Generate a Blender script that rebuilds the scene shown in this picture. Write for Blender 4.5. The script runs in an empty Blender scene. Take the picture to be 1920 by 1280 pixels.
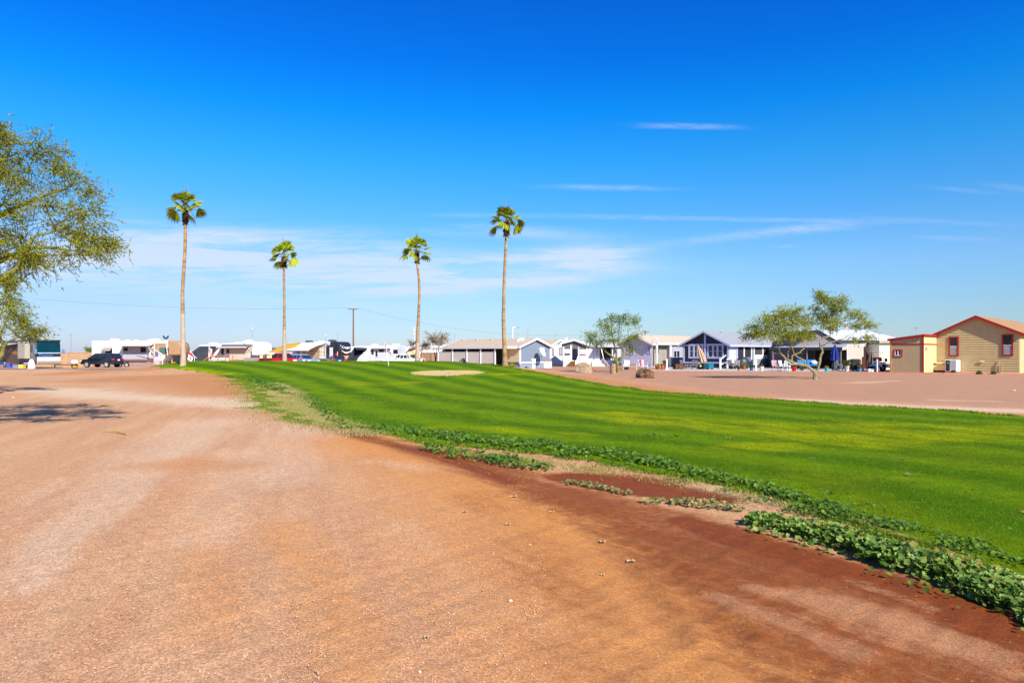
import bpy, bmesh, math, random
import numpy as np
from mathutils import Vector, Matrix
R = math.radians
random.seed(7)
rng = np.random.default_rng(7)
SC = bpy.context.scene
COL = SC.collection

# ------------------------------------------------------------------ camera
CZ = 1.7            # eye height above the near ground
FPX, HY = 1280.0, 661.0   # focal length and horizon row, in photo pixels (1920 wide)
cam_d = bpy.data.cameras.new('camera')
cam = bpy.data.objects.new('camera', cam_d)
COL.objects.link(cam)
cam.location = (0, 0, CZ)
cam.rotation_euler = (R(90), 0, 0)
cam_d.sensor_width = 36
cam_d.lens = 24
cam_d.shift_y = 21.0 / 1920.0
cam_d.clip_start = 0.05
cam_d.clip_end = 20000
SC.camera = cam

# ------------------------------------------------------------------ sun, sky, exposure
SUN_EL, SUN_AZ = 35.0, 151.0          # azimuth clockwise from +Y (the view direction)
EXPOSURE = 0.85
SKY_STRENGTH = 0.12
sd = Vector((math.sin(R(SUN_AZ)) * math.cos(R(SUN_EL)), math.cos(R(SUN_AZ)) * math.cos(R(SUN_EL)), math.sin(R(SUN_EL))))
sl = bpy.data.lights.new('sun', 'SUN')
sl.energy = 4.4
sl.angle = R(0.5)
sl.color = (1.0, 0.955, 0.88)
so = bpy.data.objects.new('sun', sl)
COL.objects.link(so)
so.rotation_euler = sd.to_track_quat('Z', 'Y').to_euler()
so.location = (20, -30, 40)
SC.view_settings.view_transform = 'Standard'
SC.view_settings.look = 'None'
SC.view_settings.exposure = EXPOSURE
SC.view_settings.gamma = 1

W = bpy.data.worlds.new('World')
SC.world = W
W.use_nodes = True
nt = W.node_tree
nt.nodes.clear()

class NT:
    """tiny helper to write node trees"""
    def __init__(s, tree): s.t = tree
    def n(s, typ, **kw):
        o = s.t.nodes.new(typ)
        for k, v in kw.items():
            if k[0] == 'i' and k[1:].isdigit(): s.put(o.inputs[int(k[1:])], v)
            else: setattr(o, k, v)
        return o
    def put(s, sock, v):
        if hasattr(v, 'is_output') or isinstance(v, bpy.types.NodeSocket): s.t.links.new(v, sock)
        else: sock.default_value = v
    def m(s, op, a, b=0.0, c=None, clamp=False):
        o = s.t.nodes.new('ShaderNodeMath'); o.operation = op; o.use_clamp = clamp
        s.put(o.inputs[0], a); s.put(o.inputs[1], b)
        if c is not None: s.put(o.inputs[2], c)
        return o.outputs[0]
    def mix(s, f, a, b, mode='MIX'):
        o = s.t.nodes.new('ShaderNodeMix'); o.data_type = 'RGBA'; o.blend_type = mode
        s.put(o.inputs[0], f); s.put(o.inputs[6], a); s.put(o.inputs[7], b)
        return o.outputs[2]
    def ss(s, x, lo, hi, to0=0.0, to1=1.0):
        o = s.t.nodes.new('ShaderNodeMapRange'); o.interpolation_type = 'SMOOTHSTEP'
        s.put(o.inputs[0], x); s.put(o.inputs[1], lo); s.put(o.inputs[2], hi); s.put(o.inputs[3], to0); s.put(o.inputs[4], to1)
        return o.outputs[0]
    def noise(s, vec, scale, detail=3.0, rough=0.55, dist=0.0):
        o = s.t.nodes.new('ShaderNodeTexNoise')
        if vec is not None: s.t.links.new(vec, o.inputs['Vector'])
        o.inputs['Scale'].default_value = scale; o.inputs['Detail'].default_value = detail
        o.inputs['Roughness'].default_value = rough; o.inputs['Distortion'].default_value = dist
        return o.outputs[0]
    def mapping(s, vec, loc=(0, 0, 0), rot=(0, 0, 0), sc=(1, 1, 1)):
        o = s.t.nodes.new('ShaderNodeMapping')
        s.t.links.new(vec, o.inputs[0]); o.inputs[1].default_value = loc; o.inputs[2].default_value = rot; o.inputs[3].default_value = sc
        return o.outputs[0]
    def ramp(s, f, stops):
        o = s.t.nodes.new('ShaderNodeValToRGB'); e = o.color_ramp.elements
        while len(e) < len(stops): e.new(0.5)
        for k, (p, c) in enumerate(stops):
            e[k].position = p; e[k].color = (*c, 1) if len(c) == 3 else c
        s.put(o.inputs[0], f)
        return o.outputs[0]

def C(r, g, b, k=1.0):
    """sRGB 0..255 to linear, times k"""
    f = lambda u: ((u / 255 + 0.055) / 1.055) ** 2.4 if u > 10.3 else u / 255 / 12.92
    return (f(r) * k, f(g) * k, f(b) * k, 1.0)

w = NT(nt)
sky = w.n('ShaderNodeTexSky')
sky.sky_type = 'NISHITA'; sky.sun_disc = False
sky.sun_elevation = R(SUN_EL); sky.sun_rotation = R(SUN_AZ)
sky.altitude = 400; sky.air_density = 1.0; sky.dust_density = 0.35; sky.ozone_density = 2.2
tc = w.n('ShaderNodeTexCoord')
sep = w.n('ShaderNodeSeparateXYZ', i0=tc.outputs['Generated'])
dx, dy, dz = sep.outputs
# deep desert blue overhead, pale towards the horizon
tint = w.ramp(w.m('MAXIMUM', dz, 0.0), [(0.0, (0.35, 0.43, 0.62)), (0.022, (0.35, 0.44, 0.61)), (0.046, (0.347, 0.451, 0.592)), (0.121, (0.349, 0.532, 0.72)), (0.193, (0.203, 0.537, 0.795)), (0.263, (0.082, 0.55, 0.878)), (0.329, (0.016, 0.496, 0.985)), (0.39, (0.010, 0.388, 1.0)), (0.50, (0.012, 0.30, 0.93)), (0.8, (0.05, 0.30, 0.75))])
sky_c = w.mix(1.0, sky.outputs[0], tint, 'MULTIPLY')
# thin high clouds, laid out by direction (they lie at infinity): u = tan(azimuth), v = tan(elevation)
ydir = w.m('MAXIMUM', w.m('ABSOLUTE', dy), 0.05)
front = w.ss(dy, 0.05, 0.25)
u_ = w.m('DIVIDE', dx, ydir); v_ = w.m('DIVIDE', dz, ydir)
lowl = w.m('MULTIPLY', w.ss(u_, 0.15, -0.60), w.ss(dz, 0.26, 0.02))
sky_c = w.mix(lowl, sky_c, w.mix(1.0, sky_c, (0.90, 0.84, 0.93, 1), 'MULTIPLY'))
uv = w.n('ShaderNodeCombineXYZ', i0=u_, i1=v_, i2=0.0).outputs[0]
nz1 = w.noise(w.mapping(uv, sc=(4, 46, 1)), 1.0, 8, 0.68, 0.5)
nz2 = w.noise(w.mapping(uv, sc=(22, 130, 1)), 1.0, 5, 0.65, 0.6)
nz3 = w.noise(w.mapping(uv, loc=(3.1, 1.7, 0), sc=(2.2, 11, 1)), 1.0, 3, 0.5, 0.2)
def ell(px, py, ax, ay, rot=0.0, amp=1.0, p=1.0):
    """soft elliptic cloud patch centred on a direction"""
    cu, cv = (px - 960) / FPX, (HY - py) / FPX
    du = w.m('SUBTRACT', u_, cu); dv = w.m('SUBTRACT', v_, cv)
    c, s = math.cos(R(rot)), math.sin(R(rot))
    a = w.m('ADD', w.m('MULTIPLY', du, c), w.m('MULTIPLY', dv, s))
    b = w.m('SUBTRACT', w.m('MULTIPLY', dv, c), w.m('MULTIPLY', du, s))
    q = w.m('ADD', w.m('POWER', w.m('ABSOLUTE', w.m('DIVIDE', a, ax / FPX)), 2 * p), w.m('POWER', w.m('ABSOLUTE', w.m('DIVIDE', b, ay / FPX)), 2 * p))
    return w.m('MULTIPLY', w.m('EXPONENT', w.m('MULTIPLY', q, -1.0)), amp)
def addall(xs):
    r = xs[0]
    for x in xs[1:]: r = w.m('ADD', r, x)
    return r
veil = addall([ell(960, 508, 235, 36, 4, 0.95, 1.9), ell(450, 462, 300, 34, -1, 0.75, 1.7), ell(330, 500, 420, 44, 0, 0.65, 1.7), ell(680, 530, 330, 26, 2, 0.55),
               ell(1090, 480, 100, 18, 4, 0.5), ell(900, 432, 90, 10, 0, 0.5), ell(1020, 440, 130, 12, -3, 0.3), ell(560, 585, 600, 26, 0, 0.30), ell(150, 470, 260, 70, 0, 0.35)])
veil_n = w.m('MULTIPLY', veil, w.m('ADD', w.ss(nz1, 0.34, 0.64, 0.12, 1.2), w.ss(nz2, 0.40, 0.75, 0.0, 0.30)))
streaks = addall([ell(1290, 237, 85, 5, -1, 0.5, 1.4), ell(1140, 352, 110, 5, -1, 0.42, 1.3), ell(1320, 410, 360, 4.5, -1, 0.36, 1.6), ell(1400, 440, 170, 8, 6.5, 0.5), ell(1530, 428, 70, 8, 3, 0.5),
                  ell(1790, 447, 75, 4, -2, 0.3, 1.3), ell(1810, 357, 60, 4, -5, 0.26), ell(1890, 351, 45, 6, -5, 0.26), ell(1760, 415, 130, 4, -3, 0.22), ell(1470, 462, 22, 3, 0, 0.3), ell(880, 404, 90, 5, 0, 0.2), ell(1100, 545, 170, 5, 0, 0.2)])
streaks_n = w.m('MULTIPLY', streaks, w.ss(nz2, 0.25, 0.7, 0.15, 0.85))
back = w.m('MULTIPLY', w.ss(nz3, 0.5, 0.72), w.m('SUBTRACT', 1.0, front))
cl = w.m('ADD', w.m('MULTIPLY', w.m('ADD', veil_n, streaks_n), front), w.m('MULTIPLY', back, 0.25))
cl = w.m('MINIMUM', w.m('MULTIPLY', cl, 0.86), 0.85)
sky_f = w.mix(cl, sky_c, (3.2, 3.75, 4.7, 1))
bg = w.n('ShaderNodeBackground', i0=sky_f, i1=SKY_STRENGTH)
wo = w.n('ShaderNodeOutputWorld')
nt.links.new(bg.outputs[0], wo.inputs[0])

# ------------------------------------------------------------------ materials
MATS = {}
def mat(name, col, rough=0.7, metal=0.0, var=0.12, vscale=3.0, spec=0.3, bump=0.0, bscale=40.0, groove=None, trans=0.0, coat=0.0):
    """plain surface with weathering noise; groove=(axis, pitch, depth) cuts real-looking board joints"""
    if name in MATS: return MATS[name]
    m = bpy.data.materials.new(name); m.use_nodes = True
    t = m.node_tree; b = t.nodes['Principled BSDF']; q = NT(t)
    co = q.n('ShaderNodeTexCoord').outputs['Object']
    n1 = q.noise(co, vscale, 4, 0.6)
    n2 = q.noise(co, vscale * 9, 3, 0.6)
    f = q.m('ADD', q.m('MULTIPLY', n1, 0.65), q.m('MULTIPLY', n2, 0.35))
    c = Vector(col[:3])
    lo = (*(c * (1 - var * 1.3)), 1); hi = (*(c * (1 + var)), 1)
    cc = q.mix(q.ss(f, 0.3, 0.7), lo, hi)
    h = None
    if groove:
        ax, pitch, depth = groove
        s = q.n('ShaderNodeSeparateXYZ', i0=co).outputs['XYZ'.index(ax)]
        fr = q.m('FRACT', q.m('DIVIDE', s, pitch))
        g = q.ss(q.m('ABSOLUTE', q.m('SUBTRACT', fr, 0.5)), 0.40, 0.49)
        cc = q.mix(q.m('MULTIPLY', g, depth), cc, (*(c * 0.25), 1))
        h = q.m('SUBTRACT', 1.0, g)
    t.links.new(cc, b.inputs['Base Color'])
    rr = q.m('ADD', rough - 0.08, q.m('MULTIPLY', n2, 0.16), clamp=True)
    t.links.new(rr, b.inputs['Roughness'])
    b.inputs['Metallic'].default_value = metal
    b.inputs['Specular IOR Level'].default_value = spec
    b.inputs['Coat Weight'].default_value = coat
    b.inputs['Coat Roughness'].default_value = 0.08
    if bump or h is not None:
        bp = q.n('ShaderNodeBump'); bp.inputs['Strength'].default_value = max(bump, 0.35 if h is not None else 0); bp.inputs['Distance'].default_value = 0.02
        hh = q.noise(co, bscale, 4, 0.65)
        if h is not None: hh = q.m('ADD', q.m('MULTIPLY', hh, 0.3), h)
        q.put(bp.inputs['Height'], hh)
        t.links.new(bp.outputs[0], b.inputs['Normal'])
    if trans:
        tb = q.n('ShaderNodeBsdfTranslucent'); t.links.new(cc, tb.inputs[0])
        mx = q.n('ShaderNodeMixShader', i0=trans); t.links.new(b.outputs[0], mx.inputs[1]); t.links.new(tb.outputs[0], mx.inputs[2])
        t.links.new(mx.outputs[0], t.nodes['Material Output'].inputs[0])
    MATS[name] = m
    return m

def leafmat(name, a, b_, rough=0.55, trans=0.3):
    if name in MATS: return MATS[name]
    m = bpy.data.materials.new(name); m.use_nodes = True
    t = m.node_tree; b = t.nodes['Principled BSDF']; q = NT(t)
    ge = q.n('ShaderNodeNewGeometry')
    pos = q.n('ShaderNodeTexCoord').outputs['Object']
    r = q.m('ADD', q.m('MULTIPLY', ge.outputs['Random Per Island'], 0.6), q.m('MULTIPLY', q.noise(pos, 1.7, 2), 0.6))
    cc = q.mix(q.ss(r, 0.2, 0.95), a, b_)
    t.links.new(cc, b.inputs['Base Color']); b.inputs['Roughness'].default_value = rough
    b.inputs['Specular IOR Level'].default_value = 0.3
    tb = q.n('ShaderNodeBsdfTranslucent'); t.links.new(cc, tb.inputs[0])
    mx = q.n('ShaderNodeMixShader', i0=trans); t.links.new(b.outputs[0], mx.inputs[1]); t.links.new(tb.outputs[0], mx.inputs[2])
    t.links.new(mx.outputs[0], t.nodes['Material Output'].inputs[0])
    MATS[name] = m
    return m

# ------------------------------------------------------------------ mesh builder
class MB:
    def __init__(s): s.v = []; s.f = []; s.mi = []; s.T = None
    def add(s, vs, fs, mi=0):
        k = len(s.v)
        for p in vs:
            p = Vector(p)
            s.v.append(tuple(s.T @ p) if s.T is not None else tuple(p))
        for f in fs: s.f.append(tuple(i + k for i in f)); s.mi.append(mi)
        return s
    def box(s, x0, x1, y0, y1, z0, z1, mi=0):
        x0, x1 = sorted((x0, x1)); y0, y1 = sorted((y0, y1)); z0, z1 = sorted((z0, z1))
        return s.add([(x0, y0, z0), (x1, y0, z0), (x1, y1, z0), (x0, y1, z0), (x0, y0, z1), (x1, y0, z1), (x1, y1, z1), (x0, y1, z1)],
                     [(0, 3, 2, 1), (4, 5, 6, 7), (0, 1, 5, 4), (1, 2, 6, 5), (2, 3, 7, 6), (3, 0, 4, 7)], mi)
    def prism(s, poly, ax, a, b, mi=0):
        n = len(poly)
        def p3(p, t): return {'y': (p[0], t, p[1]), 'x': (t, p[0], p[1]), 'z': (p[0], p[1], t)}[ax]
        vs = [p3(p, a) for p in poly] + [p3(p, b) for p in poly]
        fs = [tuple(range(n - 1, -1, -1)), tuple(range(n, 2 * n))] + [(i, (i + 1) % n, n + (i + 1) % n, n + i) for i in range(n)]
        return s.add(vs, fs, mi)
    def loft(s, rings, mi=0, cap=True, closed=True):
        n = len(rings[0]); vs = [p for r in rings for p in r]; fs = []
        for k in range(len(rings) - 1):
            for i in range(n if closed else n - 1):
                j = (i + 1) % n
                fs.append((k * n + i, k * n + j, (k + 1) * n + j, (k + 1) * n + i))
        if cap: fs.append(tuple(range(n - 1, -1, -1))); fs.append(tuple(range((len(rings) - 1) * n, len(rings) * n)))
        return s.add(vs, fs, mi)
    def tube(s, pts, rad, n=6, mi=0, cap=True):
        pts = [Vector(p) for p in pts]
        if not hasattr(rad, '__len__'): rad = [rad] * len(pts)
        rings = []; up = None
        for i, p in enumerate(pts):
            d = (pts[min(i + 1, len(pts) - 1)] - pts[max(i - 1, 0)])
            if d.length < 1e-9: d = Vector((0, 0, 1))
            d.normalize()
            if up is None: up = Vector((0, 0, 1)) if abs(d.z) < 0.9 else Vector((1, 0, 0))
            a = d.cross(up)
            if a.length < 1e-6: a = d.cross(Vector((0, 1, 0.3)))
            a.normalize(); b = d.cross(a); up = -b if False else up
            rings.append([p + (a * math.cos(2 * math.pi * k / n) + b * math.sin(2 * math.pi * k / n)) * rad[i] for k in range(n)])
        return s.loft(rings, mi, cap)
    def lathe(s, prof, c=(0, 0), n=14, mi=0):
        return s.loft([[(c[0] + r * math.cos(2 * math.pi * k / n), c[1] + r * math.sin(2 * math.pi * k / n), z) for k in range(n)] for r, z in prof], mi)
    def ball(s, c, r, n=10, m=7, mi=0, jit=0.0, seed=0):
        rd = random.Random(seed); rings = []
        if not hasattr(r, '__len__'): r = (r, r, r)
        for j in range(1, m):
            th = math.pi * j / m; row = []
            for k in range(n):
                ph = 2 * math.pi * k / n; q = 1 + rd.uniform(-jit, jit)
                row.append((c[0] + r[0] * q * math.sin(th) * math.cos(ph), c[1] + r[1] * q * math.sin(th) * math.sin(ph), c[2] + r[2] * q * math.cos(th)))
            rings.append(row)
        s.loft(rings, mi, cap=True)
        return s
    def disc(s, c, r, axis='y', n=14, th=0.02, mi=0):
        pts = [(math.cos(2 * math.pi * k / n) * r, math.sin(2 * math.pi * k / n) * r) for k in range(n)]
        if axis == 'y': return s.prism([(c[0] + a, c[2] + b) for a, b in pts], 'y', c[1] - th / 2, c[1] + th / 2, mi)
        if axis == 'x': return s.prism([(c[1] + a, c[2] + b) for a, b in pts], 'x', c[0] - th / 2, c[0] + th / 2, mi)
        return s.prism([(c[0] + a, c[1] + b) for a, b in pts], 'z', c[2] - th / 2, c[2] + th / 2, mi)
    def build(s, name, mats, parent=None, smooth=False, bevel=0.0, seg=1):
        me = bpy.data.meshes.new(name)
        me.from_pydata(s.v, [], s.f)
        if not isinstance(mats, (list, tuple)): mats = [mats]
        for m in mats: me.materials.append(m)
        if len(mats) > 1: me.polygons.foreach_set('material_index', s.mi)
        bm = bmesh.new(); bm.from_mesh(me); bmesh.ops.recalc_face_normals(bm, faces=bm.faces); bm.to_mesh(me); bm.free()
        if smooth:
            me.polygons.foreach_set('use_smooth', [True] * len(me.polygons))
            me.set_sharp_from_angle(angle=R(40))
        o = bpy.data.objects.new(name, me); COL.objects.link(o)
        if parent is not None: o.parent = parent
        if bevel:
            b = o.modifiers.new('bevel', 'BEVEL'); b.width = bevel; b.segments = seg; b.limit_method = 'ANGLE'; b.angle_limit = R(35)
        return o

def tag(o, label, cat, group=None, kind=None):
    o['label'] = label; o['category'] = cat
    if group: o['group'] = group
    if kind: o['kind'] = kind
    return o
def thing(name, label, cat, loc=(0, 0, 0), rz=0.0, group=None, kind=None):
    o = bpy.data.objects.new(name, None); COL.objects.link(o)
    o.empty_display_size = 0.2
    o.location = loc; o.rotation_euler = (0, 0, rz)
    return tag(o, label, cat, group, kind)
def copy_thing(root, loc, rz, label, group=None):
    r = root.copy(); COL.objects.link(r); r.location = loc; r.rotation_euler = (0, 0, rz); r['label'] = label
    if group: r['group'] = group
    for ch in list(root.children):
        c = ch.copy(); COL.objects.link(c); c.parent = r
        for g in list(ch.children):
            d = g.copy(); COL.objects.link(d); d.parent = c
    return r
def arr_mesh(name, V, F, mats, parent=None, mi=None, smooth=False):
    """numpy arrays to one mesh object; F is (k,3) or (k,4)"""
    V = np.asarray(V, dtype=np.float32); F = np.asarray(F, dtype=np.int32)
    k, n = F.shape
    me = bpy.data.meshes.new(name)
    me.vertices.add(len(V)); me.vertices.foreach_set('co', V.ravel())
    me.loops.add(k * n); me.loops.foreach_set('vertex_index', F.ravel())
    me.polygons.add(k); me.polygons.foreach_set('loop_start', np.arange(0, k * n, n, dtype=np.int32))
    try: me.polygons.foreach_set('loop_total', np.full(k, n, dtype=np.int32))
    except Exception: pass
    for m in (mats if isinstance(mats, (list, tuple)) else [mats]): me.materials.append(m)
    if mi is not None: me.polygons.foreach_set('material_index', np.asarray(mi, dtype=np.int32))
    if smooth: me.polygons.foreach_set('use_smooth', np.ones(k, dtype=bool))
    me.update(calc_edges=True); me.validate()
    o = bpy.data.objects.new(name, me); COL.objects.link(o)
    if parent is not None: o.parent = parent
    return o

# ------------------------------------------------------------------ terrain
def sstep(t):
    t = np.clip(t, 0, 1); return t * t * (3 - 2 * t)
_Y = np.arange(-50, 200, 0.25)
_m = np.interp(_Y, [0, 24, 36, 47, 59, 66, 70, 73.5, 84], [0, 0, .10, .30, .56, .80, .90, .90, 0])
_k = np.hanning(17); _k /= _k.sum()
_m = np.convolve(np.pad(_m, 8, mode='edge'), _k, 'valid')
XL_T = ([-40, 0, 3, 4.3, 5.07, 6, 7.04, 8.57, 9.7, 11.5, 12.7, 14.8, 16.2, 20, 30, 37, 50, 60, 70, 74, 78, 82], [8, 5.2, 4.4, 4.0, 3.75, 3.6, 3.3, 2.9, 2.2, 0.4, -1.1, -3.1, -4.6, -6.95, -11.0, -14.2, -21.9, -29, -37.2, -37.5, -34, -30])
XR_T = ([-40, 0, 10, 17.8, 24, 27.8, 32.5, 37.6, 46.7, 57, 62, 70, 74, 78, 82], [55, 26, 19.2, 13.4, 9.2, 6.1, 4.6, 3.6, 1.7, -0.7, -2.2, -6.4, -9, -13, -18])
def XL(Y): return np.interp(Y, *XL_T)
def XR(Y): return np.interp(Y, *XR_T)
def hgt(X, Y):
    X = np.asarray(X, float); Y = np.asarray(Y, float)
    m = np.interp(Y, _Y, _m)
    wl = sstep((X - (XL(Y) - 4)) / 9.0)
    wr = 1 - sstep((X - (XR(Y) - 1)) / 8.5)
    z = m * wl * wr
    left = 1 - sstep((X + 8) / 14)
    z = z - (0.16 * sstep((Y - 55) / 28) + 0.42 * sstep((Y - 88) / 16)) * left
    # low dirt bank that ends the gravel road on the far left
    z = z + 0.22 * np.exp(-((Y - 62 - 0.35 * (X + 42)) / 3.0) ** 2) * sstep((X + 60) / 10) * (1 - sstep((X + 42) / 10))
    und = 0.018 * np.sin(X * 0.9 + 1.3 * np.sin(Y * 0.31)) * np.sin(Y * 0.55 + 0.4) + 0.010 * np.sin(X * 2.3 + Y * 0.7) * np.sin(Y * 1.9 - X)
    und = und * (1 - sstep((X - XR(Y) - 5) / 6) * sstep((Y - 42) / 10))
    return z + und * (1 - sstep((np.hypot(X, Y) - 60) / 60))
def hz(x, y): return float(hgt(x, y))
_yy = np.concatenate([np.arange(1.5, 40, 0.02), np.arange(40, 160, 0.05)])
def G(px, py):
    """ground point that the photo shows at a pixel (ray against the terrain)"""
    x = (px - 960) / FPX * _yy; zr = CZ - (py - HY) / FPX * _yy
    i = np.argmax(zr <= hgt(x, _yy))
    return Vector((x[i], _yy[i], hz(x[i], _yy[i])))
def X_(px, d): return (px - 960) / FPX * d
def Z_(py, d): return CZ + (HY - py) / FPX * d
def P3(px, py, d): return Vector((X_(px, d), d, Z_(py, d)))
def on(px, d, dz=0.0):
    x = X_(px, d); return Vector((x, d, hz(x, d) + dz))
def reach(p, d, px):
    """how far from p along direction d until the point falls on photo column px"""
    k = (px - 960) / FPX
    return (k * p[1] - p[0]) / (d[0] - k * d[1])
# ------------------------------------------------------------------ ground
def polydist(X, Y, pts, wid):
    """0..1 closeness to a polyline whose half-width varies (world metres)"""
    best = np.full(X.shape, 1e9)
    for (a, b, wa, wb) in zip(pts[:-1], pts[1:], wid[:-1], wid[1:]):
        ax, ay, bx, by = a[0], a[1], b[0], b[1]
        L2 = (bx - ax) ** 2 + (by - ay) ** 2 + 1e-9
        t = np.clip(((X - ax) * (bx - ax) + (Y - ay) * (by - ay)) / L2, 0, 1)
        d = np.hypot(X - ax - t * (bx - ax), Y - ay - t * (by - ay)) / (wa + t * (wb - wa))
        best = np.minimum(best, d)
    return best
def pxline(l): return [G(px, py) for px, py in l]
def band(X, Y, l, wid, soft=0.5):
    d = polydist(X, Y, pxline(l), wid)
    return 1 - sstep((d - (1 - soft)) / (2 * soft))

ang = np.concatenate([np.linspace(-180, -60, 40, endpoint=False), np.linspace(-60, -44, 32, endpoint=False), np.linspace(-44, 44, 560, endpoint=False), np.linspace(44, 60, 32, endpoint=False), np.linspace(60, 180, 40, endpoint=False)])
rad = np.concatenate([np.linspace(0.4, 2.4, 8, endpoint=False), np.geomspace(2.4, 140, 330, endpoint=False), np.geomspace(140, 6000, 40)])
na, nr = len(ang), len(rad)
A, RR = np.meshgrid(np.radians(ang), rad)
GX, GY = RR * np.sin(A), RR * np.cos(A)
GZ = hgt(GX, GY)
def _rut(l, w, dep):
    global GZ
    pts = pxline(l); d_ = polydist(GX, GY, pts, [w] * len(pts)) * w
    GZ = GZ - dep * np.exp(-(d_ / w) ** 2) + dep * .7 * np.exp(-((d_ - 2.0 * w) / (w * .7)) ** 2)
_rut([(1040, 955), (1130, 990), (1240, 1060), (1330, 1140), (1430, 1280)], .10, .010)
_rut([(980, 925), (1120, 965), (1330, 1050), (1560, 1150), (1800, 1280)], .10, .010)
_rut([(880, 890), (960, 920), (1060, 975), (1180, 1075), (1260, 1200)], .09, .007)
_rut([(150, 1280), (330, 1000), (420, 880), (470, 800)], .12, .010)
_rut([(560, 1280), (580, 1000), (560, 860), (540, 790)], .12, .010)
_nz = sum(np.sin(GX * fx_ + p_) * np.sin(GY * fy_ + 2 * p_) for fx_, fy_, p_ in ((7.1, 5.3, .3), (11.7, 9.1, 1.1), (17.3, 14.9, 2.3), (23.9, 27.1, .7)))
GZ = GZ + .0035 * _nz * (1 - sstep((np.hypot(GX, GY) - 8) / 10))
V = np.stack([GX.ravel(), GY.ravel(), GZ.ravel()], 1)
idx = np.arange(nr * na).reshape(nr, na)
nx = np.roll(idx, -1, axis=1)
F = np.stack([idx[:-1].ravel(), nx[:-1].ravel(), nx[1:].ravel(), idx[1:].ravel()], 1)
x, y = GX.ravel(), GY.ravel()
att = {}
att['wet'] = np.maximum.reduce([
    0.74 * band(x, y, [(1850, 1330), (1500, 1120), (1250, 1000), (1010, 912), (840, 858), (690, 820), (590, 794)], [1.15, .95, .80, .58, .40, .30, .20], .85),
    band(x, y, [(1980, 1235), (1760, 1130), (1560, 1066), (1380, 1010), (1280, 975)], [.42, .38, .36, .34, .22], .6),
    0.62 * band(x, y, [(1330, 1090), (1200, 1030), (1080, 965), (980, 915)], [.25, .36, .42, .34], .95),
    0.9 * band(x, y, [(960, 905), (860, 868), (740, 834)], [.22, .22, .16], .7),
    1.0 * band(x, y, [(1070, 896), (1190, 912), (1340, 936)], [.42, .72, .30], .55),
    0.35 * band(x, y, [(1150, 1260), (1050, 1130), (980, 1010), (900, 930)], [.4, .4, .4, .4], .9)])
att['brown'] = np.maximum.reduce([
    band(x, y, [(1500, 1330), (1250, 1120), (1020, 960), (840, 875), (680, 826)], [1.35, 1.35, 1.3, 1.2, 1.0], .9),
    0.55 * band(x, y, [(700, 1330), (660, 1190), (600, 1080), (540, 990)], [.30, .26, .26, .22], .95),
    0.3 * band(x, y, [(420, 1180), (370, 1020), (380, 900), (360, 870)], [.2, .2, .4, .5], .95)])
att['orange'] = np.maximum.reduce([
    band(x, y, [(225, 712), (330, 706), (420, 718), (470, 735)], [3.2, 4.2, 3.6, 2.4], .6),
    band(x, y, [(100, 702), (180, 696), (250, 692), (300, 690)], [1.4, 1.8, 2.4, 3.0], .7),
    0.6 * band(x, y, [(260, 874), (360, 868), (450, 874)], [.35, .5, .35], .95),
    band(x, y, [(950, 690), (1060, 703), (1160, 722), (1280, 740), (1500, 752), (1920, 782)], [1.2, 1.5, 1.8, 1.8, 1.4, .9], .8),
    0.6 * band(x, y, [(960, 895), (1080, 890), (1180, 905)], [.4, .4, .4], .8)])
att['sand'] = np.maximum.reduce([
    band(x, y, [(110, 730), (190, 742), (300, 748), (400, 753), (500, 762)], [1.5, 1.3, 1.1, 1.5, 1.2], .8),
    band(x, y, [(1480, 748), (1620, 757), (1760, 764), (1920, 770)], [.55, .7, .8, .8], .8),
    0.8 * band(x, y, [(1250, 694), (1330, 694), (1400, 695)], [2.0, 2.4, 1.6], .8),
    0.6 * band(x, y, [(1600, 718), (1680, 714)], [.6, .4], .8), 0.6 * band(x, y, [(1760, 750), (1860, 752)], [.3, .3], .8),
    0.75 * band(x, y, [(1235, 905), (1310, 912), (1400, 925), (1460, 940)], [.22, .3, .3, .2], .8),
    0.3 * band(x, y, [(700, 865), (800, 878), (840, 884)], [.25, .3, .15], .9),
    0.4 * band(x, y, [(920, 855), (1060, 875), (1150, 880)], [.25, .3, .2], .8)])
att['gravel'] = np.maximum.reduce([
    band(x, y, [(1420, 1105), (1560, 1130), (1700, 1180), (1850, 1230)], [.12, .24, .28, .2], .9),
    0.8 * band(x, y, [(1330, 1115), (1480, 1170), (1600, 1225)], [.1, .2, .15], .9),
    0.7 * band(x, y, [(1600, 1090), (1740, 1140)], [.08, .09], .9)])
att['pale'] = np.maximum.reduce([
    0.9 * band(x, y, [(60, 1100), (110, 1010), (200, 930), (300, 850), (400, 790)], [.16, .22, .35, .6, .9], .9),
    0.8 * band(x, y, [(390, 1010), (410, 920), (440, 850)], [.25, .3, .5], .9),
    0.6 * band(x, y, [(550, 900), (560, 830), (560, 790)], [.5, .6, .8], .9),
    0.5 * band(x, y, [(30, 960), (110, 900)], [.12, .15], .9)])

att['yard'] = sstep((x - XR(y) - 1.5) / 4) * sstep((y - 14) / 10)
att['straw'] = np.maximum.reduce([0.7 * band(x, y, [(960, 858), (1080, 876), (1200, 887), (1330, 908), (1480, 950)], [.25, .25, .22, .28, .3], .8)])

mg = bpy.data.materials.new('desert_dirt'); mg.use_nodes = True
t = mg.node_tree; q = NT(t); b = t.nodes['Principled BSDF']
P = q.n('ShaderNodeNewGeometry').outputs['Position']
A_ = {k: q.n('ShaderNodeAttribute', attribute_name=k).outputs['Fac'] for k in att}
fine = q.noise(P, 150, 3, 0.75)
mid = q.noise(P, 9, 5, 0.7)
big = q.noise(P, 0.55, 5, 0.6)
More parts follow.
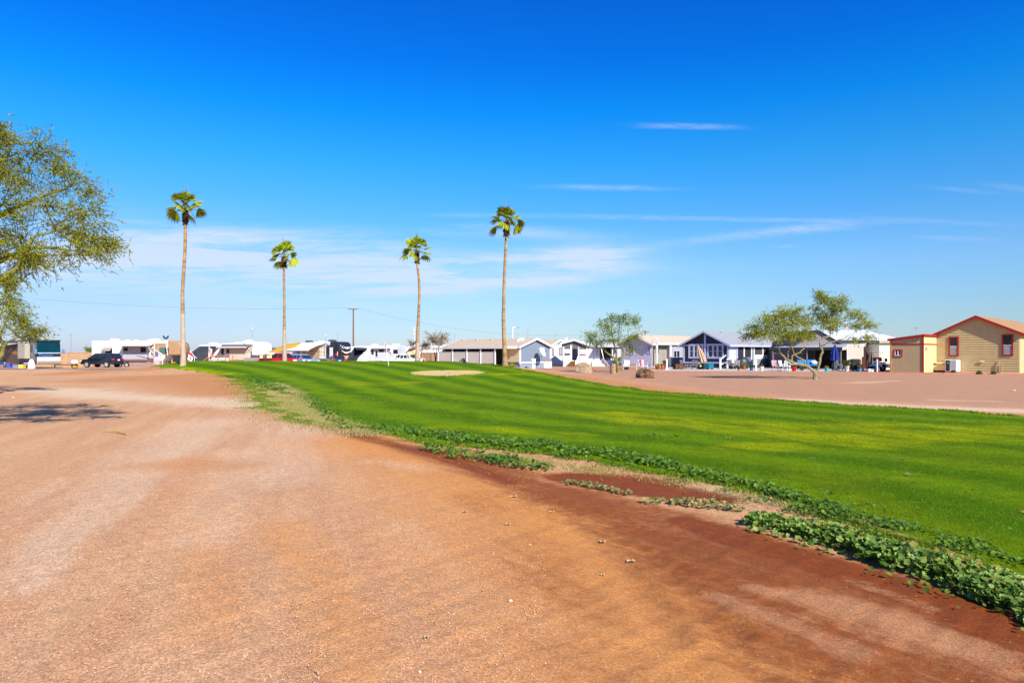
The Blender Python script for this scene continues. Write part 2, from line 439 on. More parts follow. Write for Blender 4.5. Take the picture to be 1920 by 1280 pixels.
# tyre streaks that run along the road
rot = q.mapping(q.mapping(P, rot=(0, 0, R(-17))), sc=(2.2, 0.25, 1))
strk = q.noise(rot, 1.0, 6, 0.6, 0.3)
rot2 = q.mapping(q.mapping(P, rot=(0, 0, R(-36))), sc=(2.6, 0.45, 1))
strk2 = q.noise(rot2, 1.0, 6, 0.65, 0.5)
def brk(a, amt=1.0, nz=None):
    """break a soft mask up with noise"""
    e = q.m('ADD', q.m('MULTIPLY', q.m('SUBTRACT', mid, 0.5), 0.9 * amt), q.m('MULTIPLY', q.m('SUBTRACT', nz if nz is not None else strk, 0.5), 1.3 * amt))
    w_ = q.m('MULTIPLY', q.m('MULTIPLY', a, q.m('SUBTRACT', 1.0, a)), 4.0)
    return q.m('ADD', a, q.m('MULTIPLY', e, w_), clamp=True)
K = 0.80
base = q.mix(q.ss(strk, 0.25, 0.75), C(212, 155, 111, K), C(224, 174, 128, K))
base = q.mix(q.m('MULTIPLY', q.ss(big, 0.45, 0.7), 0.55), base, C(222, 164, 112, K))
base = q.mix(q.m('MULTIPLY', A_['yard'], 0.75), base, C(204, 152, 120, K * .86))
base = q.mix(q.m('MULTIPLY', brk(A_['pale']), 0.55), base, C(236, 200, 164, K))
base = q.mix(q.m('MULTIPLY', brk(A_['brown'], 1.0, strk2), q.ss(strk2, 0.25, 0.8, 0.95, 0.7)), base, C(222, 146, 72, K * 1.04))
base = q.mix(q.m('MULTIPLY', brk(A_['orange']), q.ss(mid, 0.25, 0.75, 0.6, 1.0)), base, C(214, 144, 84, K * .9))
base = q.mix(q.m('MULTIPLY', brk(A_['sand']), 0.85), base, C(236, 202, 164, K))
base = q.mix(q.m('MULTIPLY', brk(A_['straw'], 1.4, mid), q.ss(mid, .3, .7, .2, .8)), base, C(206, 160, 92, K))
wetm = q.m('MULTIPLY', brk(A_['wet'], 1.6, strk2), q.ss(q.m('ADD', strk2, q.m('MULTIPLY', q.m('SUBTRACT', mid, .5), .35)), 0.70, 0.38, 0.72, 1.0))
base = q.mix(q.m('MULTIPLY', q.ss(wetm, 0.05, 0.88), 0.97), base, C(150, 70, 18, K * .86))
gr = q.m('MULTIPLY', q.ss(q.m('ADD', A_['gravel'], q.m('MULTIPLY', q.m('SUBTRACT', q.noise(q.mapping(q.mapping(P, rot=(0, 0, R(-36))), sc=(1.4, .7, 1)), 4.0, 8, .8), .5), 2.6)), .25, 1.0), q.ss(fine, 0.34, 0.60, .15, .9))
base = q.mix(gr, base, C(206, 146, 100, K))
# grains: a coarse and a fine speckle, and a few white chips
vo = q.n('ShaderNodeTexVoronoi'); t.links.new(P, vo.inputs['Vector']); vo.inputs['Scale'].default_value = 95
grain = q.n('ShaderNodeSeparateColor', i0=vo.outputs['Color']).outputs[0]
amt = q.m('MULTIPLY', q.m('SUBTRACT', 1.0, q.m('MULTIPLY', wetm, 0.6)), q.m('SUBTRACT', 1.0, q.m('MULTIPLY', A_['brown'], 0.35)))
g2 = q.ss(grain, 0.0, 1.0, 0.72, 1.22)
g3 = q.m('ADD', q.m('MULTIPLY', q.m('SUBTRACT', g2, 1.0), amt), 1.0)
f2 = q.m('MULTIPLY', q.ss(fine, 0.28, 0.72, 0.78, 1.2), q.ss(q.noise(P, 48, 3, .8), .3, .7, .86, 1.13))
m2 = q.ss(mid, 0.25, 0.75, 0.90, 1.09)
mul = q.m('MULTIPLY', q.m('MULTIPLY', g3, f2), m2)
base = q.mix(1.0, base, q.n('ShaderNodeCombineColor', i0=mul, i1=mul, i2=mul).outputs[0], 'MULTIPLY')
vo2 = q.n('ShaderNodeTexVoronoi'); t.links.new(P, vo2.inputs['Vector']); vo2.inputs['Scale'].default_value = 26
r2 = q.n('ShaderNodeSeparateColor', i0=vo2.outputs['Color']).outputs[1]
chip = q.m('MULTIPLY', q.m('GREATER_THAN', r2, 0.93), q.m('LESS_THAN', vo2.outputs['Distance'], 0.20))
base = q.mix(q.m('MULTIPLY', q.m('MULTIPLY', chip, 0.6), amt), base, C(240, 214, 190, K * 1.1))
t.links.new(base, b.inputs['Base Color'])
q.put(b.inputs['Roughness'], q.m('SUBTRACT', 0.95, q.m('MULTIPLY', wetm, 0.25)))
b.inputs['Specular IOR Level'].default_value = 0.15
bp = q.n('ShaderNodeBump'); bp.inputs['Strength'].default_value = 0.55; bp.inputs['Distance'].default_value = 0.012
q.put(bp.inputs['Height'], q.m('ADD', q.m('MULTIPLY', grain, 0.5), q.m('ADD', fine, q.m('ADD', q.m('MULTIPLY', strk2, 0.6), q.m('MULTIPLY', mid, 2.4)))))
t.links.new(bp.outputs[0], b.inputs['Normal'])
ground = arr_mesh('ground', V, F, mg, smooth=True)
for k, a in att.items():
    at_ = ground.data.attributes.new(k, 'FLOAT', 'POINT'); at_.data.foreach_set('value', a.astype(np.float32))
tag(ground, 'reddish gravel and packed dirt ground reaching to the houses and trailers', 'ground', kind='structure')

# paved lane in front of the trailers, far left
mbr = MB()
asph = mat('asphalt', (0.20, 0.185, 0.18, 1), 0.9, var=0.15, vscale=0.8, bump=0.2, bscale=30)
ys0, ys1 = 73.6, 78.6
xs = np.linspace(-95, -36, 60)
vs, fs = [], []
for i, xx in enumerate(xs):
    for yv in (ys0, ys1): vs.append((xx, yv + 0.02 * (xx + 60), hz(xx, yv + 0.02 * (xx + 60)) + 0.03))
    if i: fs.append((2 * i - 2, 2 * i, 2 * i + 1, 2 * i - 1))
mbr.add(vs, fs)
tag(mbr.build('lane', asph), 'narrow grey paved lane in front of the motorhome', 'road', kind='structure')
# concrete patio slabs
conc = mat('concrete', (0.50, 0.47, 0.43, 1), 0.9, var=0.1, vscale=1.0, bump=0.2)

# ------------------------------------------------------------------ fairway turf
def edge_noise(Y, s):
    return (0.5 * np.sin(Y * 1.7 + s) + 0.35 * np.sin(Y * 4.1 + 2 * s) + 0.25 * np.sin(Y * 9.3 + s * 3)) 
def GXL(Y): return XL(Y) + edge_noise(Y, 1.0) * np.clip(Y / 40, 0.08, 0.5)
def GXR(Y): return XR(Y) + edge_noise(Y, 5.0) * np.clip(Y / 80, 0.08, 0.3)
ry = np.concatenate([np.linspace(-12, 3, 12, endpoint=False), np.geomspace(3, 82, 300)])
cu = np.concatenate([[0, 0.002, 0.006], np.linspace(0.012, 0.988, 120), [0.994, 0.998, 1.0]])
FY, FU = np.meshgrid(ry, cu, indexing='ij')
FX = GXL(FY) + FU * (GXR(FY) - GXL(FY))
edge = np.minimum(FU, 1 - FU) * (GXR(FY) - GXL(FY))
FZ = hgt(FX, FY) + np.where(edge <= 1e-6, -0.03, 0.035)
n0, n1 = FX.shape
V = np.stack([FX.ravel(), FY.ravel(), FZ.ravel()], 1)
idx = np.arange(n0 * n1).reshape(n0, n1)
F = np.stack([idx[:-1, :-1].ravel(), idx[:-1, 1:].ravel(), idx[1:, 1:].ravel(), idx[1:, :-1].ravel()], 1)
mt = bpy.data.materials.new('turf'); mt.use_nodes = True
t = mt.node_tree; q = NT(t); b = t.nodes['Principled BSDF']
P = q.n('ShaderNodeNewGeometry').outputs['Position']
uu = q.n('ShaderNodeAttribute', attribute_name='across').outputs['Fac']
dd = q.n('ShaderNodeAttribute', attribute_name='dry').outputs['Fac']
yl = q.n('ShaderNodeAttribute', attribute_name='yellow').outputs['Fac']
wob = q.noise(P, 0.09, 3, 0.5)
st = q.m('SINE', q.m('ADD', q.m('MULTIPLY', uu, 46.0), q.m('MULTIPLY', wob, 1.6)))
st2 = q.m('SINE', q.m('ADD', q.m('MULTIPLY', q.n('ShaderNodeSeparateXYZ', i0=P).outputs[1], 0.9), q.m('MULTIPLY', q.noise(P, 0.05, 2), 9.0)))
stf = q.ss(q.m('ADD', q.m('MULTIPLY', st, 0.95), q.m('MULTIPLY', st2, 0.05)), -1.0, 1.0)
big = q.noise(q.mapping(P, rot=(0, 0, R(-38)), sc=(1.0, 0.32, 1)), 0.35, 5, 0.6)
mid = q.noise(P, 3.2, 5, 0.7)
fine = q.noise(q.mapping(P, sc=(1, 1, 1)), 60, 4, 0.8)
KG = 0.80
gcol = q.mix(stf, C(90, 131, 0, KG * 0.80), C(122, 156, 2, KG * .86))
gcol = q.mix(q.m('MULTIPLY', q.ss(big, 0.48, 0.72), 0.5), gcol, C(140, 156, 4, KG * .7))
ym = q.m('MULTIPLY', q.ss(q.m('ADD', yl, q.m('MULTIPLY', q.m('SUBTRACT', big, 0.5), 0.9)), 0.36, 0.95), q.ss(q.noise(q.mapping(q.mapping(P, rot=(0, 0, R(-30))), sc=(1.6, .5, 1)), 1.0, 6, .7), 0.35, 0.65, 0.05, 1.0))
gcol = q.mix(q.m('MULTIPLY', ym, 0.85), gcol, C(196, 196, 0, KG * .86))
dm = q.ss(q.m('ADD', dd, q.m('MULTIPLY', q.m('SUBTRACT', mid, 0.5), 1.1)), 0.35, 0.75)
gcol = q.mix(q.m('MULTIPLY', dm, 0.9), gcol, C(196, 172, 104, KG * 1.05))
sp = q.m('MULTIPLY', q.m('MULTIPLY', q.ss(fine, 0.25, 0.75, 0.55, 1.42), q.ss(q.noise(P, 16, 4, .7), .3, .7, .82, 1.16)), q.ss(mid, 0.25, 0.75, 0.80, 1.18))
gcol = q.mix(1.0, gcol, q.n('ShaderNodeCombineColor', i0=sp, i1=sp, i2=sp).outputs[0], 'MULTIPLY')
t.links.new(gcol, b.inputs['Base Color']); b.inputs['Roughness'].default_value = 0.9; b.inputs['Specular IOR Level'].default_value = 0.03
bp = q.n('ShaderNodeBump'); bp.inputs['Strength'].default_value = 0.8; bp.inputs['Distance'].default_value = 0.03
q.put(bp.inputs['Height'], q.m('ADD', fine, q.m('MULTIPLY', mid, 0.8)))
t.links.new(bp.outputs[0], b.inputs['Normal'])
fairway = arr_mesh('fairway', V, F, mt, smooth=True)
at_ = fairway.data.attributes.new('across', 'FLOAT', 'POINT'); at_.data.foreach_set('value', FU.ravel().astype(np.float32))
fx, fy = FX.ravel(), FY.ravel()
dry = np.maximum.reduce([band(fx, fy, [(470, 722), (500, 742), (520, 768), (600, 795), (690, 812)], [1.6, 1.5, 1.2, .75, .3], .7),
                         0.7 * band(fx, fy, [(1330, 920), (1450, 945), (1560, 965), (1700, 1025), (1780, 1050)], [.25, .3, .2, .25, .2], .9)])
yel = np.maximum.reduce([band(fx, fy, [(1150, 780), (1300, 797), (1500, 815), (1700, 812), (1920, 812)], [1.3, 1.7, 2.1, 1.9, 1.8], .8),
                         0.9 * band(fx, fy, [(1400, 842), (1600, 838)], [.7, .8], .8), 0.8 * band(fx, fy, [(1750, 800), (1920, 820)], [1, 1], .8),
                         0.7 * band(fx, fy, [(660, 718), (700, 722), (760, 718)], [1.5, 2, 1.5], .9), 0.8 * band(fx, fy, [(820, 803), (1000, 812), (1100, 820)], [.6, .8, .5], .9),
                         0.8 * band(fx, fy, [(870, 704), (960, 702), (1010, 704)], [1.2, 1.4, .8], .9), 0.9 * band(fx, fy, [(330, 692), (400, 701), (450, 703)], [1.5, 1.3, .8], .9),
                         0.5 * band(fx, fy, [(1500, 900), (1700, 905)], [.6, .6], .9)])
for nme, a in (('dry', dry), ('yellow', yel)):
    at_ = fairway.data.attributes.new(nme, 'FLOAT', 'POINT'); at_.data.foreach_set('value', a.astype(np.float32))
tag(fairway, 'mown green fairway with lighter and darker stripes rising to the green', 'fairway', kind='structure')

# bunker
bo = [(765, 699), (790, 696.5), (830, 695.2), (870, 695), (900, 696.2), (914, 698.5), (912, 701), (890, 703.5), (868, 704.8), (846, 706.5), (810, 706.8), (782, 705), (766, 702)]
mbk = MB()
pts = []
for k in range(len(bo)):
    a, c = bo[k], bo[(k + 1) % len(bo)]
    for s in (0, 0.34, 0.67):
        g = G(a[0] + (c[0] - a[0]) * s + random.uniform(-2.5, 2.5), a[1] + (c[1] - a[1]) * s + random.uniform(-.35, .35))
        pts.append(g)
cen = sum(pts, Vector()) / len(pts)
rings = []
for s in (1.0, 0.9, 0.7, 0.45, 0.2, 0.05):
    ring = []
    for p in pts:
        v = cen.lerp(p, s); ring.append((v.x, v.y, hz(v.x, v.y) + (0.02 if s == 1.0 else 0.065)))
    rings.append(ring)
mbk.loft(rings, cap=False)
sandm = mat('bunker_sand', C(226, 190, 120, 0.80), 0.95, var=0.16, vscale=2.5, bump=0.5, bscale=12)
tag(mbk.build('bunker', sandm, smooth=True), 'pale sand bunker cut into the front of the green', 'bunker', kind='structure')

# ------------------------------------------------------------------ short grass blades on the near turf
def sample_turf(n, dmin, dmax):
    out = []
    d = np.exp(rng.uniform(np.log(dmin), np.log(dmax), n * 3))
    u = rng.uniform(-0.80, 0.80, n * 3)
    X = u * d; keep = (X > GXL(d) - 0.12 * rng.exponential(1.0, n * 3)) & (X < GXR(d) + 0.1)
    return X[keep][:n], d[keep][:n]
def blades(X, Y, h, wd, lean=0.5):
    n = len(X); Z = hgt(X, Y) + 0.02
    a = rng.uniform(0, 2 * np.pi, n); hh = h * rng.uniform(0.6, 1.3, n); ww = wd * rng.uniform(0.7, 1.4, n)
    ca, sa = np.cos(a), np.sin(a); l = rng.uniform(0, lean, n) * hh; b2 = rng.uniform(0, 2 * np.pi, n)
    v0 = np.stack([X - ca * ww / 2, Y - sa * ww / 2, Z], 1); v1 = np.stack([X + ca * ww / 2, Y + sa * ww / 2, Z], 1)
    v2 = np.stack([X + l * np.cos(b2), Y + l * np.sin(b2), Z + hh], 1)
    V = np.stack([v0, v1, v2], 1).reshape(-1, 3)
    return V, np.arange(3 * n).reshape(n, 3)
bl = leafmat('grass_blade', C(84, 128, 4, 0.74), C(142, 170, 28, 0.76), 0.75, 0.35)
X1, Y1 = sample_turf(190000, 3.6, 26.0)
V, F = blades(X1, Y1, 0.022 + 0.0004 * Y1, 0.0035 + 0.0011 * Y1, 0.9)
tag(arr_mesh('grass', V, F, bl), 'short mown grass blades on the near fairway', 'grass', kind='stuff')
# straw-coloured dry grass by the left edge of the fairway
mb_ = [G(px, py) for px, py in ((478, 724), (500, 742), (520, 765), (570, 785), (640, 803), (700, 815))]
pp = []
for k in range(9000):
    i = random.randrange(len(mb_) - 1); s = random.random(); p = mb_[i].lerp(mb_[i + 1], s); wv = [1.3, 1.3, 1.0, .7, .45][i]
    pp.append((p.x + random.gauss(0, wv * 0.55), p.y + random.gauss(0, wv * 0.7)))
pp = np.array(pp)
V, F = blades(pp[:, 0], pp[:, 1], np.full(len(pp), 0.045), np.full(len(pp), 0.02), 1.2)
tag(arr_mesh('dry_grass', V, F, leafmat('straw', C(170, 150, 80, 0.6), C(214, 196, 130, 0.6), 0.8, 0.2)), 'straw coloured dry grass along the left edge of the fairway', 'grass', kind='stuff')

# ------------------------------------------------------------------ mallow weeds along the track
def leaf_disc(n_lobes, detail):
    """unit cupped round mallow leaf with lobes; centre fan"""
    k = n_lobes * detail; a = np.linspace(0.25, 2 * np.pi - 0.25, k)
    r = 0.86 + 0.14 * np.cos(a * n_lobes * 1.0)
    z = 0.16 * np.cos(a * n_lobes) * 0.6 + 0.18
    v = np.stack([r * np.cos(a), r * np.sin(a), z], 1)
    v = np.vstack([[0, 0, 0], v])
    f = np.array([(0, i, i + 1) for i in range(1, k)])
    return v, f
def leaves(P, size, detail, upbias=1.2):
    n = len(P); lv, lf = leaf_disc(5, detail)
    nrm = rng.normal(0, 1, (n, 3)); nrm[:, 2] = np.abs(nrm[:, 2]) + upbias; nrm[:, 1] -= 0.5
    nrm /= np.linalg.norm(nrm, axis=1, keepdims=True)
    tt = rng.normal(0, 1, (n, 3)); tt -= nrm * (tt * nrm).sum(1, keepdims=True); tt /= np.linalg.norm(tt, axis=1, keepdims=True)
    bb = np.cross(nrm, tt)
    s = (size * rng.uniform(0.55, 1.25, n))[:, None, None]
    V = P[:, None, :] + s * (lv[None, :, 0:1] * tt[:, None] + lv[None, :, 1:2] * bb[:, None] + lv[None, :, 2:3] * nrm[:, None])
    F = lf[None] + (np.arange(n) * len(lv))[:, None, None]
    return V.reshape(-1, 3), F.reshape(-1, 3)
def weed_patch(label, line, wid, height, dens, size, detail, mats, name='mallow_weeds', seed=0, ragged=0.35):
    pts = pxline(line); P = []
    for (a, b_, wa, wb) in zip(pts[:-1], pts[1:], wid[:-1], wid[1:]):
        L = (b_.xy - a.xy).length; n = int(L * (wa + wb) * dens)
        dirv = (b_.xy - a.xy).normalized(); nv = Vector((-dirv.y, dirv.x))
        for _ in range(n):
            s = random.random(); o = random.uniform(-1, 1); wv = wa + (wb - wa) * s
            p = a.xy.lerp(b_.xy, s) + nv * (o * wv)
            lump = 0.55 + 0.45 * math.sin(p.x * 5.1 + 1.7 * math.sin(p.y * 3.7)) * math.sin(p.y * 4.3 + p.x * 2.0)
            if abs(o) > 1 - ragged * (1 - lump) * 2 and random.random() < 0.85: continue
            hmax = height * (1 - o * o) ** 0.5 * (0.55 + 0.6 * lump)
            z = hz(p.x, p.y) + 0.015 + hmax * random.random() ** 0.6
            P.append((p.x, p.y, z))
    P = np.array(P)
    V, F = leaves(P, size, detail)
    o = arr_mesh(name, V, F, mats)
    # stalks below the leaves
    return tag(o, label, 'weeds', kind='stuff')
wl = leafmat('mallow_leaf', C(66, 112, 20, 0.66), C(156, 182, 76, 0.78), 0.5, 0.32)
wl2 = leafmat('mallow_leaf_far', C(50, 104, 16, 0.64), C(128, 160, 44, 0.7), 0.55, 0.3)
wl3 = leafmat('pale_weed_leaf', C(96, 130, 50, 0.6), C(196, 180, 110, 0.6), 0.6, 0.2)
weed_patch('thick band of round leaved dark green weeds at the lower right edge of the track', [(2050, 1190), (1900, 1120), (1780, 1080), (1640, 1040), (1520, 1006), (1400, 982)], [.34, .33, .32, .31, .30, .24], .125, 3400, .028, 3, wl, ragged=.4)
weed_patch('small seedlings and runners fringing the thick weed band on the dirt side', [(2000, 1215), (1850, 1150), (1700, 1100), (1560, 1050), (1440, 1012), (1370, 1000)], [.13, .12, .11, .11, .11, .10], .03, 160, .020, 2, wl2, seed=5, ragged=1.2)
weed_patch('low ragged green weeds just behind the thick weed band', [(1950, 1070), (1760, 1020), (1600, 975), (1480, 955)], [.42, .42, .36, .28], .06, 1300, .020, 2, wl2, seed=2, ragged=.9)
weed_patch('narrow strip of weeds between fairway and bare patch', [(1600, 975), (1480, 935), (1360, 905), (1250, 880)], [.22, .24, .28, .30], .11, 900, .024, 2, wl2)
weed_patch('broad green weed bank at the fairway edge in the middle', [(1260, 882), (1130, 858), (1000, 842), (900, 832), (800, 818), (700, 806)], [.34, .60, .75, .70, .55, .40], .14, 560, .030, 2, wl2, ragged=.6)
weed_patch('ragged weed tongue on the dirt left of the bare patch', [(800, 842), (880, 858), (960, 872), (1030, 884)], [.28, .34, .30, .16], .11, 700, .028, 2, wl2)
weed_patch('small weed clump on the dirt in front of the bare red patch', [(1060, 905), (1100, 913), (1150, 924), (1185, 930)], [.10, .12, .12, .06], .06, 1100, .022, 2, wl3)
weed_patch('flat weed tuft on the dirt beside the wet track', [(1205, 944), (1260, 944), (1330, 950), (1400, 962)], [.08, .13, .16, .18], .07, 1300, .022, 2, wl3)
weed_patch('sparse weeds over dry soil above the weed tuft', [(1340, 930), (1430, 945), (1520, 960)], [.22, .25, .2], .04, 500, .02, 2, wl3, ragged=.9)
weed_patch('scattered dark weeds in the yellow part of the fairway', [(1210, 820), (1300, 822), (1380, 826)], [.20, .26, .15], .06, 330, .030, 1, wl2, ragged=.9)
weed_patch('dark weeds at the left rim of the fairway near the sandy crossing', [(420, 706), (470, 712), (500, 722), (530, 733)], [.4, .5, .7, .5], .10, 130, .05, 1, wl2, ragged=.7)
weed_patch('green weeds beside the dry grass strip', [(480, 716), (530, 738), (570, 742), (660, 808)], [.25, .35, .4, .3], .08, 160, .045, 1, wl2, ragged=.8)

weed_patch('dry yellowish leaves scattered through the thick weed band', [(2050, 1185), (1900, 1118), (1780, 1078), (1640, 1038), (1520, 1004), (1400, 980)], [.28, .26, .25, .24, .25, .2], .15, 160, .030, 3, leafmat('dry_mallow', C(150, 140, 50, .6), C(206, 176, 96, .66), .7, .3), name='dry_weeds')
# turf runners and tufts that creep over the edge of the fairway on to the dirt
ye = np.exp(rng.uniform(np.log(4.2), np.log(40), 16000)); tuf = np.sin(ye * 13) * np.sin(ye * 5.3 + 1)
xe = GXL(ye) - np.abs(rng.normal(0, .06 + .012 * ye)) * (0.4 + np.clip(tuf, 0, 1) * 1.4)
V, F = blades(xe, ye, .03 + .0008 * ye, .004 + .0012 * ye, 1.2)
tag(arr_mesh('grass', V, F, bl), 'ragged grass tufts creeping from the fairway edge on to the dirt', 'grass', kind='stuff')
yr = rng.uniform(18, 62, 9000); xr_ = GXR(yr) + np.abs(rng.normal(0, .16, 9000)) - .1
V, F = blades(xr_, yr, .05 + .0006 * yr, .01 + .0012 * yr, 1.0)
tag(arr_mesh('grass', V, F, bl), 'ragged grass fringe along the far right edge of the fairway', 'grass', kind='stuff')
ang_ = rng.uniform(0, 6.283, 1500); pi_ = rng.integers(0, len(pts), 1500); pv = np.array([tuple(p) for p in pts])
V, F = blades(pv[pi_, 0] + rng.normal(0, .12, 1500), pv[pi_, 1] + rng.normal(0, .25, 1500), np.full(1500, .05), np.full(1500, .05), 1.0)
V[:, 2] += .03
tag(arr_mesh('grass', V, F, bl), 'ragged grass rim around the bunker', 'grass', kind='stuff')

# thin dry growth on the bare strip between weeds and fairway
sp_ = pxline([(930, 858), (1080, 880), (1200, 893), (1330, 915), (1480, 948), (1560, 968)]); q_ = []
for k in range(7000):
    i = random.randrange(len(sp_) - 1); p = sp_[i].lerp(sp_[i + 1], random.random())
    if math.sin(p.x * 4.0 + 1) * math.sin(p.y * 3.1) + random.uniform(-.8, .8) > -.1: q_.append((p.x + random.gauss(0, .16), p.y + random.gauss(0, .20)))
q_ = np.array(q_)
V, F = blades(q_[:, 0], q_[:, 1], np.full(len(q_), .03), np.full(len(q_), .010), 1.6)
tag(arr_mesh('dry_grass', V, F, leafmat('sparse_dry', C(110, 120, 40, .6), C(214, 190, 110, .7), .8, .2)), 'thin dry grass on the bare strip between the weeds and the fairway', 'grass', kind='stuff')

# small divots and clods on the near turf
n_ = 90; yy_ = np.exp(rng.uniform(np.log(5), np.log(20), n_)); xx_ = GXL(yy_) + (GXR(yy_) - GXL(yy_)) * rng.uniform(.06, .9, n_); zz_ = hgt(xx_, yy_) + .045
rr_ = rng.uniform(.012, .05, n_); k_ = 7; aa_ = np.linspace(0, 2 * np.pi, k_, endpoint=False)
ring_ = np.stack([xx_[:, None] + rr_[:, None] * np.cos(aa_) * rng.uniform(.7, 1.6, (n_, 1)), yy_[:, None] + rr_[:, None] * np.sin(aa_), np.repeat(zz_[:, None], k_, 1)], 2)
top_ = np.stack([xx_, yy_, zz_ + rr_ * .45], 1)[:, None, :]
V = np.concatenate([top_, ring_], 1).reshape(-1, 3); f_ = np.array([(0, 1 + i, 1 + (i + 1) % k_) for i in range(k_)])
tag(arr_mesh('clods', V, (f_[None] + (np.arange(n_) * (k_ + 1))[:, None, None]).reshape(-1, 3), leafmat('clod', C(96, 76, 44, .6), C(170, 140, 84, .65), .9, 0.0)), 'scattered small brown divots and clods on the near fairway', 'clods', kind='stuff')
weed_patch('loose scatter of small weeds over the fairway above the thick weed band', [(1950, 1040), (1800, 990), (1650, 950), (1540, 925)], [.55, .5, .4, .3], .035, 160, .022, 2, wl2, seed=6, ragged=1.3)
# ------------------------------------------------------------------ desert trees
bark_g = mat('green_bark', C(150, 150, 80, 0.55), 0.8, var=0.35, vscale=4, bump=0.4, bscale=25)
bark_p = mat('pale_bark', C(170, 156, 112, 0.6), 0.85, var=0.35, vscale=5, bump=0.5, bscale=25)
bark_d = mat('brown_bark', C(110, 86, 64, 0.6), 0.9, var=0.3, vscale=5, bump=0.5)
leaf_y = leafmat('feathery_leaf', C(80, 104, 14, 0.7), C(180, 178, 36, 0.8), 0.6, 0.4)
leaf_m = leafmat('mesquite_leaf', C(92, 118, 18, 0.78), C(192, 194, 56, 0.88), 0.6, 0.42)
leaf_b = leafmat('grey_green_leaf', C(84, 118, 30, 0.75), C(156, 176, 66, 0.82), 0.6, 0.4)
twig_m = mat('twig', C(160, 146, 60, 0.55), 0.85, var=0.3, vscale=8)

def strips(cs, ds, ns, ln, wd):
    """diamond leaflets: centres, directions, side vectors"""
    a = cs - ds * (ln / 2)[:, None]; b_ = cs + ds * (ln / 2)[:, None]
    s = np.cross(ds, ns); s /= np.linalg.norm(s, axis=1, keepdims=True) + 1e-9
    l = cs - s * (wd / 2)[:, None]; r = cs + s * (wd / 2)[:, None]
    V = np.stack([a, l, b_, r], 1).reshape(-1, 3)
    return V, np.arange(4 * len(cs)).reshape(-1, 4)

def unit(v): return v / (np.linalg.norm(v, axis=-1, keepdims=True) + 1e-9)

def desert_tree(label, base, limbs, clusters, leaf_len, leaf_w, per_m3, leafm, barkm, seed=1, droop=0.25, group=None, name='desert_tree', subs=9, spray=14, outward=None, twig_r=0.012, cat='tree', nleaf_=4, off_=.15):
    """limbs: [(world points, radii)], clusters: [(centre, (rx, ry, rz))] all in world metres"""
    rd = random.Random(seed); rg = np.random.default_rng(seed)
    base = Vector(base)
    root = thing(name, label, cat, base, 0, group)
    tm = MB()
    nodes = []
    for pts, rad in limbs:
        pts = [Vector(p) - base for p in pts]
        # finer, slightly wandering limb
        fp, fr = [], []
        for i in range(len(pts) - 1):
            for s in (0, 0.33, 0.67):
                p = pts[i].lerp(pts[i + 1], s)
                j = (pts[i + 1] - pts[i]).length * 0.05 * (0 if s == 0 else 1)
                fp.append(p + Vector((rd.uniform(-j, j), rd.uniform(-j, j), rd.uniform(-j, j)))); fr.append(rad[i] + (rad[i + 1] - rad[i]) * s)
        fp.append(pts[-1]); fr.append(rad[-1])
        tm.tube(fp, fr, 8)
        nodes += [(p, r) for p, r in zip(fp[2:], fr[2:])]
    tm.build('trunk', barkm, root, smooth=True)
    cs, ds = [], []
    br = MB()
    for c, r in clusters:
        c = Vector(c) - base; r = Vector(r)
        nd = min(nodes, key=lambda q_: (q_[0] - c).length + (0.4 if q_[0].z > c.z + 0.4 else 0))
        a0 = nd[0]; ra = min(nd[1] * 0.6, twig_r * 1.9)
        mid_ = a0.lerp(c, 0.6) + Vector((rd.uniform(-.1, .1), rd.uniform(-.1, .1), 0.08)) * r.length * 0.4
        br.tube([a0, mid_, c], [ra, ra * 0.75, ra * 0.5], 4, cap=False)
        ns = max(3, int(subs * (0.7 + 0.6 * rd.random())))
        for k in range(ns):
            v = Vector(rg.normal(0, 1, 3)); v.normalize()
            e = c + Vector((v.x * r.x, v.y * r.y, v.z * r.z)) * rd.uniform(0.65, 1.08)
            st = mid_.lerp(c, rd.random())
            m_ = st.lerp(e, 0.5) + Vector((0, 0, 0.12 * (e - st).length))
            e2 = e + (e - m_) * 0.25 + Vector((0, 0, -droop * (e - st).length * 0.4))
            br.tube([st, m_, e, e2], [twig_r, twig_r * 0.7, twig_r * 0.45, twig_r * 0.2], 3, cap=False)
            vol = max(0.05, (e - st).length)
            nl = max(3, int(spray * vol * per_m3))
            for _ in range(nl):
                s = rd.random() ** 0.7
                p = (st.lerp(m_, s * 2) if s < 0.5 else m_.lerp(e2, s * 2 - 1)) + Vector(rg.normal(0, 1, 3)) * (off_ * vol + 0.03)
                ax = Vector(rg.normal(0, 1, 3)) * 0.8 + (e2 - st).normalized() * 0.8 + Vector((0, 0, -droop * 2.0))
                ax.normalize()
                # one feathery leaf: leaflets along an axis
                for h in range(nleaf_):
                    cs.append(p + ax * leaf_len * (h * 0.42)); d = ax * 0.75 + Vector(rg.normal(0, 1, 3)) * 0.45; ds.append(d)
    cs = np.array([tuple(c) for c in cs]); ds = unit(np.array([tuple(d) for d in ds]))
    ns_ = unit(rg.normal(0, 1, cs.shape))
    V, F = strips(cs, ds, ns_, leaf_len * rg.uniform(0.6, 1.3, len(cs)), leaf_w * rg.uniform(0.6, 1.3, len(cs)))
    bv = np.array(br.v); bf = np.array([f + (f[2],) if len(f) == 3 else f for f in br.f])
    mi = np.concatenate([np.zeros(len(F), int), np.ones(len(bf), int)])
    arr_mesh('crown', np.vstack([V, bv]), np.vstack([F, bf + len(V)]), [leafm, twig_m if barkm is not bark_d else barkm], root, mi=mi)
    return root

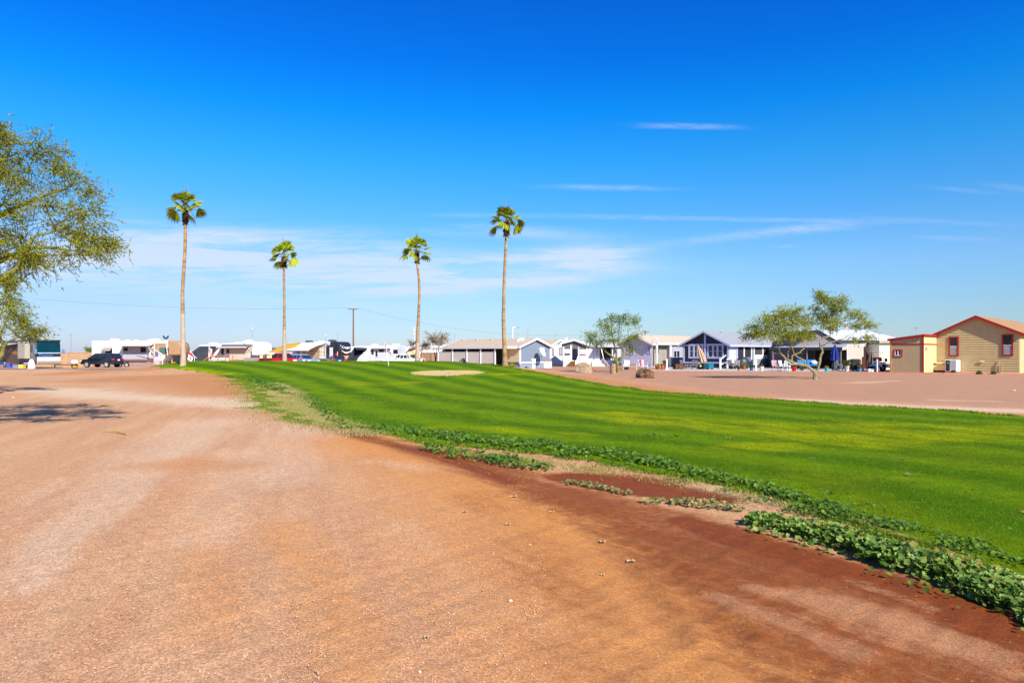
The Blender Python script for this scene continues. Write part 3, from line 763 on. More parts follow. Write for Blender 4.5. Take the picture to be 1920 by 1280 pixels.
rt = random.Random(11)
def pc(px, py, rx, ry, d, spread, ydep=None):
    """cluster centre from where the photo shows it, at its own depth"""
    dd_ = d + rt.uniform(-spread, spread)
    k = dd_ / FPX
    return (P3(px, py, dd_), (rx * k * 1.3, (rx + ry) * 0.5 * k * 1.5, ry * k * 1.3))

# near tree at the left edge: trunk stands just outside the picture
D1 = 14.0
tb = on(-118, D1)
cl1 = [(20, 268, 55, 38), (85, 292, 50, 38), (55, 345, 70, 42), (140, 352, 45, 32), (178, 400, 36, 30), (110, 425, 75, 34), (195, 452, 32, 20), (35, 440, 60, 36), (160, 480, 48, 18), (70, 500, 55, 24),
       (12, 322, 45, 46), (10, 385, 50, 40), (95, 385, 50, 30), (150, 430, 50, 25), (210, 462, 20, 10), (0, 250, 30, 20), (125, 318, 30, 20), (175, 368, 25, 18),
       (-70, 290, 80, 60), (-130, 400, 95, 70), (-60, 420, 60, 50), (-220, 330, 90, 70), (-250, 440, 80, 50), (-150, 250, 70, 40), (25, 528, 40, 20), (-40, 520, 60, 28), (60, 470, 40, 24), (-10, 480, 50, 30)]
cl1 = [pc(a - 8, b_, c, d, D1, 1.3) for a, b_, c, d in cl1]
z0 = hz(tb.x, tb.y)
L1 = [([tb, on(-122, D1, 0.9), P3(-116, 560, D1)], [.20, .17, .14]),
      ([P3(-116, 560, D1), P3(-60, 545, D1 - .3), P3(0, 525, D1 - .4), P3(35, 503, D1 - .4), P3(42, 470, D1 - .3), P3(70, 440, D1 - .2), P3(120, 425, D1)], [.13, .085, .065, .05, .042, .03, .018]),
      ([P3(-116, 560, D1), P3(-70, 515, D1 + .3), P3(0, 490, D1 + .3), P3(45, 468, D1 + .2), P3(110, 465, D1 + .3), P3(170, 470, D1 + .5)], [.12, .08, .055, .04, .025, .014]),
      ([P3(-116, 560, D1), P3(-90, 470, D1 + .2), P3(-40, 430, D1 + .2), P3(20, 395, D1), P3(75, 370, D1 + .3), P3(140, 345, D1 + .5)], [.12, .09, .07, .05, .03, .015]),
      ([P3(-90, 470, D1 + .2), P3(-70, 380, D1 - .4), P3(-20, 330, D1 - .5), P3(20, 280, D1 - .4)], [.08, .06, .04, .015]),
      ([P3(-116, 560, D1), P3(-170, 470, D1 + .4), P3(-210, 380, D1 + .6)], [.12, .08, .03])]
desert_tree('large feathery yellow green tree leaning in at the left edge of the photo', tb, L1, cl1, .062, .018, 2.9, leaf_y, bark_g, seed=3, droop=.22, subs=15, spray=12, twig_r=.010, nleaf_=7, off_=.09)

# second tree on the left, further back, in front of the motorhome
D2 = 28.0
tb = on(-14, D2)
cl2 = [(18, 585, 36, 18), (55, 608, 24, 12), (28, 618, 36, 12), (-40, 580, 45, 32), (74, 622, 16, 7), (5, 568, 26, 14), (-70, 610, 40, 26), (-20, 625, 30, 14), (60, 630, 22, 7), (40, 596, 22, 10), (-60, 550, 40, 20)]
cl2 = [pc(a, b_, c, d, D2, 1.0) for a, b_, c, d in cl2]
L2 = [([tb, P3(-6, 676, D2), P3(4, 664, D2), P3(6, 650, D2), P3(14, 640, D2), P3(30, 634, D2)], [.13, .11, .085, .07, .05, .03]),
      ([P3(4, 664, D2), P3(-10, 640, D2 + .2), P3(-25, 610, D2 + .2), P3(-40, 585, D2)], [.09, .07, .05, .025]),
      ([P3(6, 650, D2), P3(0, 630, D2 - .2), P3(10, 605, D2 - .2), P3(18, 585, D2)], [.06, .05, .035, .015])]
desert_tree('smaller feathery tree with curved yellow limb in front of the motorhome', tb, L2, cl2, .12, .030, 3.0, leaf_y, bark_g, seed=5, droop=.3, subs=13, spray=9, twig_r=.012)

# slender palo verde by the white porch house
tb = G(1159, 698); D3 = tb.y
cl3 = [(1145, 598, 18, 9), (1160, 604, 20, 11), (1136, 612, 18, 11), (1176, 610, 15, 12), (1116, 630, 20, 8), (1150, 624, 22, 11), (1180, 636, 15, 10), (1186, 656, 12, 11), (1104, 639, 12, 7), (1130, 640, 18, 7), (1192, 604, 8, 14), (1170, 592, 6, 8), (1150, 640, 16, 7), (1120, 645, 12, 5), (1195, 630, 8, 12)]
cl3 = [pc(a, b_, c, d, D3, .9) for a, b_, c, d in cl3]
q3 = lambda x, y, o=0: P3(x, y, D3 + o)
L3 = [([tb, q3(1158.5, 690), q3(1157.5, 682), q3(1156, 672), q3(1155.5, 660), q3(1151, 645), q3(1147, 625), q3(1146, 605)], [.20, .15, .12, .10, .085, .065, .04, .015]),
      ([q3(1157, 680), q3(1152, 671), q3(1143, 665), q3(1134, 658), q3(1128, 650), q3(1118, 638)], [.10, .085, .07, .06, .04, .015]),
      ([q3(1158, 683), q3(1164, 672), q3(1170, 665), q3(1168, 656), q3(1162, 648), q3(1158, 640), q3(1160, 620), q3(1162, 605)], [.12, .10, .09, .075, .065, .05, .03, .015]),
      ([q3(1169, 666), q3(1176, 660), q3(1177, 645), q3(1178, 625), q3(1177, 610)], [.07, .06, .045, .03, .014]),
      ([q3(1162, 648), q3(1170, 635, .3), q3(1182, 640, .4)], [.045, .03, .014])]
desert_tree('slender multi-limbed green trunk tree beside the white porch house', tb, L3, cl3, .17, .036, 2.1, leaf_b, bark_g, seed=8, droop=.2, subs=13, spray=8, twig_r=.016)

# leaning mesquite in the middle of the gravel yard, right
tb = G(1528, 711); D4 = tb.y
cl4 = [(1420, 616, 20, 13), (1440, 601, 20, 13), (1456, 592, 18, 11), (1470, 611, 24, 15), (1481, 587, 17, 11), (1496, 600, 18, 14), (1500, 626, 20, 11), (1450, 626, 26, 10), (1409, 629, 13, 7), (1516, 630, 12, 8), (1490, 581, 12, 8), (1430, 628, 20, 9), (1480, 632, 20, 8), (1462, 606, 18, 12), (1515, 606, 14, 12),
       (1545, 560, 14, 12), (1560, 574, 17, 13), (1573, 565, 14, 11), (1536, 555, 6, 10), (1550, 594, 18, 10), (1562, 606, 16, 8), (1606, 590, 18, 9), (1621, 600, 15, 8), (1611, 611, 15, 7), (1625, 634, 13, 4), (1600, 638, 15, 4), (1562, 616, 8, 7), (1526, 580, 11, 12), (1578, 582, 12, 9), (1540, 600, 10, 10), (1632, 609, 8, 4)]
cl4 = [pc(a, b_, c, d, D4, .8) for a, b_, c, d in cl4]
q4 = lambda x, y, o=0: P3(x, y, D4 + o)
L4 = [([tb, q4(1528.5, 704), q4(1527.5, 698)], [0.158, 0.122, 0.108]),
      ([q4(1528, 700), q4(1533, 694.6), q4(1535, 686), q4(1537, 678), q4(1538, 670), q4(1540, 664), q4(1542.5, 659), q4(1541, 654), q4(1537.5, 648), q4(1537.5, 637), q4(1545, 632.5), q4(1556, 630), q4(1557, 612), q4(1553, 598), q4(1548, 583)], [0.094, 0.086, 0.083, 0.079, 0.076, 0.076, 0.079, 0.065, 0.061, 0.058, 0.054, 0.050, 0.040, 0.034, 0.017]),
      ([q4(1538, 648), q4(1546, 647, -.2), q4(1552, 642, -.3), q4(1567, 639, -.4), q4(1584, 634, -.4), q4(1590, 628, -.4), q4(1598, 625.5, -.3)], [0.043, 0.043, 0.038, 0.034, 0.030, 0.021, 0.010]),
      ([q4(1556, 620), q4(1575, 604, .3), q4(1592, 600, .4), q4(1606, 594, .4)], [0.043, 0.030, 0.021, 0.010]),
      ([q4(1527.5, 698), q4(1521, 692), q4(1515.6, 687.5), q4(1504, 684), q4(1493, 681.5), q4(1484, 678), q4(1473, 673), q4(1469, 667), q4(1464.6, 664.5), q4(1461, 656), q4(1458, 649), q4(1450, 636), q4(1440, 620)], [0.108, 0.101, 0.097, 0.094, 0.086, 0.079, 0.068, 0.061, 0.054, 0.047, 0.040, 0.034, 0.015]),
      ([q4(1497, 682.5), q4(1486, 683, -.2), q4(1478, 682, -.3)], [0.072, 0.065, 0.058]),
      ([q4(1485, 678), q4(1484.5, 668), q4(1490, 663.5), q4(1498, 662), q4(1503, 657), q4(1508, 653), q4(1513, 640)], [0.058, 0.050, 0.043, 0.040, 0.038, 0.034, 0.015]),
      ([q4(1510, 686), q4(1509.5, 677), q4(1503, 673.5), q4(1495, 669), q4(1490, 664), q4(1484, 650), q4(1484, 632), q4(1486, 612)], [0.065, 0.058, 0.054, 0.047, 0.043, 0.034, 0.025, 0.013]),
      ([q4(1477, 672), q4(1477, 660), q4(1484, 648), q4(1488, 640), q4(1496, 622)], [0.043, 0.043, 0.038, 0.030, 0.013]),
      ([q4(1466, 664), q4(1452, 662), q4(1444, 660)], [0.030, 0.017, 0.009])]
desert_tree('leaning pale trunk tree with two feathery crowns in the gravel yard', tb, L4, cl4, .16, .036, 3.1, leaf_m, bark_p, seed=12, droop=.2, subs=13, spray=8, twig_r=.016)

# dead looking bushes and small far trees beyond the trailers
leaf_t = leafmat('tan_twiglet', C(150, 110, 70, 0.6), C(200, 160, 110, 0.6), 0.8, 0.2)
def bare_bush(label, px, d, clusters, stems, seed, leafm=leaf_t, name='bare_bush', dens=.5, cat='bush'):
    b0 = on(px, d)
    L = [([b0] + [P3(a, c, d) for a, c in s], [.06] + [.045 - .010 * i for i in range(len(s))]) for s in stems]
    desert_tree(label, b0, L, [pc(a, b_, c, e, d, .6) for a, b_, c, e in clusters], .30, .050, dens * 4.0, leafm, bark_d, seed=seed, droop=-.25, subs=14, spray=6, twig_r=.012, name=name, cat=cat)
bare_bush('leafless tan bush with two upright tufts behind the green', 818, 84, [(811, 634, 9, 10), (818, 642, 9, 8), (832, 636, 9, 10), (826, 644, 8, 7)], [[(814, 660), (812, 650), (811, 640)], [(818, 655), (822, 650), (830, 642)]], 21)
bare_bush('leafless tan bush behind the white washed palm trunk', 785, 86, [(776, 644, 7, 5), (793, 650, 9, 7), (800, 646, 5, 4)], [[(782, 660), (777, 650)], [(790, 660), (793, 650)]], 22)
bare_bush('small round tan bush beside the grey screened house', 834, 82, [(834, 658, 5, 6)], [[(834, 670), (834, 662)]], 23)
bare_bush('small yellow green tree behind the black nosed trailer', 640, 125, [(636, 652, 6, 5), (643, 657, 6, 4), (640, 661, 7, 3)], [[(640, 670), (639, 658)]], 24, leaf_b, 'small_tree', .9, 'tree')
bare_bush('dark green treetop above the block wall left of the white trailer', 166, 150, [(164, 655, 5, 4), (172, 658, 5, 4)], [[(167, 668), (167, 660)]], 25, leaf_b, 'small_tree', .9, 'tree')

# ------------------------------------------------------------------ fan palms
ptrunk = bpy.data.materials.new('palm_trunk'); ptrunk.use_nodes = True
t = ptrunk.node_tree; q = NT(t); b = t.nodes['Principled BSDF']
co = q.n('ShaderNodeTexCoord').outputs['Object']
z_ = q.n('ShaderNodeSeparateXYZ', i0=co).outputs[2]
n_ = q.noise(co, 2.2, 4, .6)
ring = q.ss(q.m('ABSOLUTE', q.m('SUBTRACT', q.m('FRACT', q.m('ADD', q.m('MULTIPLY', z_, 5.5), n_)), .5)), .25, .5)
bands = q.noise(q.mapping(co, sc=(.3, .3, 1.3)), 1.0, 4, .7)
cc = q.mix(q.ss(bands, .3, .7), C(150, 108, 66, .66), C(214, 178, 128, .74))
cc = q.mix(q.m('MULTIPLY', ring, .6), cc, C(96, 70, 46, .6))
t.links.new(cc, b.inputs['Base Color']); b.inputs['Roughness'].default_value = .9
bp = q.n('ShaderNodeBump'); bp.inputs['Strength'].default_value = .5; bp.inputs['Distance'].default_value = .03
q.put(bp.inputs['Height'], q.m('SUBTRACT', q.noise(co, 14, 3), ring)); t.links.new(bp.outputs[0], b.inputs['Normal'])
pwhite = mat('whitewash', C(222, 196, 168, .56), .9, var=.14, vscale=2.5, bump=.4, bscale=10)
pboot = mat('palm_boots', C(104, 66, 36, .55), .95, var=.45, vscale=5, bump=.8, bscale=18)
pleaf = leafmat('palm_leaf', C(82, 116, 12, .82), C(196, 200, 50, .92), .45, .4)
ppet = mat('palm_petiole', C(160, 140, 60, .55), .7)

def palm(label, path, rads, white_to, crown_px, boot, d, n_fr, rpx, seed, spikes=True):
    rd = random.Random(seed); rg = np.random.default_rng(seed)
    base = on(path[0][0], d, -0.12)
    root = thing('fan_palm', label, 'palm tree', base, 0, 'tall fan palms around the green')
    k = d / FPX
    pts = [P3(x, y, d) - base for x, y in path]; pts[0] = Vector((0, 0, 0))
    # resample
    zs = [p.z for p in pts]; N = 60
    fp, fr = [], []
    for i in range(N + 1):
        z = zs[0] + (zs[-1] - zs[0]) * i / N
        fp.append(Vector((np.interp(z, zs, [p.x for p in pts]), 0, z)))
        r = np.interp(z, [0, .5, 1.6, zs[-1] * .5, zs[-1]], rads)
        fr.append(r * (1 + rd.uniform(-.03, .03)))
    xs_ = np.array([p.x for p in fp]); kk = np.hanning(9); kk /= kk.sum()
    xs2 = np.convolve(np.pad(xs_, 4, mode='edge'), kk, 'valid')
    for p, xx in zip(fp, xs2): p.x = xx
    tm = MB(); tm.tube(fp, fr, 14); tm.build('trunk', ptrunk, root, smooth=True)
    if white_to:
        zc = P3(0, white_to, d).z - base.z
        wm = MB(); sel = [i for i in range(N + 1) if fp[i].z <= zc]
        wm.tube([fp[i] for i in sel], [fr[i] + .006 for i in sel], 14); wm.build('whitewash', pwhite, root, smooth=True)
    # ragged cut leaf bases under the crown
    bm_ = MB(); zb0 = P3(0, boot[1], d).z - base.z; zb1 = P3(0, boot[0], d).z - base.z
    xt = fp[-1].x
    for j in range(150):
        s = rd.random(); z = zb0 + (zb1 - zb0) * s; a = rd.uniform(0, 6.283)
        r0 = boot[2] * k * (.55 + .45 * math.sin(math.pi * min(1, .15 + s * .85)))
        xx = np.interp(z, [p.z for p in fp], [p.x for p in fp])
        up = Vector((math.cos(a) * .55, math.sin(a) * .55, rd.uniform(.3, 1.0) if rd.random() < .75 else rd.uniform(-.9, -.2))).normalized()
        p0 = Vector((xx + math.cos(a) * r0 * .35, math.sin(a) * r0 * .35, z))
        bm_.tube([p0, p0 + up * rd.uniform(.16, .34)], [.065, .025], 4)
    bm_.lathe([(boot[2] * k * .42, zb0 - .05), (boot[2] * k * .6, (zb0 + zb1) / 2), (boot[2] * k * .45, zb1 + .25)], (xt, 0), 9)
    bm_.build('leaf_base', pboot, root)
    # fronds
    cx, cz = X_(crown_px[0], d) - base.x, P3(0, crown_px[1], d).z - base.z
    zt = zb1 + .05
    top = Vector((xt, 0, zt))
    Vs, Fs, off = [], [], 0
    pm = MB()
    ga = 2.39996
    for i in range(n_fr):
        a = i * ga + rd.uniform(-.2, .2); f = (i + .5) / n_fr
        el = math.radians(86 - 106 * f ** 1.0 + rd.uniform(-9, 9))
        Lp = rpx * k * rd.uniform(.38, .60)
        dirv = Vector((math.cos(a) * math.cos(el), math.sin(a) * math.cos(el), math.sin(el)))
        p1 = top + dirv * Lp * .55 + Vector((0, 0, .05)); p2 = top + dirv * Lp + Vector((0, 0, -.05 * (1 - abs(math.sin(el)))))
        pm.tube([top, p1, p2], [.035, .025, .018], 4)
        axis = (p2 - p1).normalized()
        side = axis.cross(Vector((0, 0, 1)));
        if side.length < .1: side = Vector((-math.sin(a), math.cos(a), 0))
        side.normalize(); rl_ = Matrix.Rotation(rd.uniform(-1, 1) * R(55), 3, axis); side = rl_ @ side; nrm = side.cross(axis).normalized()
        bl_ = rpx * k * rd.uniform(.40, .54)
        nleaf = 22
        for j in range(nleaf):
            th = (j / (nleaf - 1) - .5) * math.radians(165)
            dv = axis * math.cos(th) + side * math.sin(th)
            pl = .05 if j % 2 else -.05
            ln = bl_ * (1 - .25 * (abs(th) / 1.75) ** 2) * rd.uniform(.88, 1.08)
            pts_ = []
            for s in (0, .35, .68, 1.0):
                drop = -(s ** 2.6) * ln * (.08 + .22 * f + .08 * abs(math.sin(th)))
                pts_.append(p2 + dv * (ln * s) + nrm * (pl * s * .6) + Vector((0, 0, drop)))
            wv = dv.cross(nrm).normalized()
            w_ = [.030, .075, .060, .006]
            ring_ = []
            for p, ww in zip(pts_, w_):
                ring_ += [p - wv * ww, p + wv * ww]
            Vs += [tuple(p) for p in ring_]
            for m_ in range(3): Fs.append((off + 2 * m_, off + 2 * m_ + 1, off + 2 * m_ + 3, off + 2 * m_ + 2))
            off += 8
    # a spear and bloom stalks
    for j in range(3):
        a = rd.uniform(0, 6.28); pm.tube([top, top + Vector((math.cos(a) * .12, math.sin(a) * .12, rpx * k * .9)), top + Vector((math.cos(a) * .3, math.sin(a) * .3, rpx * k * 1.25))], [.03, .02, .006], 4)
    pm.build('leaf_stalk', ppet, root)
    arr_mesh('crown', np.array(Vs), np.array(Fs), pleaf, root)
    return root

palm('tallest fan palm with white trunk base rising at the left end of the green', [(342.5, 683), (344, 677), (343, 620), (342.5, 581), (342, 547), (345, 500), (347, 470), (347.5, 440), (347.6, 402)], [.32, .27, .22, .155, .14], 585, (348, 378), (394, 421, 7), 64.0, 20, 38, 31)
palm('second fan palm from the left standing beside the red pickup', [(533.6, 680), (533.6, 675), (533, 600), (533, 551), (532.5, 520), (532.5, 486)], [.27, .23, .19, .13, .12], 618, (532.5, 470), (485, 500, 6.5), 73.5, 15, 33, 32)
palm('fan palm with bowed trunk and long whitewashed base right of the flagstick', [(782.5, 681), (782.5, 676), (783.5, 620), (784.5, 600), (786.5, 548), (785.5, 520), (782, 494), (781.5, 478)], [.28, .24, .20, .14, .12], 642, (781.5, 460), (474, 493, 6.5), 73.0, 18, 34, 33)
palm('fan palm on bare dirt in front of the grey house with screened porch', [(947, 690), (947, 685), (945.5, 640), (943.8, 599), (944.5, 560), (945.2, 532), (947.5, 480), (949.6, 440), (950, 425)], [.30, .23, .18, .13, .115], None, (949.6, 400), (420, 442, 7), 57.0, 18, 38, 34)
# ------------------------------------------------------------------ houses
UD = Vector((0.68, -0.733, 0)); VD = Vector((0.733, 0.68, 0))     # the two street directions of the park
RZ_V = math.atan2(0.68, 0.733)          # local x runs right and away
RZ_U = math.atan2(0.733, -0.68)         # local x runs left and away
white_p = mat('white_paint', (0.80, 0.79, 0.76, 1), 0.55, var=0.05)
cream_p = mat('cream_siding', C(238, 218, 158, .86), 0.7, var=0.06, groove=('X', .22, .25))
glass = mat('window_glass', (0.020, 0.026, 0.032, 1), 0.08, var=0.3, vscale=1.5, spec=0.6)
glass_b = mat('blind_glass', (0.30, 0.31, 0.32, 1), 0.2, var=0.2, vscale=2, spec=0.5)
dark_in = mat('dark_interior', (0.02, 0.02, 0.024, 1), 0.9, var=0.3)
shingle_tan = mat('tan_shingles', C(206, 182, 156, .84), 0.95, var=0.14, vscale=4, bump=0.5, bscale=14)
shingle_grey = mat('grey_shingles', C(180, 182, 188, .60), 0.95, var=0.14, vscale=4, bump=0.5, bscale=14)
shingle_brown = mat('brown_shingles', C(196, 150, 104, .66), 0.95, var=0.22, vscale=5, bump=0.6, bscale=14)
metal_w = mat('white_metal_roof', (0.68, 0.69, 0.70, 1), 0.4, var=0.06, groove=('X', .45, .25))
screen_m = mat('beige_sunscreen', C(226, 214, 196, .95), 0.95, var=0.05, vscale=1.0)
wood_o = mat('orange_wood', C(206, 132, 62, .75), 0.75, var=0.2, vscale=6)
steel = mat('galvanised_steel', (0.45, 0.46, 0.47, 1), 0.4, 0.8, var=0.15)
black_p = mat('black_plastic', (0.025, 0.025, 0.028, 1), 0.5, var=0.25)
grey_p = mat('grey_plastic', (0.28, 0.29, 0.30, 1), 0.55, var=0.12)

class House:
    """gabled manufactured home; local x = long axis, y*sy = width, origin at the near corner"""
    def __init__(s, name, label, cat, corner, rz, L, Wd, sy, skirt, eave, ridge, wallm, roofm, trimm, skirtm=None, over=.35, group=None, gable_m=None, wall_part=True):
        s.sy, s.L, s.W, s.eave, s.ridge = sy, L, Wd, eave, ridge; s.off = 0.0
        s.root = thing(name, label, cat, corner, rz, group)
        w = MB(); w.prism([(0, skirt), (sy * Wd, skirt), (sy * Wd, eave), (sy * Wd / 2, ridge - .02), (0, eave)], 'x', 0, L)
        w.build('wall', wallm, s.root)
        if skirt > 0.05:
            k = MB(); k.box(.04, L - .04, sy * .04, sy * (Wd - .04), -.3, skirt); k.build('skirting', skirtm or wallm, s.root)
        # roof slabs
        sl = (ridge - eave) / (Wd / 2); e0 = eave - sl * over; th = .10
        r = MB()
        r.prism([(-sy * over, e0 + .02), (sy * Wd / 2, ridge + .02), (sy * (Wd + over), e0 + .02), (sy * (Wd + over), e0 + .02 + th), (sy * Wd / 2, ridge + .02 + th), (-sy * over, e0 + .02 + th)], 'x', -over, L + over)
        s.roof = r.build('roof', roofm, s.root)
        f = MB(); fh = .20
        for x0 in (-over - .035, L + over + .005):
            for a, b_ in ((-over, Wd / 2), (Wd + over, Wd / 2)):
                f.prism([(sy * a, e0 + .02 + th + .01), (sy * b_, ridge + .02 + th + .01), (sy * b_, ridge + .02 + th - fh), (sy * a, e0 + .02 + th - fh)], 'x', x0, x0 + .03)
        for y0 in (-over - .035, Wd + over + .005):
            f.box(-over, L + over, sy * y0, sy * (y0 + .03), e0 + th - fh + .03, e0 + th + .03)
        f.build('fascia', trimm, s.root)
        s.trim = trimm
    def fb(s, m, face, a0, a1, z0, z1, o0, o1, mi=0):
        o0, o1 = o0 + s.off * (o0 > 0), o1 + s.off
        if face == 'g': m.box(-o0, -o1, s.sy * a0, s.sy * a1, z0, z1, mi)
        else: m.box(a0, a1, -s.sy * o0, -s.sy * o1, z0, z1, mi)
    def part(s, name, m, spec, parent=None):
        b_ = MB()
        for sp in spec: s.fb(b_, *sp)
        return b_.build(name, m, parent or s.root)
    def win(s, face, a, z, w_, h, nx=1, nz=1, frame=None, pane=glass, fw=.09, sash=None, name='window', shutter=None):
        fr = MB(); o = .05
        s.fb(fr, face, a, a + fw, z, z + h, -.01, o); s.fb(fr, face, a + w_ - fw, a + w_, z, z + h, -.01, o)
        s.fb(fr, face, a + fw, a + w_ - fw, z, z + fw, -.01, o); s.fb(fr, face, a + fw, a + w_ - fw, z + h - fw, z + h, -.01, o)
        f_ = fr.build(name, frame or s.trim, s.root)
        pm = MB(); s.fb(pm, face, a + fw, a + w_ - fw, z + fw, z + h - fw, -.01, .012); pm.build('pane', pane, f_)
        mm = MB()
        for i in range(1, nx):
            x = a + fw + (w_ - 2 * fw) * i / nx; s.fb(mm, face, x - .03, x + .03, z + fw, z + h - fw, .012, o - .01)
        for i in range(1, nz):
            y = z + fw + (h - 2 * fw) * i / nz; s.fb(mm, face, a + fw, a + w_ - fw, y - .025, y + .025, .012, o - .014)
        if mm.v: mm.build('sash', sash or frame or s.trim, f_)
        return f_
    def door(s, face, a, z, w_, h, frame, leaf, name='door'):
        fr = MB(); s.fb(fr, face, a, a + .09, z, z + h, -.01, .05); s.fb(fr, face, a + w_ - .09, a + w_, z, z + h, -.01, .05); s.fb(fr, face, a + .09, a + w_ - .09, z + h - .09, z + h, -.01, .05)
        f_ = fr.build(name, frame, s.root)
        m = MB(); s.fb(m, face, a + .09, a + w_ - .09, z, z + h - .09, -.01, .02); m.build('door_leaf', leaf, f_)
        k = MB(); s.fb(k, face, a + w_ - .20, a + w_ - .14, z + .95, z + 1.02, .02, .08); k.build('handle', steel, f_)
        return f_
    def vents(s, n, z, m=None, xs=None):
        for i in range(n):
            x = s.L * (i + .6) / n; v = MB(); v.box(x, x + .35, s.sy * (s.W / 2 - .45), s.sy * (s.W / 2 - .2), s.ridge - .10, s.ridge + .06); v.build('roof_vent', m or grey_p, s.root)

def corner_at(px, d, dz=0.0):
    x = X_(px, d); return Vector((x, d, hz(x, d) + dz))

# --- tan house with red trim (far right)
red_t = mat('red_trim', C(176, 34, 36, .8), 0.6, var=0.12)
tan_w = mat('tan_lap_siding', C(222, 196, 140, .74), 0.75, var=0.06, vscale=2)
tan_g = mat('tan_grooved_siding', C(206, 180, 134, .74), 0.8, var=0.06, groove=('Y', .20, .35))
tan_g2 = mat('cream_sunlit_siding', C(236, 212, 150, .78), 0.8, var=0.05, groove=('X', .20, .2))  # lighter copy of the tan siding, sunlight put into the colour
P0 = corner_at(1756, 60.0)                      # far left corner of the gable wall
halfw = reach(P0, UD, 1831)
Wd = 2 * halfw
near = P0 + UD * Wd; near.z = 0.0
# local frame: x along VD, y along -UD  (origin at the near right corner, outside the frame)
H = House('tan_house', 'tan lap sided house with dark red trim at the right edge of the photo', 'house', near, RZ_V, 14.0, Wd, 1, 0.02, 3.30, 4.72, tan_w, shingle_brown, red_t, over=.32)
# lap siding boards on the gable wall, each tilted out at its lower edge
lap = MB(); ph = .20; z = .02
while z < 4.5:
    z1 = min(z + ph, 4.62)
    def span(zz):
        if zz <= 3.30: return 0.0, Wd
        f = (zz - 3.30) / (4.72 - 3.30) * Wd / 2
        return f, Wd - f
    a0, a1 = span(z); b0, b1 = span(z1)
    if b1 - b0 > .1:
        lap.add([(-.045, a0, z), (-.045, a1, z), (-.006, b1, z1), (-.006, b0, z1), (.0, a1, z), (.0, a0, z)], [(0, 3, 2, 1), (0, 1, 4, 5)])
    z += ph
lap.build('siding', tan_w, H.root)
H.off = .05
def from_left(px):   # wall coordinate (from the near corner) of a photo column
    return Wd - reach(P0, UD, px)
def zat(py, px):
    L_ = reach(P0, UD, px); p = P0 + UD * L_; return CZ + (HY - py) / FPX * p.y
for (pa, pb, ya, yb) in ((1779, 1798, 631, 668), (1879, 1900, 627, 667)):
    a1, a0 = from_left(pa), from_left(pb)
    f_ = H.win('g', a0, zat(yb, pb), a1 - a0, zat(ya, pa) - zat(yb, pa), 1, 2, red_t, glass, .11, sash=white_p)
    m = MB(); H.fb(m, 'g', a0 + .11, a1 - .11, zat(yb, pb) + .11, (zat(yb, pb) + zat(ya, pa)) / 2, .012, .02); m.build('blind', glass_b, f_)
gv = MB(); H.fb(gv, 'g', from_left(1846), from_left(1838), zat(679, 1840), zat(676, 1840), .03, .09); gv.build('vent_pipe', cream_p, H.root)
ut = MB()
for px_ in (1868, 1874, 1880): H.fb(ut, 'g', from_left(px_) - .02, from_left(px_) + .02, .1, .75 if px_ != 1874 else 1.1, .03, .07)
ut.build('pipe', tan_w, H.root)
# --- shed in front of its left corner
Lr = 3.6
S0 = P0 - VD * Lr; S0.z = 0.0
kk = reach(S0, -UD, 1669)
shed = thing('garden_shed', 'tan grooved shed with sloping red edged roof attached to the tan house', 'shed', S0, RZ_V)
hl, hr = Z_(636.5, (S0 - UD * kk).y) - .12, Z_(628, S0.y) - .12
m = MB(); m.prism([(0, 0), (kk, 0), (kk, hl), (0, hr)], 'x', 0, Lr - .06); wl_ = m.build('wall', [tan_g], shed)
m = MB(); m.box(0, Lr - .07, -.012, -.002, .02, hr - .05); m.build('side_panel', tan_g2, shed)  # pale sheet over the right face, painted as sunlit
m = MB(); m.prism([(-.12, hr + .02), (kk + .18, hl + .0), (kk + .18, hl + .18), (-.12, hr + .20)], 'x', -.18, Lr - .02); m.build('roof', red_t, shed)
m = MB(); zb = Z_(645, S0.y); m.box(-.03, -.002, -.03, kk + .02, zb - .05, zb + .05); m.box(-.002, Lr - .1, -.04, -.013, zb - .05, zb + .05); m.build('belt_trim', red_t, shed)
m = MB(); m.box(-.05, -.002, -.05, .07, 0, hr); m.build('corner_trim', red_t, shed)
m = MB(); m.box(-.04, -.002, kk - .12, kk + .02, 0, hl); m.build('corner_trim', mat('ochre_trim', C(226, 160, 90, .75), .7), shed)
a1_ = reach(S0, -UD, 1676); a0_ = reach(S0, -UD, 1692); zb0, zb1 = Z_(669, S0.y + 1), Z_(655, S0.y + 1)
m = MB(); m.box(-.05, .01, a0_, a1_, zb0, zb0 + .1); m.box(-.05, .01, a0_, a1_, zb1 - .1, zb1); m.box(-.05, .01, a0_, a0_ + .08, zb0 + .1, zb1 - .1); m.box(-.05, .01, a1_ - .08, a1_, zb0 + .1, zb1 - .1); wn = m.build('window', red_t, shed)
m = MB(); m.box(-.012, .01, a0_ + .08, a1_ - .08, zb0 + .1, zb1 - .1); m.build('pane', glass, wn)
m = MB(); am = (a0_ + a1_) / 2; m.box(-.04, -.012, am - .035, am + .035, zb0 + .1, zb1 - .1); m.box(-.036, -.012, a0_ + .08, a0_ + .13, zb0 + .1, zb1 - .1); m.box(-.036, -.012, a1_ - .13, a1_ - .08, zb0 + .1, zb1 - .1); m.box(-.034, -.012, a0_ + .13, a1_ - .13, zb0 + .1, zb0 + .15); m.build('sash', white_p, wn)
m = MB(); m.lathe([(.05, 0), (.09, .05), (.06, .2), (.02, .24)], (.55, -.09), 8); o_ = m.build('porch_lamp', steel, shed); o_.location.z = Z_(656, S0.y)
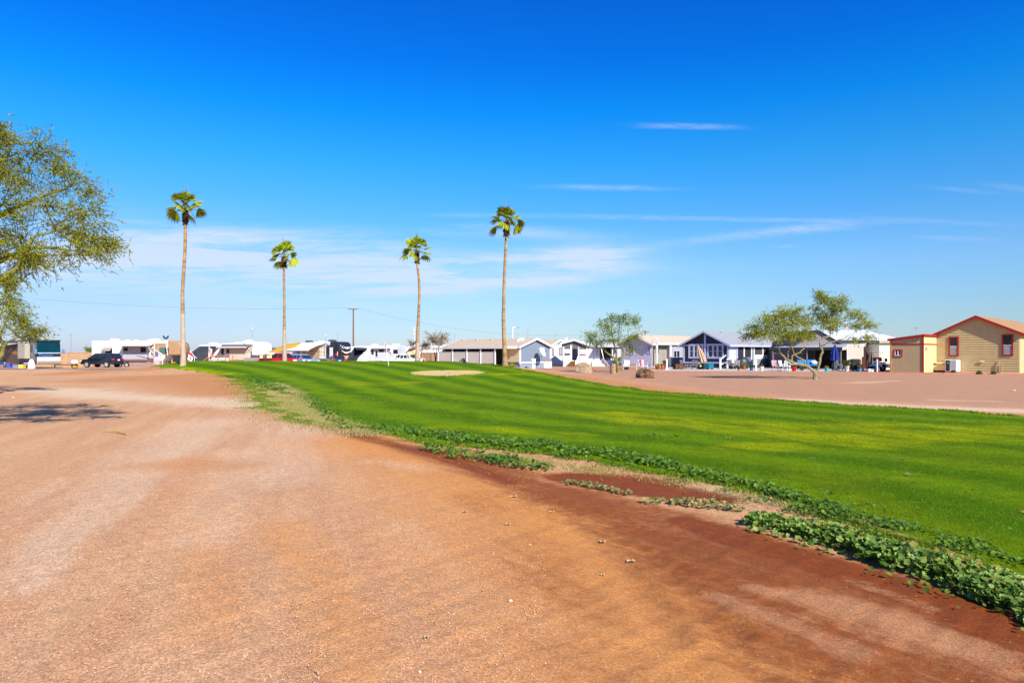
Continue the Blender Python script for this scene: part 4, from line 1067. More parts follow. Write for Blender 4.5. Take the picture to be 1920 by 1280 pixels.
# cream bin at its corner, air conditioner on the gable wall
B0 = P0 - VD * .95 + UD * .55
cb = thing('wooden_bin', 'low cream coloured wooden bin with sloped lid beside the shed', 'bin', (B0.x, B0.y, 0), RZ_V)
m = MB(); m.box(0, .75, -.9, .9, .18, .66); m.build('body', mat('cream_board', C(236, 214, 156, .8), .75, var=.05), cb)
m = MB(); m.add([(-.04, -.95, .66), (.79, -.95, .70), (.79, .95, .84), (-.04, .95, .80), (-.04, -.95, .70), (.79, -.95, .74), (.79, .95, .90), (-.04, .95, .86)], [(0, 3, 2, 1), (4, 5, 6, 7), (0, 1, 5, 4), (1, 2, 6, 5), (2, 3, 7, 6), (3, 0, 4, 7)]); m.build('lid', tan_g2, cb)
for xx in (.05, .55):
    for yy in (-.85, .7): m = MB(); m.box(xx, xx + .15, yy, yy + .15, 0, .18); m.build('leg', tan_g2, cb)
# package air conditioner: its near corner at px 1800
La = reach(P0, UD, 1801)
A0 = P0 + UD * La - VD * 1.25
ac = thing('air_conditioner', 'package air conditioner with greyed shaded side and whitened sunlit side on a slab against the tan house', 'air conditioner', (A0.x, A0.y, 0.06), RZ_V)
wl1 = reach(A0, -UD, 1772)
m = MB(); m.box(0, 1.15, 0, wl1, 0, 1.02); m.build('cabinet', mat('ac_grey', (.58, .59, .62, 1), .45, var=.05), ac, bevel=.02)
m = MB(); m.box(-.012, -.002, wl1 * .60, wl1 - .06, .08, .98); m.build('grille', black_p, ac)
m = MB(); m.box(-.012, -.002, wl1 * .03, wl1 * .55, .06, .98); m.build('service_panel', mat('shaded_panel_grey', (.42, .43, .47, 1), .5, groove=('Y', .14, .3)), ac)  # darker grey puts the shade of the left face into colour
m = MB(); m.box(.02, 1.13, -.012, -.002, .04, 1.0); m.build('side_panel', white_p, ac)  # white sheet paints the sunlight on the right face
m = MB(); m.box(-.02, -.013, wl1 * .7, wl1 * .78, .72, .80); m.build('label_plate', white_p, ac)
m = MB(); m.box(.06, .20, -.03, -.013, .66, .86); m.build('warning_plate', mat('orange_sticker', C(236, 150, 40, .8), .5), ac)
slab = MB(); slab.box(A0.x - 2.2, A0.x + 1.6, A0.y - 1.0, A0.y + 2.6, -.05, .055)

# --- white roofed house behind, with grey gabled wing and metal patio cover
mauve_w = mat('mauve_siding', C(150, 142, 150, .62), .8, var=.06, groove=('X', .20, .3))
grey_w = mat('shaded_grey_siding', C(136, 126, 118, .55), .8, var=.06, groove=('X', .25, .3))  # grey_w has the shade under the porch put into its colour
dark_f = mat('charcoal_trim', C(70, 66, 72, .6), .6)
Dw = 75.0
xw0, xw1 = X_(1548, Dw), X_(1690, Dw)
wh = thing('white_roof_house', 'house with broad white metal roof standing behind the tan shed', 'house', (xw0, Dw, 0), 0)
Lw = xw1 - xw0; ev = Z_(637, Dw); rg_ = Z_(620, Dw + 4.2)
m = MB(); m.prism([(0, 0), (8.4, 0), (8.4, ev), (4.2, rg_ - .05), (0, ev)], 'x', 0, Lw - .6); m.build('wall', grey_w, wh)
m = MB(); m.add([(-.3, -.5, ev - .06), (Lw, -.5, ev - .06), (Lw - 1.75, 4.2, rg_), (-.3, 4.2, rg_), (Lw, 8.9, ev - .06), (-.3, 8.9, ev - .06), (-.3, -.5, ev + .03), (Lw, -.5, ev + .03), (Lw - 1.75, 4.2, rg_ + .09), (-.3, 4.2, rg_ + .09), (Lw, 8.9, ev + .03), (-.3, 8.9, ev + .03)],
      [(6, 7, 8, 9), (9, 8, 10, 11), (7, 10, 8), (0, 1, 7, 6), (0, 3, 2, 1), (3, 5, 4, 2), (1, 2, 4), (0, 6, 9, 3), (3, 9, 11, 5), (5, 11, 10, 4), (4, 10, 7, 1)]); m.build('roof', metal_w, wh)
m = MB(); m.box(-.3, X_(1646, 74.4) - xw0, -.56, -.51, ev - .62, ev - .02); m.build('fascia', dark_f, wh)  # deep dark board, the shade beneath the eave put into its colour
# cream projecting room whose right part vanishes behind the shed
cx0, cx1 = X_(1649, 70.2) - xw0, X_(1676, 70.2) - xw0
m = MB(); m.box(cx0, cx1, -4.8, -.02, 0, Z_(645, 70.2)); m.build('projecting_room', mat('pale_cream_boards', C(248, 240, 214, .86), .75, var=.04, groove=('X', .3, .15)), wh)
m = MB(); m.box(cx0 - .1, cx1 + .1, -4.95, -.6, Z_(645, 70.2), Z_(642.6, 70.2)); m.build('roof_edge', mat('brown_edge', C(150, 128, 104, .6), .7), wh)
m = MB(); m.box(cx0 - .05, cx1 + .1, -4.9, -.6, Z_(642.6, 70.2), Z_(638, 70.2)); m.build('roof_panel', mat('beige_edge', C(206, 190, 168, .7), .7), wh)
wx0, wx1 = X_(1621, 74.9) - xw0, X_(1640, 74.9) - xw0; zz0, zz1 = Z_(673, 74.9), Z_(652, 74.9)
m = MB()
for a, b_ in ((wx0, wx0 + .08), ((wx0 + wx1) / 2 - .04, (wx0 + wx1) / 2 + .04), (wx1 - .08, wx1)): m.box(a, b_, -.06, -.01, zz0, zz1)
m.box(wx0, wx1, -.055, -.01, zz1, zz1 + .08); m.box(wx0, wx1, -.055, -.01, zz0 - .08, zz0); wn = m.build('window', white_p, wh)
m = MB(); m.box(wx0 + .02, wx1 - .02, -.02, -.005, zz0, zz1); m.build('pane', glass, wn)

# grey gabled wing
Dg = 74.0
gx0, gx1, gxm = X_(1478, Dg), X_(1572, Dg), X_(1533, Dg)
gw = thing('grey_gabled_house', 'grey house with small dark edged gable behind the leaning tree', 'house', (gx0, Dg, 0), 0)
ge, gp = Z_(644, Dg), Z_(621, Dg); g_l = gxm - gx0; g_w = gx1 - gx0
sl_ = (gp - ge) / (g_w - g_l)
m = MB(); m.prism([(0, 0), (g_w, 0), (g_w, ge), (g_l, gp), (0, gp - sl_ * g_l)], 'y', 0, 7.0); m.build('wall', mauve_w, gw)
m = MB(); o_ = .3
m.prism([(-o_, gp - sl_ * (g_l + o_) + .02), (g_l, gp + .02), (g_w + o_, ge - sl_ * o_ + .02), (g_w + o_, ge - sl_ * o_ + .14), (g_l, gp + .15), (-o_, gp - sl_ * (g_l + o_) + .14)], 'y', -.35, 7.3); m.build('roof', dark_f, gw)
m = MB(); m.box(X_(1509, Dg) - gx0, X_(1515, Dg) - gx0, -.03, 0.01, Z_(671, Dg), Z_(663, Dg)); m.build('window', dark_in, gw)
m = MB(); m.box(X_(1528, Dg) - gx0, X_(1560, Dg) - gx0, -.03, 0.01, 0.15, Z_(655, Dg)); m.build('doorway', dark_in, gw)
m = MB(); m.box(X_(1510, Dg) - gx0, X_(1526, Dg) - gx0, -.03, .01, .15, Z_(652, Dg)); m.build('patio_door', mat('dark_slider', (.06, .06, .065, 1), .3), gw)
# patio cover
Dn = 68.0
N0 = corner_at(1578, Dn); N0.z = 0
lc = reach(N0, -UD, 1446); dc = reach(N0, VD, 1642)
zf = Z_(652.5, Dn); zb_ = zf + .62
pcv = thing('patio_cover', 'low corrugated metal patio cover in front of the grey gabled house', 'patio cover', N0, RZ_V)
m = MB(); m.add([(0, 0, zf), (0, lc, zf), (dc, lc, zb_), (dc, 0, zb_), (0, 0, zf + .07), (0, lc, zf + .07), (dc, lc, zb_ + .07), (dc, 0, zb_ + .07)], [(0, 1, 2, 3), (4, 7, 6, 5), (0, 4, 5, 1), (1, 5, 6, 2), (2, 6, 7, 3), (3, 7, 4, 0)]); m.build('roof_sheet', mat('corrugated_metal', (.55, .56, .58, 1), .35, .3, var=.08, groove=('Y', .3, .35)), pcv)
m = MB(); m.box(-.05, -.002, -.06, lc, zf - .20, zf + .10); m.build('front_beam', dark_f, pcv)
m = MB(); m.add([(-.05, -.05, zf - .22), (dc, -.05, zb_ - .22), (dc, -.05, zb_ + .16), (-.05, -.05, zf + .12), (-.05, -.01, zf - .22), (dc, -.01, zb_ - .22), (dc, -.01, zb_ + .16), (-.05, -.01, zf + .12)], [(0, 1, 2, 3), (4, 7, 6, 5), (0, 3, 7, 4), (1, 5, 6, 2), (0, 4, 5, 1), (3, 2, 6, 7)]); m.build('side_beam', mat('beige_beam', C(206, 192, 170, .72), .7), pcv)
for yy in (.12, lc * .48, lc - .15):
    m = MB(); m.box(.04, .16, yy - .06, yy + .06, 0, zf); m.build('post', mauve_w, pcv)
# shade screen that hangs on the right side of the patio cover
sA = reach(N0, VD, 1587); sB = reach(N0, VD, 1616)
m = MB(); m.box(sA, sB, -.10, -.07, Z_(683, Dn + 4), zf + .30); sc_ = m.build('shade_screen', mat('panel_beige', C(206, 194, 178, .72), .9, var=.04), None)
sc_.location = N0; sc_.rotation_euler = (0, 0, RZ_V); tag(sc_, 'flat beige shade screen hanging at the right end of the metal patio cover', 'shade screen')
m = MB(); m.box(sA - .06, sA, -.12, -.05, Z_(683, Dn + 4) - .02, zf + .36); m.box(sB, sB + .08, -.12, -.05, Z_(683, Dn + 4) - .8, zf + .5); m.box(sA, sB, -.12, -.05, zf + .30, zf + .36); m.build('frame', white_p, sc_)

# --- navy house
navy = mat('navy_siding', C(50, 58, 82, .62), .7, var=.10, groove=('Z', .22, .3))
lav_t = mat('lavender_trim', C(196, 196, 226, .80), .6, var=.05)
Dv = 74.0
V0 = corner_at(1366, Dv); V0.z = 0.0
wv = reach(V0, -UD, 1281); lv = reach(V0, VD, 1478)
Hn = House('navy_house', 'navy blue house with lavender trim, front gable and two triple windows', 'house', V0, RZ_V, 13.5, wv, 1, .55, Z_(645, Dv) , Z_(622.5, Dv + 2.4), navy, shingle_grey, lav_t, navy, over=.42)
def nv(px): return reach(V0, -UD, px)
def nl(px): return reach(V0, VD, px)
def nz(py): return Z_(py, Dv + 2)
cl_ = .30
Hn.part('post', lav_t, [('g', nv(1324), nv(1321), .55, Hn.ridge - .3, -.01, .10)])
Hn.part('corner_board', lav_t, [('g', 0, .16, .55, Hn.eave, -.01, .05)]); Hn.part('corner_board', lav_t, [('g', wv - .18, wv, .55, Hn.eave - .05, -.01, .05)])
Hn.part('belt_trim', lav_t, [('g', 0, wv, .52, .66, -.01, .07), ('g', .16, wv - .18, Hn.eave - .16, Hn.eave - .02, -.01, .055)])
for pa, pb in ((1319, 1291), (1357, 1326)):
    a0, a1 = nv(pa), nv(pb)
    f_ = Hn.win('g', a0, nz(672), a1 - a0, nz(644.5) - nz(672), 3, 2, lav_t, glass, .20, sash=lav_t)
    m = MB()
    for i in (1, 2):
        x = a0 + .2 + (a1 - a0 - .4) * i / 3; Hn.fb(m, 'g', x - .11, x + .11, nz(672) + .2, nz(644.5) - .2, .012, .045)
    m.build('mullion', lav_t, f_)
# long side: door, two screened bays, white railing band
Hn.part('door_bay', lav_t, [('l', nl(1366.5), nl(1381), .55, Hn.eave - .08, -.01, .03)])
Hn.door('l', nl(1370), .62, nl(1380) - nl(1370), 2.05, lav_t, mat('grey_door', C(150, 150, 166, .6), .6))
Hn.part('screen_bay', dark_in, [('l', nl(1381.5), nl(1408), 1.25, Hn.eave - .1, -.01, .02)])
Hn.part('screen_bay', mat('charcoal_screen', (.055, .052, .055, 1), .8, var=.15), [('l', nl(1415), nl(1450), 1.45, Hn.eave - .1, -.01, .02)])
Hn.part('low_panel', mat('blue_grey_panel', C(120, 132, 160, .6), .7), [('l', nl(1381.5), nl(1408), .7, 1.2, -.01, .03)])
Hn.part('white_band', white_p, [('l', nl(1414), nl(1452), 1.0, 1.45, -.01, .05)])
Hn.part('lower_panel', mat('pale_grey_panel', C(150, 156, 164, .66), .7, groove=('X', .3, .2)), [('l', nl(1414), nl(1452), .25, 1.0, -.01, .04)])
for p_ in (1381, 1394, 1408, 1412.5, 1429, 1444, 1449):
    Hn.part('porch_post', white_p if p_ > 1390 else lav_t, [('l', nl(p_) - .07, nl(p_) + .07, .3 if p_ in (1412.5, 1444) else .9, Hn.eave - .02, .0, .12)])
Hn.vents(3, 0, grey_p)
# white steps rail at the porch door
R0 = V0 + VD * nl(1353) * 1.0
st_ = on(1352, 72.0); rails = thing('stair_rail', 'white post and rail stair railing beside the navy house door', 'railing', (st_.x, st_.y, 0), 0)
for i, (pa, pb) in enumerate(((1350.5, 1365), (1364, 1379))):
    m = MB(); x0, x1 = X_(pa, 72) - st_.x, X_(pb, 72) - st_.x
    m.box(x0 - .08, x0 + .08, -.08, .08, 0, Z_(672, 72)); m.build('post', white_p, rails)
    m = MB(); m.tube([(x0, 0, Z_(674, 72) - .02), (x1, .7, Z_(666, 72))], .05, 4); m.tube([(x0, 0, Z_(689, 72) + .25), (x1, .7, Z_(679, 72))], .05, 4); m.build('rail', white_p, rails)
m = MB(); 
for k in range(4): m.box(.35 + k * .22, 1.6 + k * .05, .3 + k * .2, .52 + k * .2, 0, .16 + .15 * k)
m.build('step', mat('step_grey', (.10, .10, .12, 1), .8), rails)

# --- lavender house with tan roof
lavw = mat('lavender_siding', C(206, 204, 222, .86), .75, var=.05, groove=('Y', .20, .3))
greyl = mat('light_grey_siding', C(186, 184, 186, .72), .75, var=.05, groove=('X', .20, .3))
Dl = 79.0
Q0 = corner_at(1222, Dl); Q0.z = .0
wq = reach(Q0, -UD, 1164)
Hl = House('lavender_house', 'pale lavender house with tan shingle roof left of the navy house', 'house', Q0, RZ_V, 13.0, wq, 1, .35, Z_(643.5, Dl), Z_(629.5, Dl + 2.2), lavw, shingle_tan, white_p, over=.40)
def ql(px): return reach(Q0, VD, px)
def qg(px): return reach(Q0, -UD, px)
Hl.win('g', qg(1220), Z_(663, Dl), qg(1214.5) - qg(1220), 1.0, 1, 1, lav_t, glass_b, .06)
Hl.win('g', qg(1189), Z_(664, Dl + 2), qg(1176) - qg(1189), 1.0, 1, 1, white_p, glass_b, .06)
Hl.part('porch_recess', mat('porch_wall', C(196, 184, 164, .50), .8), [('l', ql(1224), ql(1248), .2, Hl.eave - .1, -.01, .03)])
Hl.part('louvre', mat('brown_louvre', C(110, 100, 92, .5), .8), [('l', ql(1228), ql(1234.5), Z_(662, 80), Z_(648, 80), .03, .06)])
Hl.part('wing_wall', greyl, [('l', ql(1249), ql(1274), .3, Hl.eave - .12, .0, .5)])
f_ = Hl.win('l', ql(1255.5), Z_(671, 82), ql(1268) - ql(1255.5), Z_(656, 82) - Z_(671, 82), 2, 1, lav_t, glass, .12, sash=white_p)
f_.location = (0, -.5, 0)
for p_ in (1223.5, 1249):
    Hl.part('porch_post', white_p, [('l', ql(p_) - .09, ql(p_) + .09, 0.0, Hl.eave - .02, .5, .68)])
Hl.part('porch_beam', mat('blue_white_beam', C(206, 216, 236, .8), .6), [('l', ql(1223), ql(1282), Hl.eave - .18, Hl.eave + .06, .45, .75)])
Hl.vents(3, 0, shingle_tan)

# --- white porch house with front gable, awning and wooden steps
plav = mat('pale_lilac_siding', C(214, 212, 232, .74), .75, var=.05, groove=('X', .20, .25))
Dp = 84.0
pw = lambda px, d=Dp: X_(px, d)
ph_ = thing('porch_house', 'white and lilac house with gabled porch and orange wooden steps', 'house', (pw(1056), Dp, .0), 0)
x0p, x1p = 0, pw(1104) - pw(1056)
fl = Z_(675.5, Dp); er = Z_(650, Dp); pk = Z_(638.5, Dp); xm = pw(1076) - pw(1056); xr = pw(1170) - pw(1056)
m = MB(); m.box(.4, xr, 2.4, 7.0, fl, er + .2); m.build('wall', plav, ph_)
m = MB(); m.box(0, x1p, 0, 2.4, 0, fl); m.box(x1p, xr, 1.2, 6.8, 0, fl - .02); m.build('skirting', mat('white_skirting', (.78, .76, .72, 1), .6, var=.04, groove=('X', .4, .15)), ph_)
m = MB(); s_ = (pk - er) / (x1p + .3 - xm)
m.prism([(-.45, pk - s_ * (xm + .45) * .75), (xm, pk), (x1p + .25, er), (x1p + .25, er + .16), (xm, pk + .17), (-.45, pk - s_ * (xm + .45) * .75 + .16)], 'y', -.45, 3.0); m.build('porch_roof', white_p, ph_)
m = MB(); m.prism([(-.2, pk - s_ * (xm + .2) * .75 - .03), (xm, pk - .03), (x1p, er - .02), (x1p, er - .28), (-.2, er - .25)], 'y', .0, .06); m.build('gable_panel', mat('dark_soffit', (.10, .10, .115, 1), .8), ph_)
m = MB(); m.prism([(2.1, er), (4.6, er + .75), (7.3, er)], 'x', .3, xr + .3); m.build('roof', metal_w, ph_)
for p_ in (1056.5, 1071, 1085, 1100.5):
    m = MB(); m.box(pw(p_) - pw(1056) - .09, pw(p_) - pw(1056) + .09, -.02, .14, fl, er - (.0 if p_ != 1071 else -.2)); m.build('porch_post', white_p if p_ != 1085 else lav_t, ph_)
for pa, pb, za, zb in ((1057, 1069.5, 662.5, 646), (1087, 1100, 663.5, 648)):
    m = MB(); m.box(pw(pa) - pw(1056), pw(pb) - pw(1056), .05, .08, Z_(za, Dp), Z_(zb, Dp)); m.build('roll_screen', screen_m, ph_)
for pa, pb in ((1057, 1070), (1087, 1100)):
    m = MB(); m.box(pw(pa) - pw(1056), pw(pb) - pw(1056), .04, .09, fl + .06, Z_(666, Dp)); m.build('railing_panel', mat('railing_slats', (.66, .65, .63, 1), .6, groove=('X', .13, .6)), ph_)
m = MB(); m.box(pw(1072) - pw(1056), pw(1084) - pw(1056), 2.30, 2.42, fl, fl + 2.1); fdr = m.build('door', white_p, ph_)
m = MB(); m.box(pw(1077.5) - pw(1056), pw(1084) - pw(1056), 2.27, 2.30, fl, fl + 2.0); m.build('door_leaf', dark_in, fdr)
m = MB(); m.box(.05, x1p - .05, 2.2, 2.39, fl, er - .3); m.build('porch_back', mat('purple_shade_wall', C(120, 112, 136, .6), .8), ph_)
# steps with white rails
for k in range(5):
    m = MB(); zt = fl * (1 - (k + .5) / 5.5); m.box(pw(1066.5 - k * .6) - pw(1056), pw(1078.5 - k * .6) - pw(1056), -.3 * (k + 1), -.3 * k, zt - .05, zt); m.build('step', wood_o, ph_)
    m = MB(); m.box(pw(1066.5 - k * .6) - pw(1056) + .02, pw(1078.5 - k * .6) - pw(1056) - .02, -.3 * k - .04, -.3 * k - .01, max(0, zt - .25), zt - .05); m.build('riser', mat('dark_riser', C(120, 70, 30, .5), .8), ph_)
for pa, pb, yb in ((1070.5, 1058, 685), (1085, 1078, 686)):
    m = MB(); m.tube([(pw(pa) - pw(1056), -.05, Z_(664, Dp)), (pw(pb) - pw(1056), -1.6, Z_(yb, Dp) + .55)], .05, 4); m.tube([(pw(pb) - pw(1056), -1.6, 0), (pw(pb) - pw(1056), -1.6, Z_(yb, Dp) + .58)], .055, 4); m.tube([(pw(pa) - pw(1056), -.05, fl), (pw(pb) - pw(1056), -1.6, .12)], .07, 4); m.build('stair_rail', white_p, ph_)
# right side room, metal awning, slanted white panel
m = MB(); m.box(pw(1103) - pw(1056), pw(1112) - pw(1056), 2.33, 2.38, Z_(663, Dp + 2), er - .1); m.build('roll_screen', screen_m, ph_)
m = MB(); m.box(pw(1121) - pw(1056), pw(1127) - pw(1056), 2.33, 2.38, Z_(669, Dp + 2), Z_(655, Dp + 2)); wn = m.build('window', white_p, ph_)
m = MB(); m.box(pw(1122) - pw(1056), pw(1126) - pw(1056), 2.31, 2.33, Z_(668, Dp + 2), Z_(656, Dp + 2)); m.build('pane', glass_b, wn)
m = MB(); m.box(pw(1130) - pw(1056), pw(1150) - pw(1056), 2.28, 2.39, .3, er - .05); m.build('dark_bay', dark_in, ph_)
m = MB(); m.box(pw(1150) - pw(1056), pw(1151.5) - pw(1056), 1.0, 1.12, 0, er); m.build('porch_post', white_p, ph_)
m = MB(); m.add([(pw(1122) - pw(1056), .6, er - .02), (pw(1168) - pw(1056), .6, er - .02), (pw(1168) - pw(1056), 2.6, er + .32), (pw(1122) - pw(1056), 2.6, er + .32), (pw(1122) - pw(1056), .6, er + .08), (pw(1168) - pw(1056), .6, er + .08), (pw(1168) - pw(1056), 2.6, er + .42), (pw(1122) - pw(1056), 2.6, er + .42)], [(0, 3, 2, 1), (4, 5, 6, 7), (0, 1, 5, 4), (1, 2, 6, 5), (2, 3, 7, 6), (3, 0, 4, 7)]); m.build('awning', metal_w, ph_)
m = MB(); m.prism([(pw(1112) - pw(1056), 0), (pw(1137) - pw(1056), 0), (pw(1130) - pw(1056), er - .1), (pw(1128) - pw(1056), er - .1), (pw(1134) - pw(1056), fl), (pw(1112) - pw(1056), fl)], 'y', .9, .97); m.build('slanted_panel', white_p, ph_)

# --- white house behind with brown edged windows
Dx = 96.0
Hx = House('white_gabled_house', 'plain white house with tan roof and brown edged windows between two larger houses', 'house', corner_at(1031, 92), RZ_U, 6.0, reach(corner_at(1031, 92), VD, 1064), -1, .2, Z_(648, 92), Z_(638.5, 94), mat('white_siding', (.78, .77, .76, 1), .6, var=.04), shingle_tan, white_p, over=.3)
br_t = mat('brown_window_trim', C(150, 96, 86, .6), .6)
Hx.win('g', 1.75, Z_(666, 93), .8, 1.05, 1, 1, br_t, glass_b, .08)
Hx.win('g', .35, Z_(667, 92), .45, 1.2, 1, 1, br_t, glass_b, .07)

# --- blue grey house with screened porch on its long side
bg_w = mat('blue_grey_siding', C(132, 146, 164, .72), .75, var=.05, groove=('Y', .20, .3))
Db = 74.0
K0 = corner_at(975, Db); K0.z = hz(K0.x, K0.y) + .0
wb = reach(K0, VD, 1031); lb = reach(K0, -UD, 836)
zk = K0.z
Hb = House('blue_grey_house', 'blue grey single wide house with screened long porch behind the palm', 'house', K0, RZ_U, lb, wb, -1, .62, Z_(649.5, Db) - zk, Z_(635.5, Db + 1.6) - zk, bg_w, shingle_tan, white_p, mat('blue_grey_skirt', C(150, 162, 178, .72), .75), over=.30)
def kl(px): return reach(K0, -UD, px)
def kg(px): return reach(K0, VD, px)
Hb.part('corner_board', white_p, [('l', 0, .12, .5, Hb.eave - .02, -.01, .03), ('g', 0, .10, .5, Hb.eave - .02, -.01, .04)])
Hb.part('belt_trim', white_p, [('g', 0, wb, .60, .74, -.01, .05)])
Hb.win('g', kg(1016), Z_(666, 75) - zk, kg(1020) - kg(1016), Z_(652, 75) - Z_(666, 75), 1, 1, white_p, glass_b, .07)
# porch roof edge, posts and screens
pe = Hb.eave - .12
Hb.part('cream_wall', mat('cream_panel', C(238, 222, 176, .80), .7, var=.04), [('l', .13, kl(951), .70, Hb.eave - .25, .0, .04)])
m = MB(); Hb.fb(m, 'l', kl(973), lb + .2, pe - .10, pe + .12, .05, 1.7); m.build('porch_roof', white_p, Hb.root)
prs = [948, 921, 895, 868, 841]
for i, p_ in enumerate(prs):
    a = kl(p_); Hb.part('porch_post', white_p, [('l', a - .06, a + .06, -.1, pe - .1, 1.5, 1.62)])
    if i:
        b_ = kl(prs[i - 1]); Hb.part('roll_screen', screen_m, [('l', b_ + .07, a - .07, .55 if i < 4 else .35, pe - .42, 1.53, 1.56)])
Hb.part('porch_shade', dark_in, [('l', kl(948), lb, .0, Hb.eave - .1, .02, .05)])  # near-black sheet on the wall, painted shade behind the screens
Hb.vents(5, 0, shingle_tan)
# gate by the house
gt = on(1020, 72.5); gate = thing('low_gate', 'low white gate with brown tops beside the blue grey house', 'gate', gt, math.atan2(VD.y, VD.x))
m = MB(); m.box(0, 1.15, -.04, .04, .1, .75); m.build('panel', white_p, gate)
m = MB(); m.box(0, .5, -.03, .03, .76, 1.0); m.box(.72, 1.15, -.03, .03, .76, 1.0); m.build('lattice', mat('gate_brown', C(170, 150, 132, .6), .8), gate)

# --- cream cottage and block wall on the left of the houses
Dc = 112.0
ct = thing('cream_cottage', 'small cream cottage with lean-to roof beside the white pickup', 'cottage', (X_(763, Dc), Dc, hz(X_(763, Dc), Dc)), 0)
zc_ = hz(X_(763, Dc), Dc); c_ = lambda p: X_(p, Dc) - X_(763, Dc); cz = lambda p: Z_(p, Dc) - zc_
m = MB(); m.prism([(0, 0), (c_(800), 0), (c_(800), cz(659)), (c_(785), cz(650)), (c_(767), cz(654)), (0, cz(662))], 'y', 0, 5); m.build('wall', mat('butter_siding', C(240, 216, 150, .78), .7, var=.05), ct)
m = MB(); m.prism([(c_(766), cz(653)), (c_(784), cz(648)), (c_(806), cz(649)), (c_(806), cz(650.5)), (c_(784), cz(650)), (c_(766), cz(655))], 'y', -.6, 5.3); m.build('roof', mat('mauve_roof', C(176, 150, 146, .7), .8), ct)
for a, b_ in ((764, 767), (769, 778)):
    m = MB(); m.box(c_(a), c_(b_), -.05, .0, cz(669.5), cz(664)); f_ = m.build('window', white_p, ct)
    m = MB(); m.box(c_(a + .5), c_(b_ - .5), -.07, -.05, cz(669), cz(664.5)); m.build('pane', glass, f_)
m = MB(); m.tube([(c_(768), -.05, cz(655)), (c_(779), -.05, cz(664.5))], .06, 4); m.build('brace', mat('ochre_trim', C(226, 160, 90, .75), .7), ct)
block = mat('tan_block', C(222, 180, 136, .70), .9, var=.10, vscale=1.5, groove=('Z', .4, .15))
def wall_between(label, pa, pb, ytop, da, db, th=.2):
    a, b_ = on(pa, da), on(pb, db); L_ = (b_.xy - a.xy).length; h_ = CZ + (HY - ytop) / FPX * (da + db) / 2 - min(a.z, b_.z)
    m = MB(); m.box(0, L_, -th / 2, th / 2, -.3, h_); n_ = max(2, int(L_ / 3))
    o = m.build('block_wall', block); o.location = (a.x, a.y, min(a.z, b_.z)); o.rotation_euler = (0, 0, math.atan2(b_.y - a.y, b_.x - a.x))
    tag(o, label, 'wall')
    m = MB(); m.box(0, L_, -th / 2 - .03, th / 2 + .03, h_ + .002, h_ + .1); m.build('coping', block, o)
    for i in range(n_ + 1):
        m = MB(); x = L_ * i / n_; m.box(x - .2, x + .2, -th / 2 - .06, -th / 2 - .003, -.3, h_ - .01); m.build('pilaster', block, o)
wall_between('tan block boundary wall between the motorhome and the dark SUV', 60, 182, 661.5, 100, 112)
wall_between('short piece of tan block wall right of the black nosed trailer', 632, 664, 663, 125, 125)
wall_between('tan block wall behind the leafless bush', 791, 832, 662, 100, 97)
ch = thing('cream_gabled_house', 'low cream house with dark window between a white trailer and the orange tarp', 'house', (X_(488, 118), 118, hz(X_(488, 118), 118)), 0)
e_ = lambda p: X_(p, 118) - X_(488, 118); ez = lambda p: Z_(p, 118) - hz(X_(488, 118), 118)
m = MB(); m.prism([(e_(478), 0), (e_(560), 0), (e_(560), ez(664)), (e_(508), ez(660)), (e_(493), ez(653)), (e_(478), ez(660))], 'y', 0, 6); m.build('wall', mat('butter_siding', C(240, 216, 150, .78), .7, var=.05), ch)
m = MB(); m.prism([(e_(476), ez(660)), (e_(493), ez(652.5)), (e_(510), ez(661.5)), (e_(510), ez(660)), (e_(493), ez(651)), (e_(476), ez(658.5))], 'y', -.5, 6.3); m.build('roof', mat('grey_roof', C(130, 124, 120, .6), .8), ch)
m = MB(); m.box(e_(493.5), e_(500), -.06, -.0, ez(671), ez(659.5)); m.build('window', dark_in, ch)
m = MB(); m.box(e_(510), e_(515), -.06, -.0, ez(671), ez(664.5)); m.build('window', dark_in, ch)

# --- patio slabs
def slab_poly(label, pix, z=-.025):
    pts = [G(a, b_) for a, b_ in pix]; m = MB()
    m.prism([(p.x, p.y) for p in pts], 'z', -.1, z + .04)
    tag(m.build('patio_slab', conc), label, 'patio', kind='structure')
slab_poly('pale concrete patio slab in front of the navy house', [(1246, 693.5), (1385, 694), (1480, 695.5), (1570, 695.5), (1640, 695), (1640, 689), (1480, 688.5), (1246, 688.5)])
brick_e = mat('red_edging', C(214, 140, 118, .72), .9, var=.12)
m = MB(); a_, b_ = G(1610, 698.5), G(1768, 700.5); c2 = P0 - VD * 1.6 + UD * (Wd + 1.5)
for p, r_ in (((a_, b_)), ((b_, Vector((c2.x, c2.y, 0))))):
    dv = (r_ - p).normalized(); nv_ = Vector((-dv.y, dv.x, 0)) * .16
    m.prism([(p.x - nv_.x, p.y - nv_.y), (r_.x - nv_.x, r_.y - nv_.y), (r_.x + nv_.x, r_.y + nv_.y), (p.x + nv_.x, p.y + nv_.y)], 'z', -.1, .09)
tag(m.build('edging', brick_e), 'low red edging strip along the yard of the tan house', 'edging', kind='structure')
m = MB(); m.box(A0.x - 1.2, A0.x + 1.2, A0.y - 1.0, A0.y + 1.6, -.05, .05)
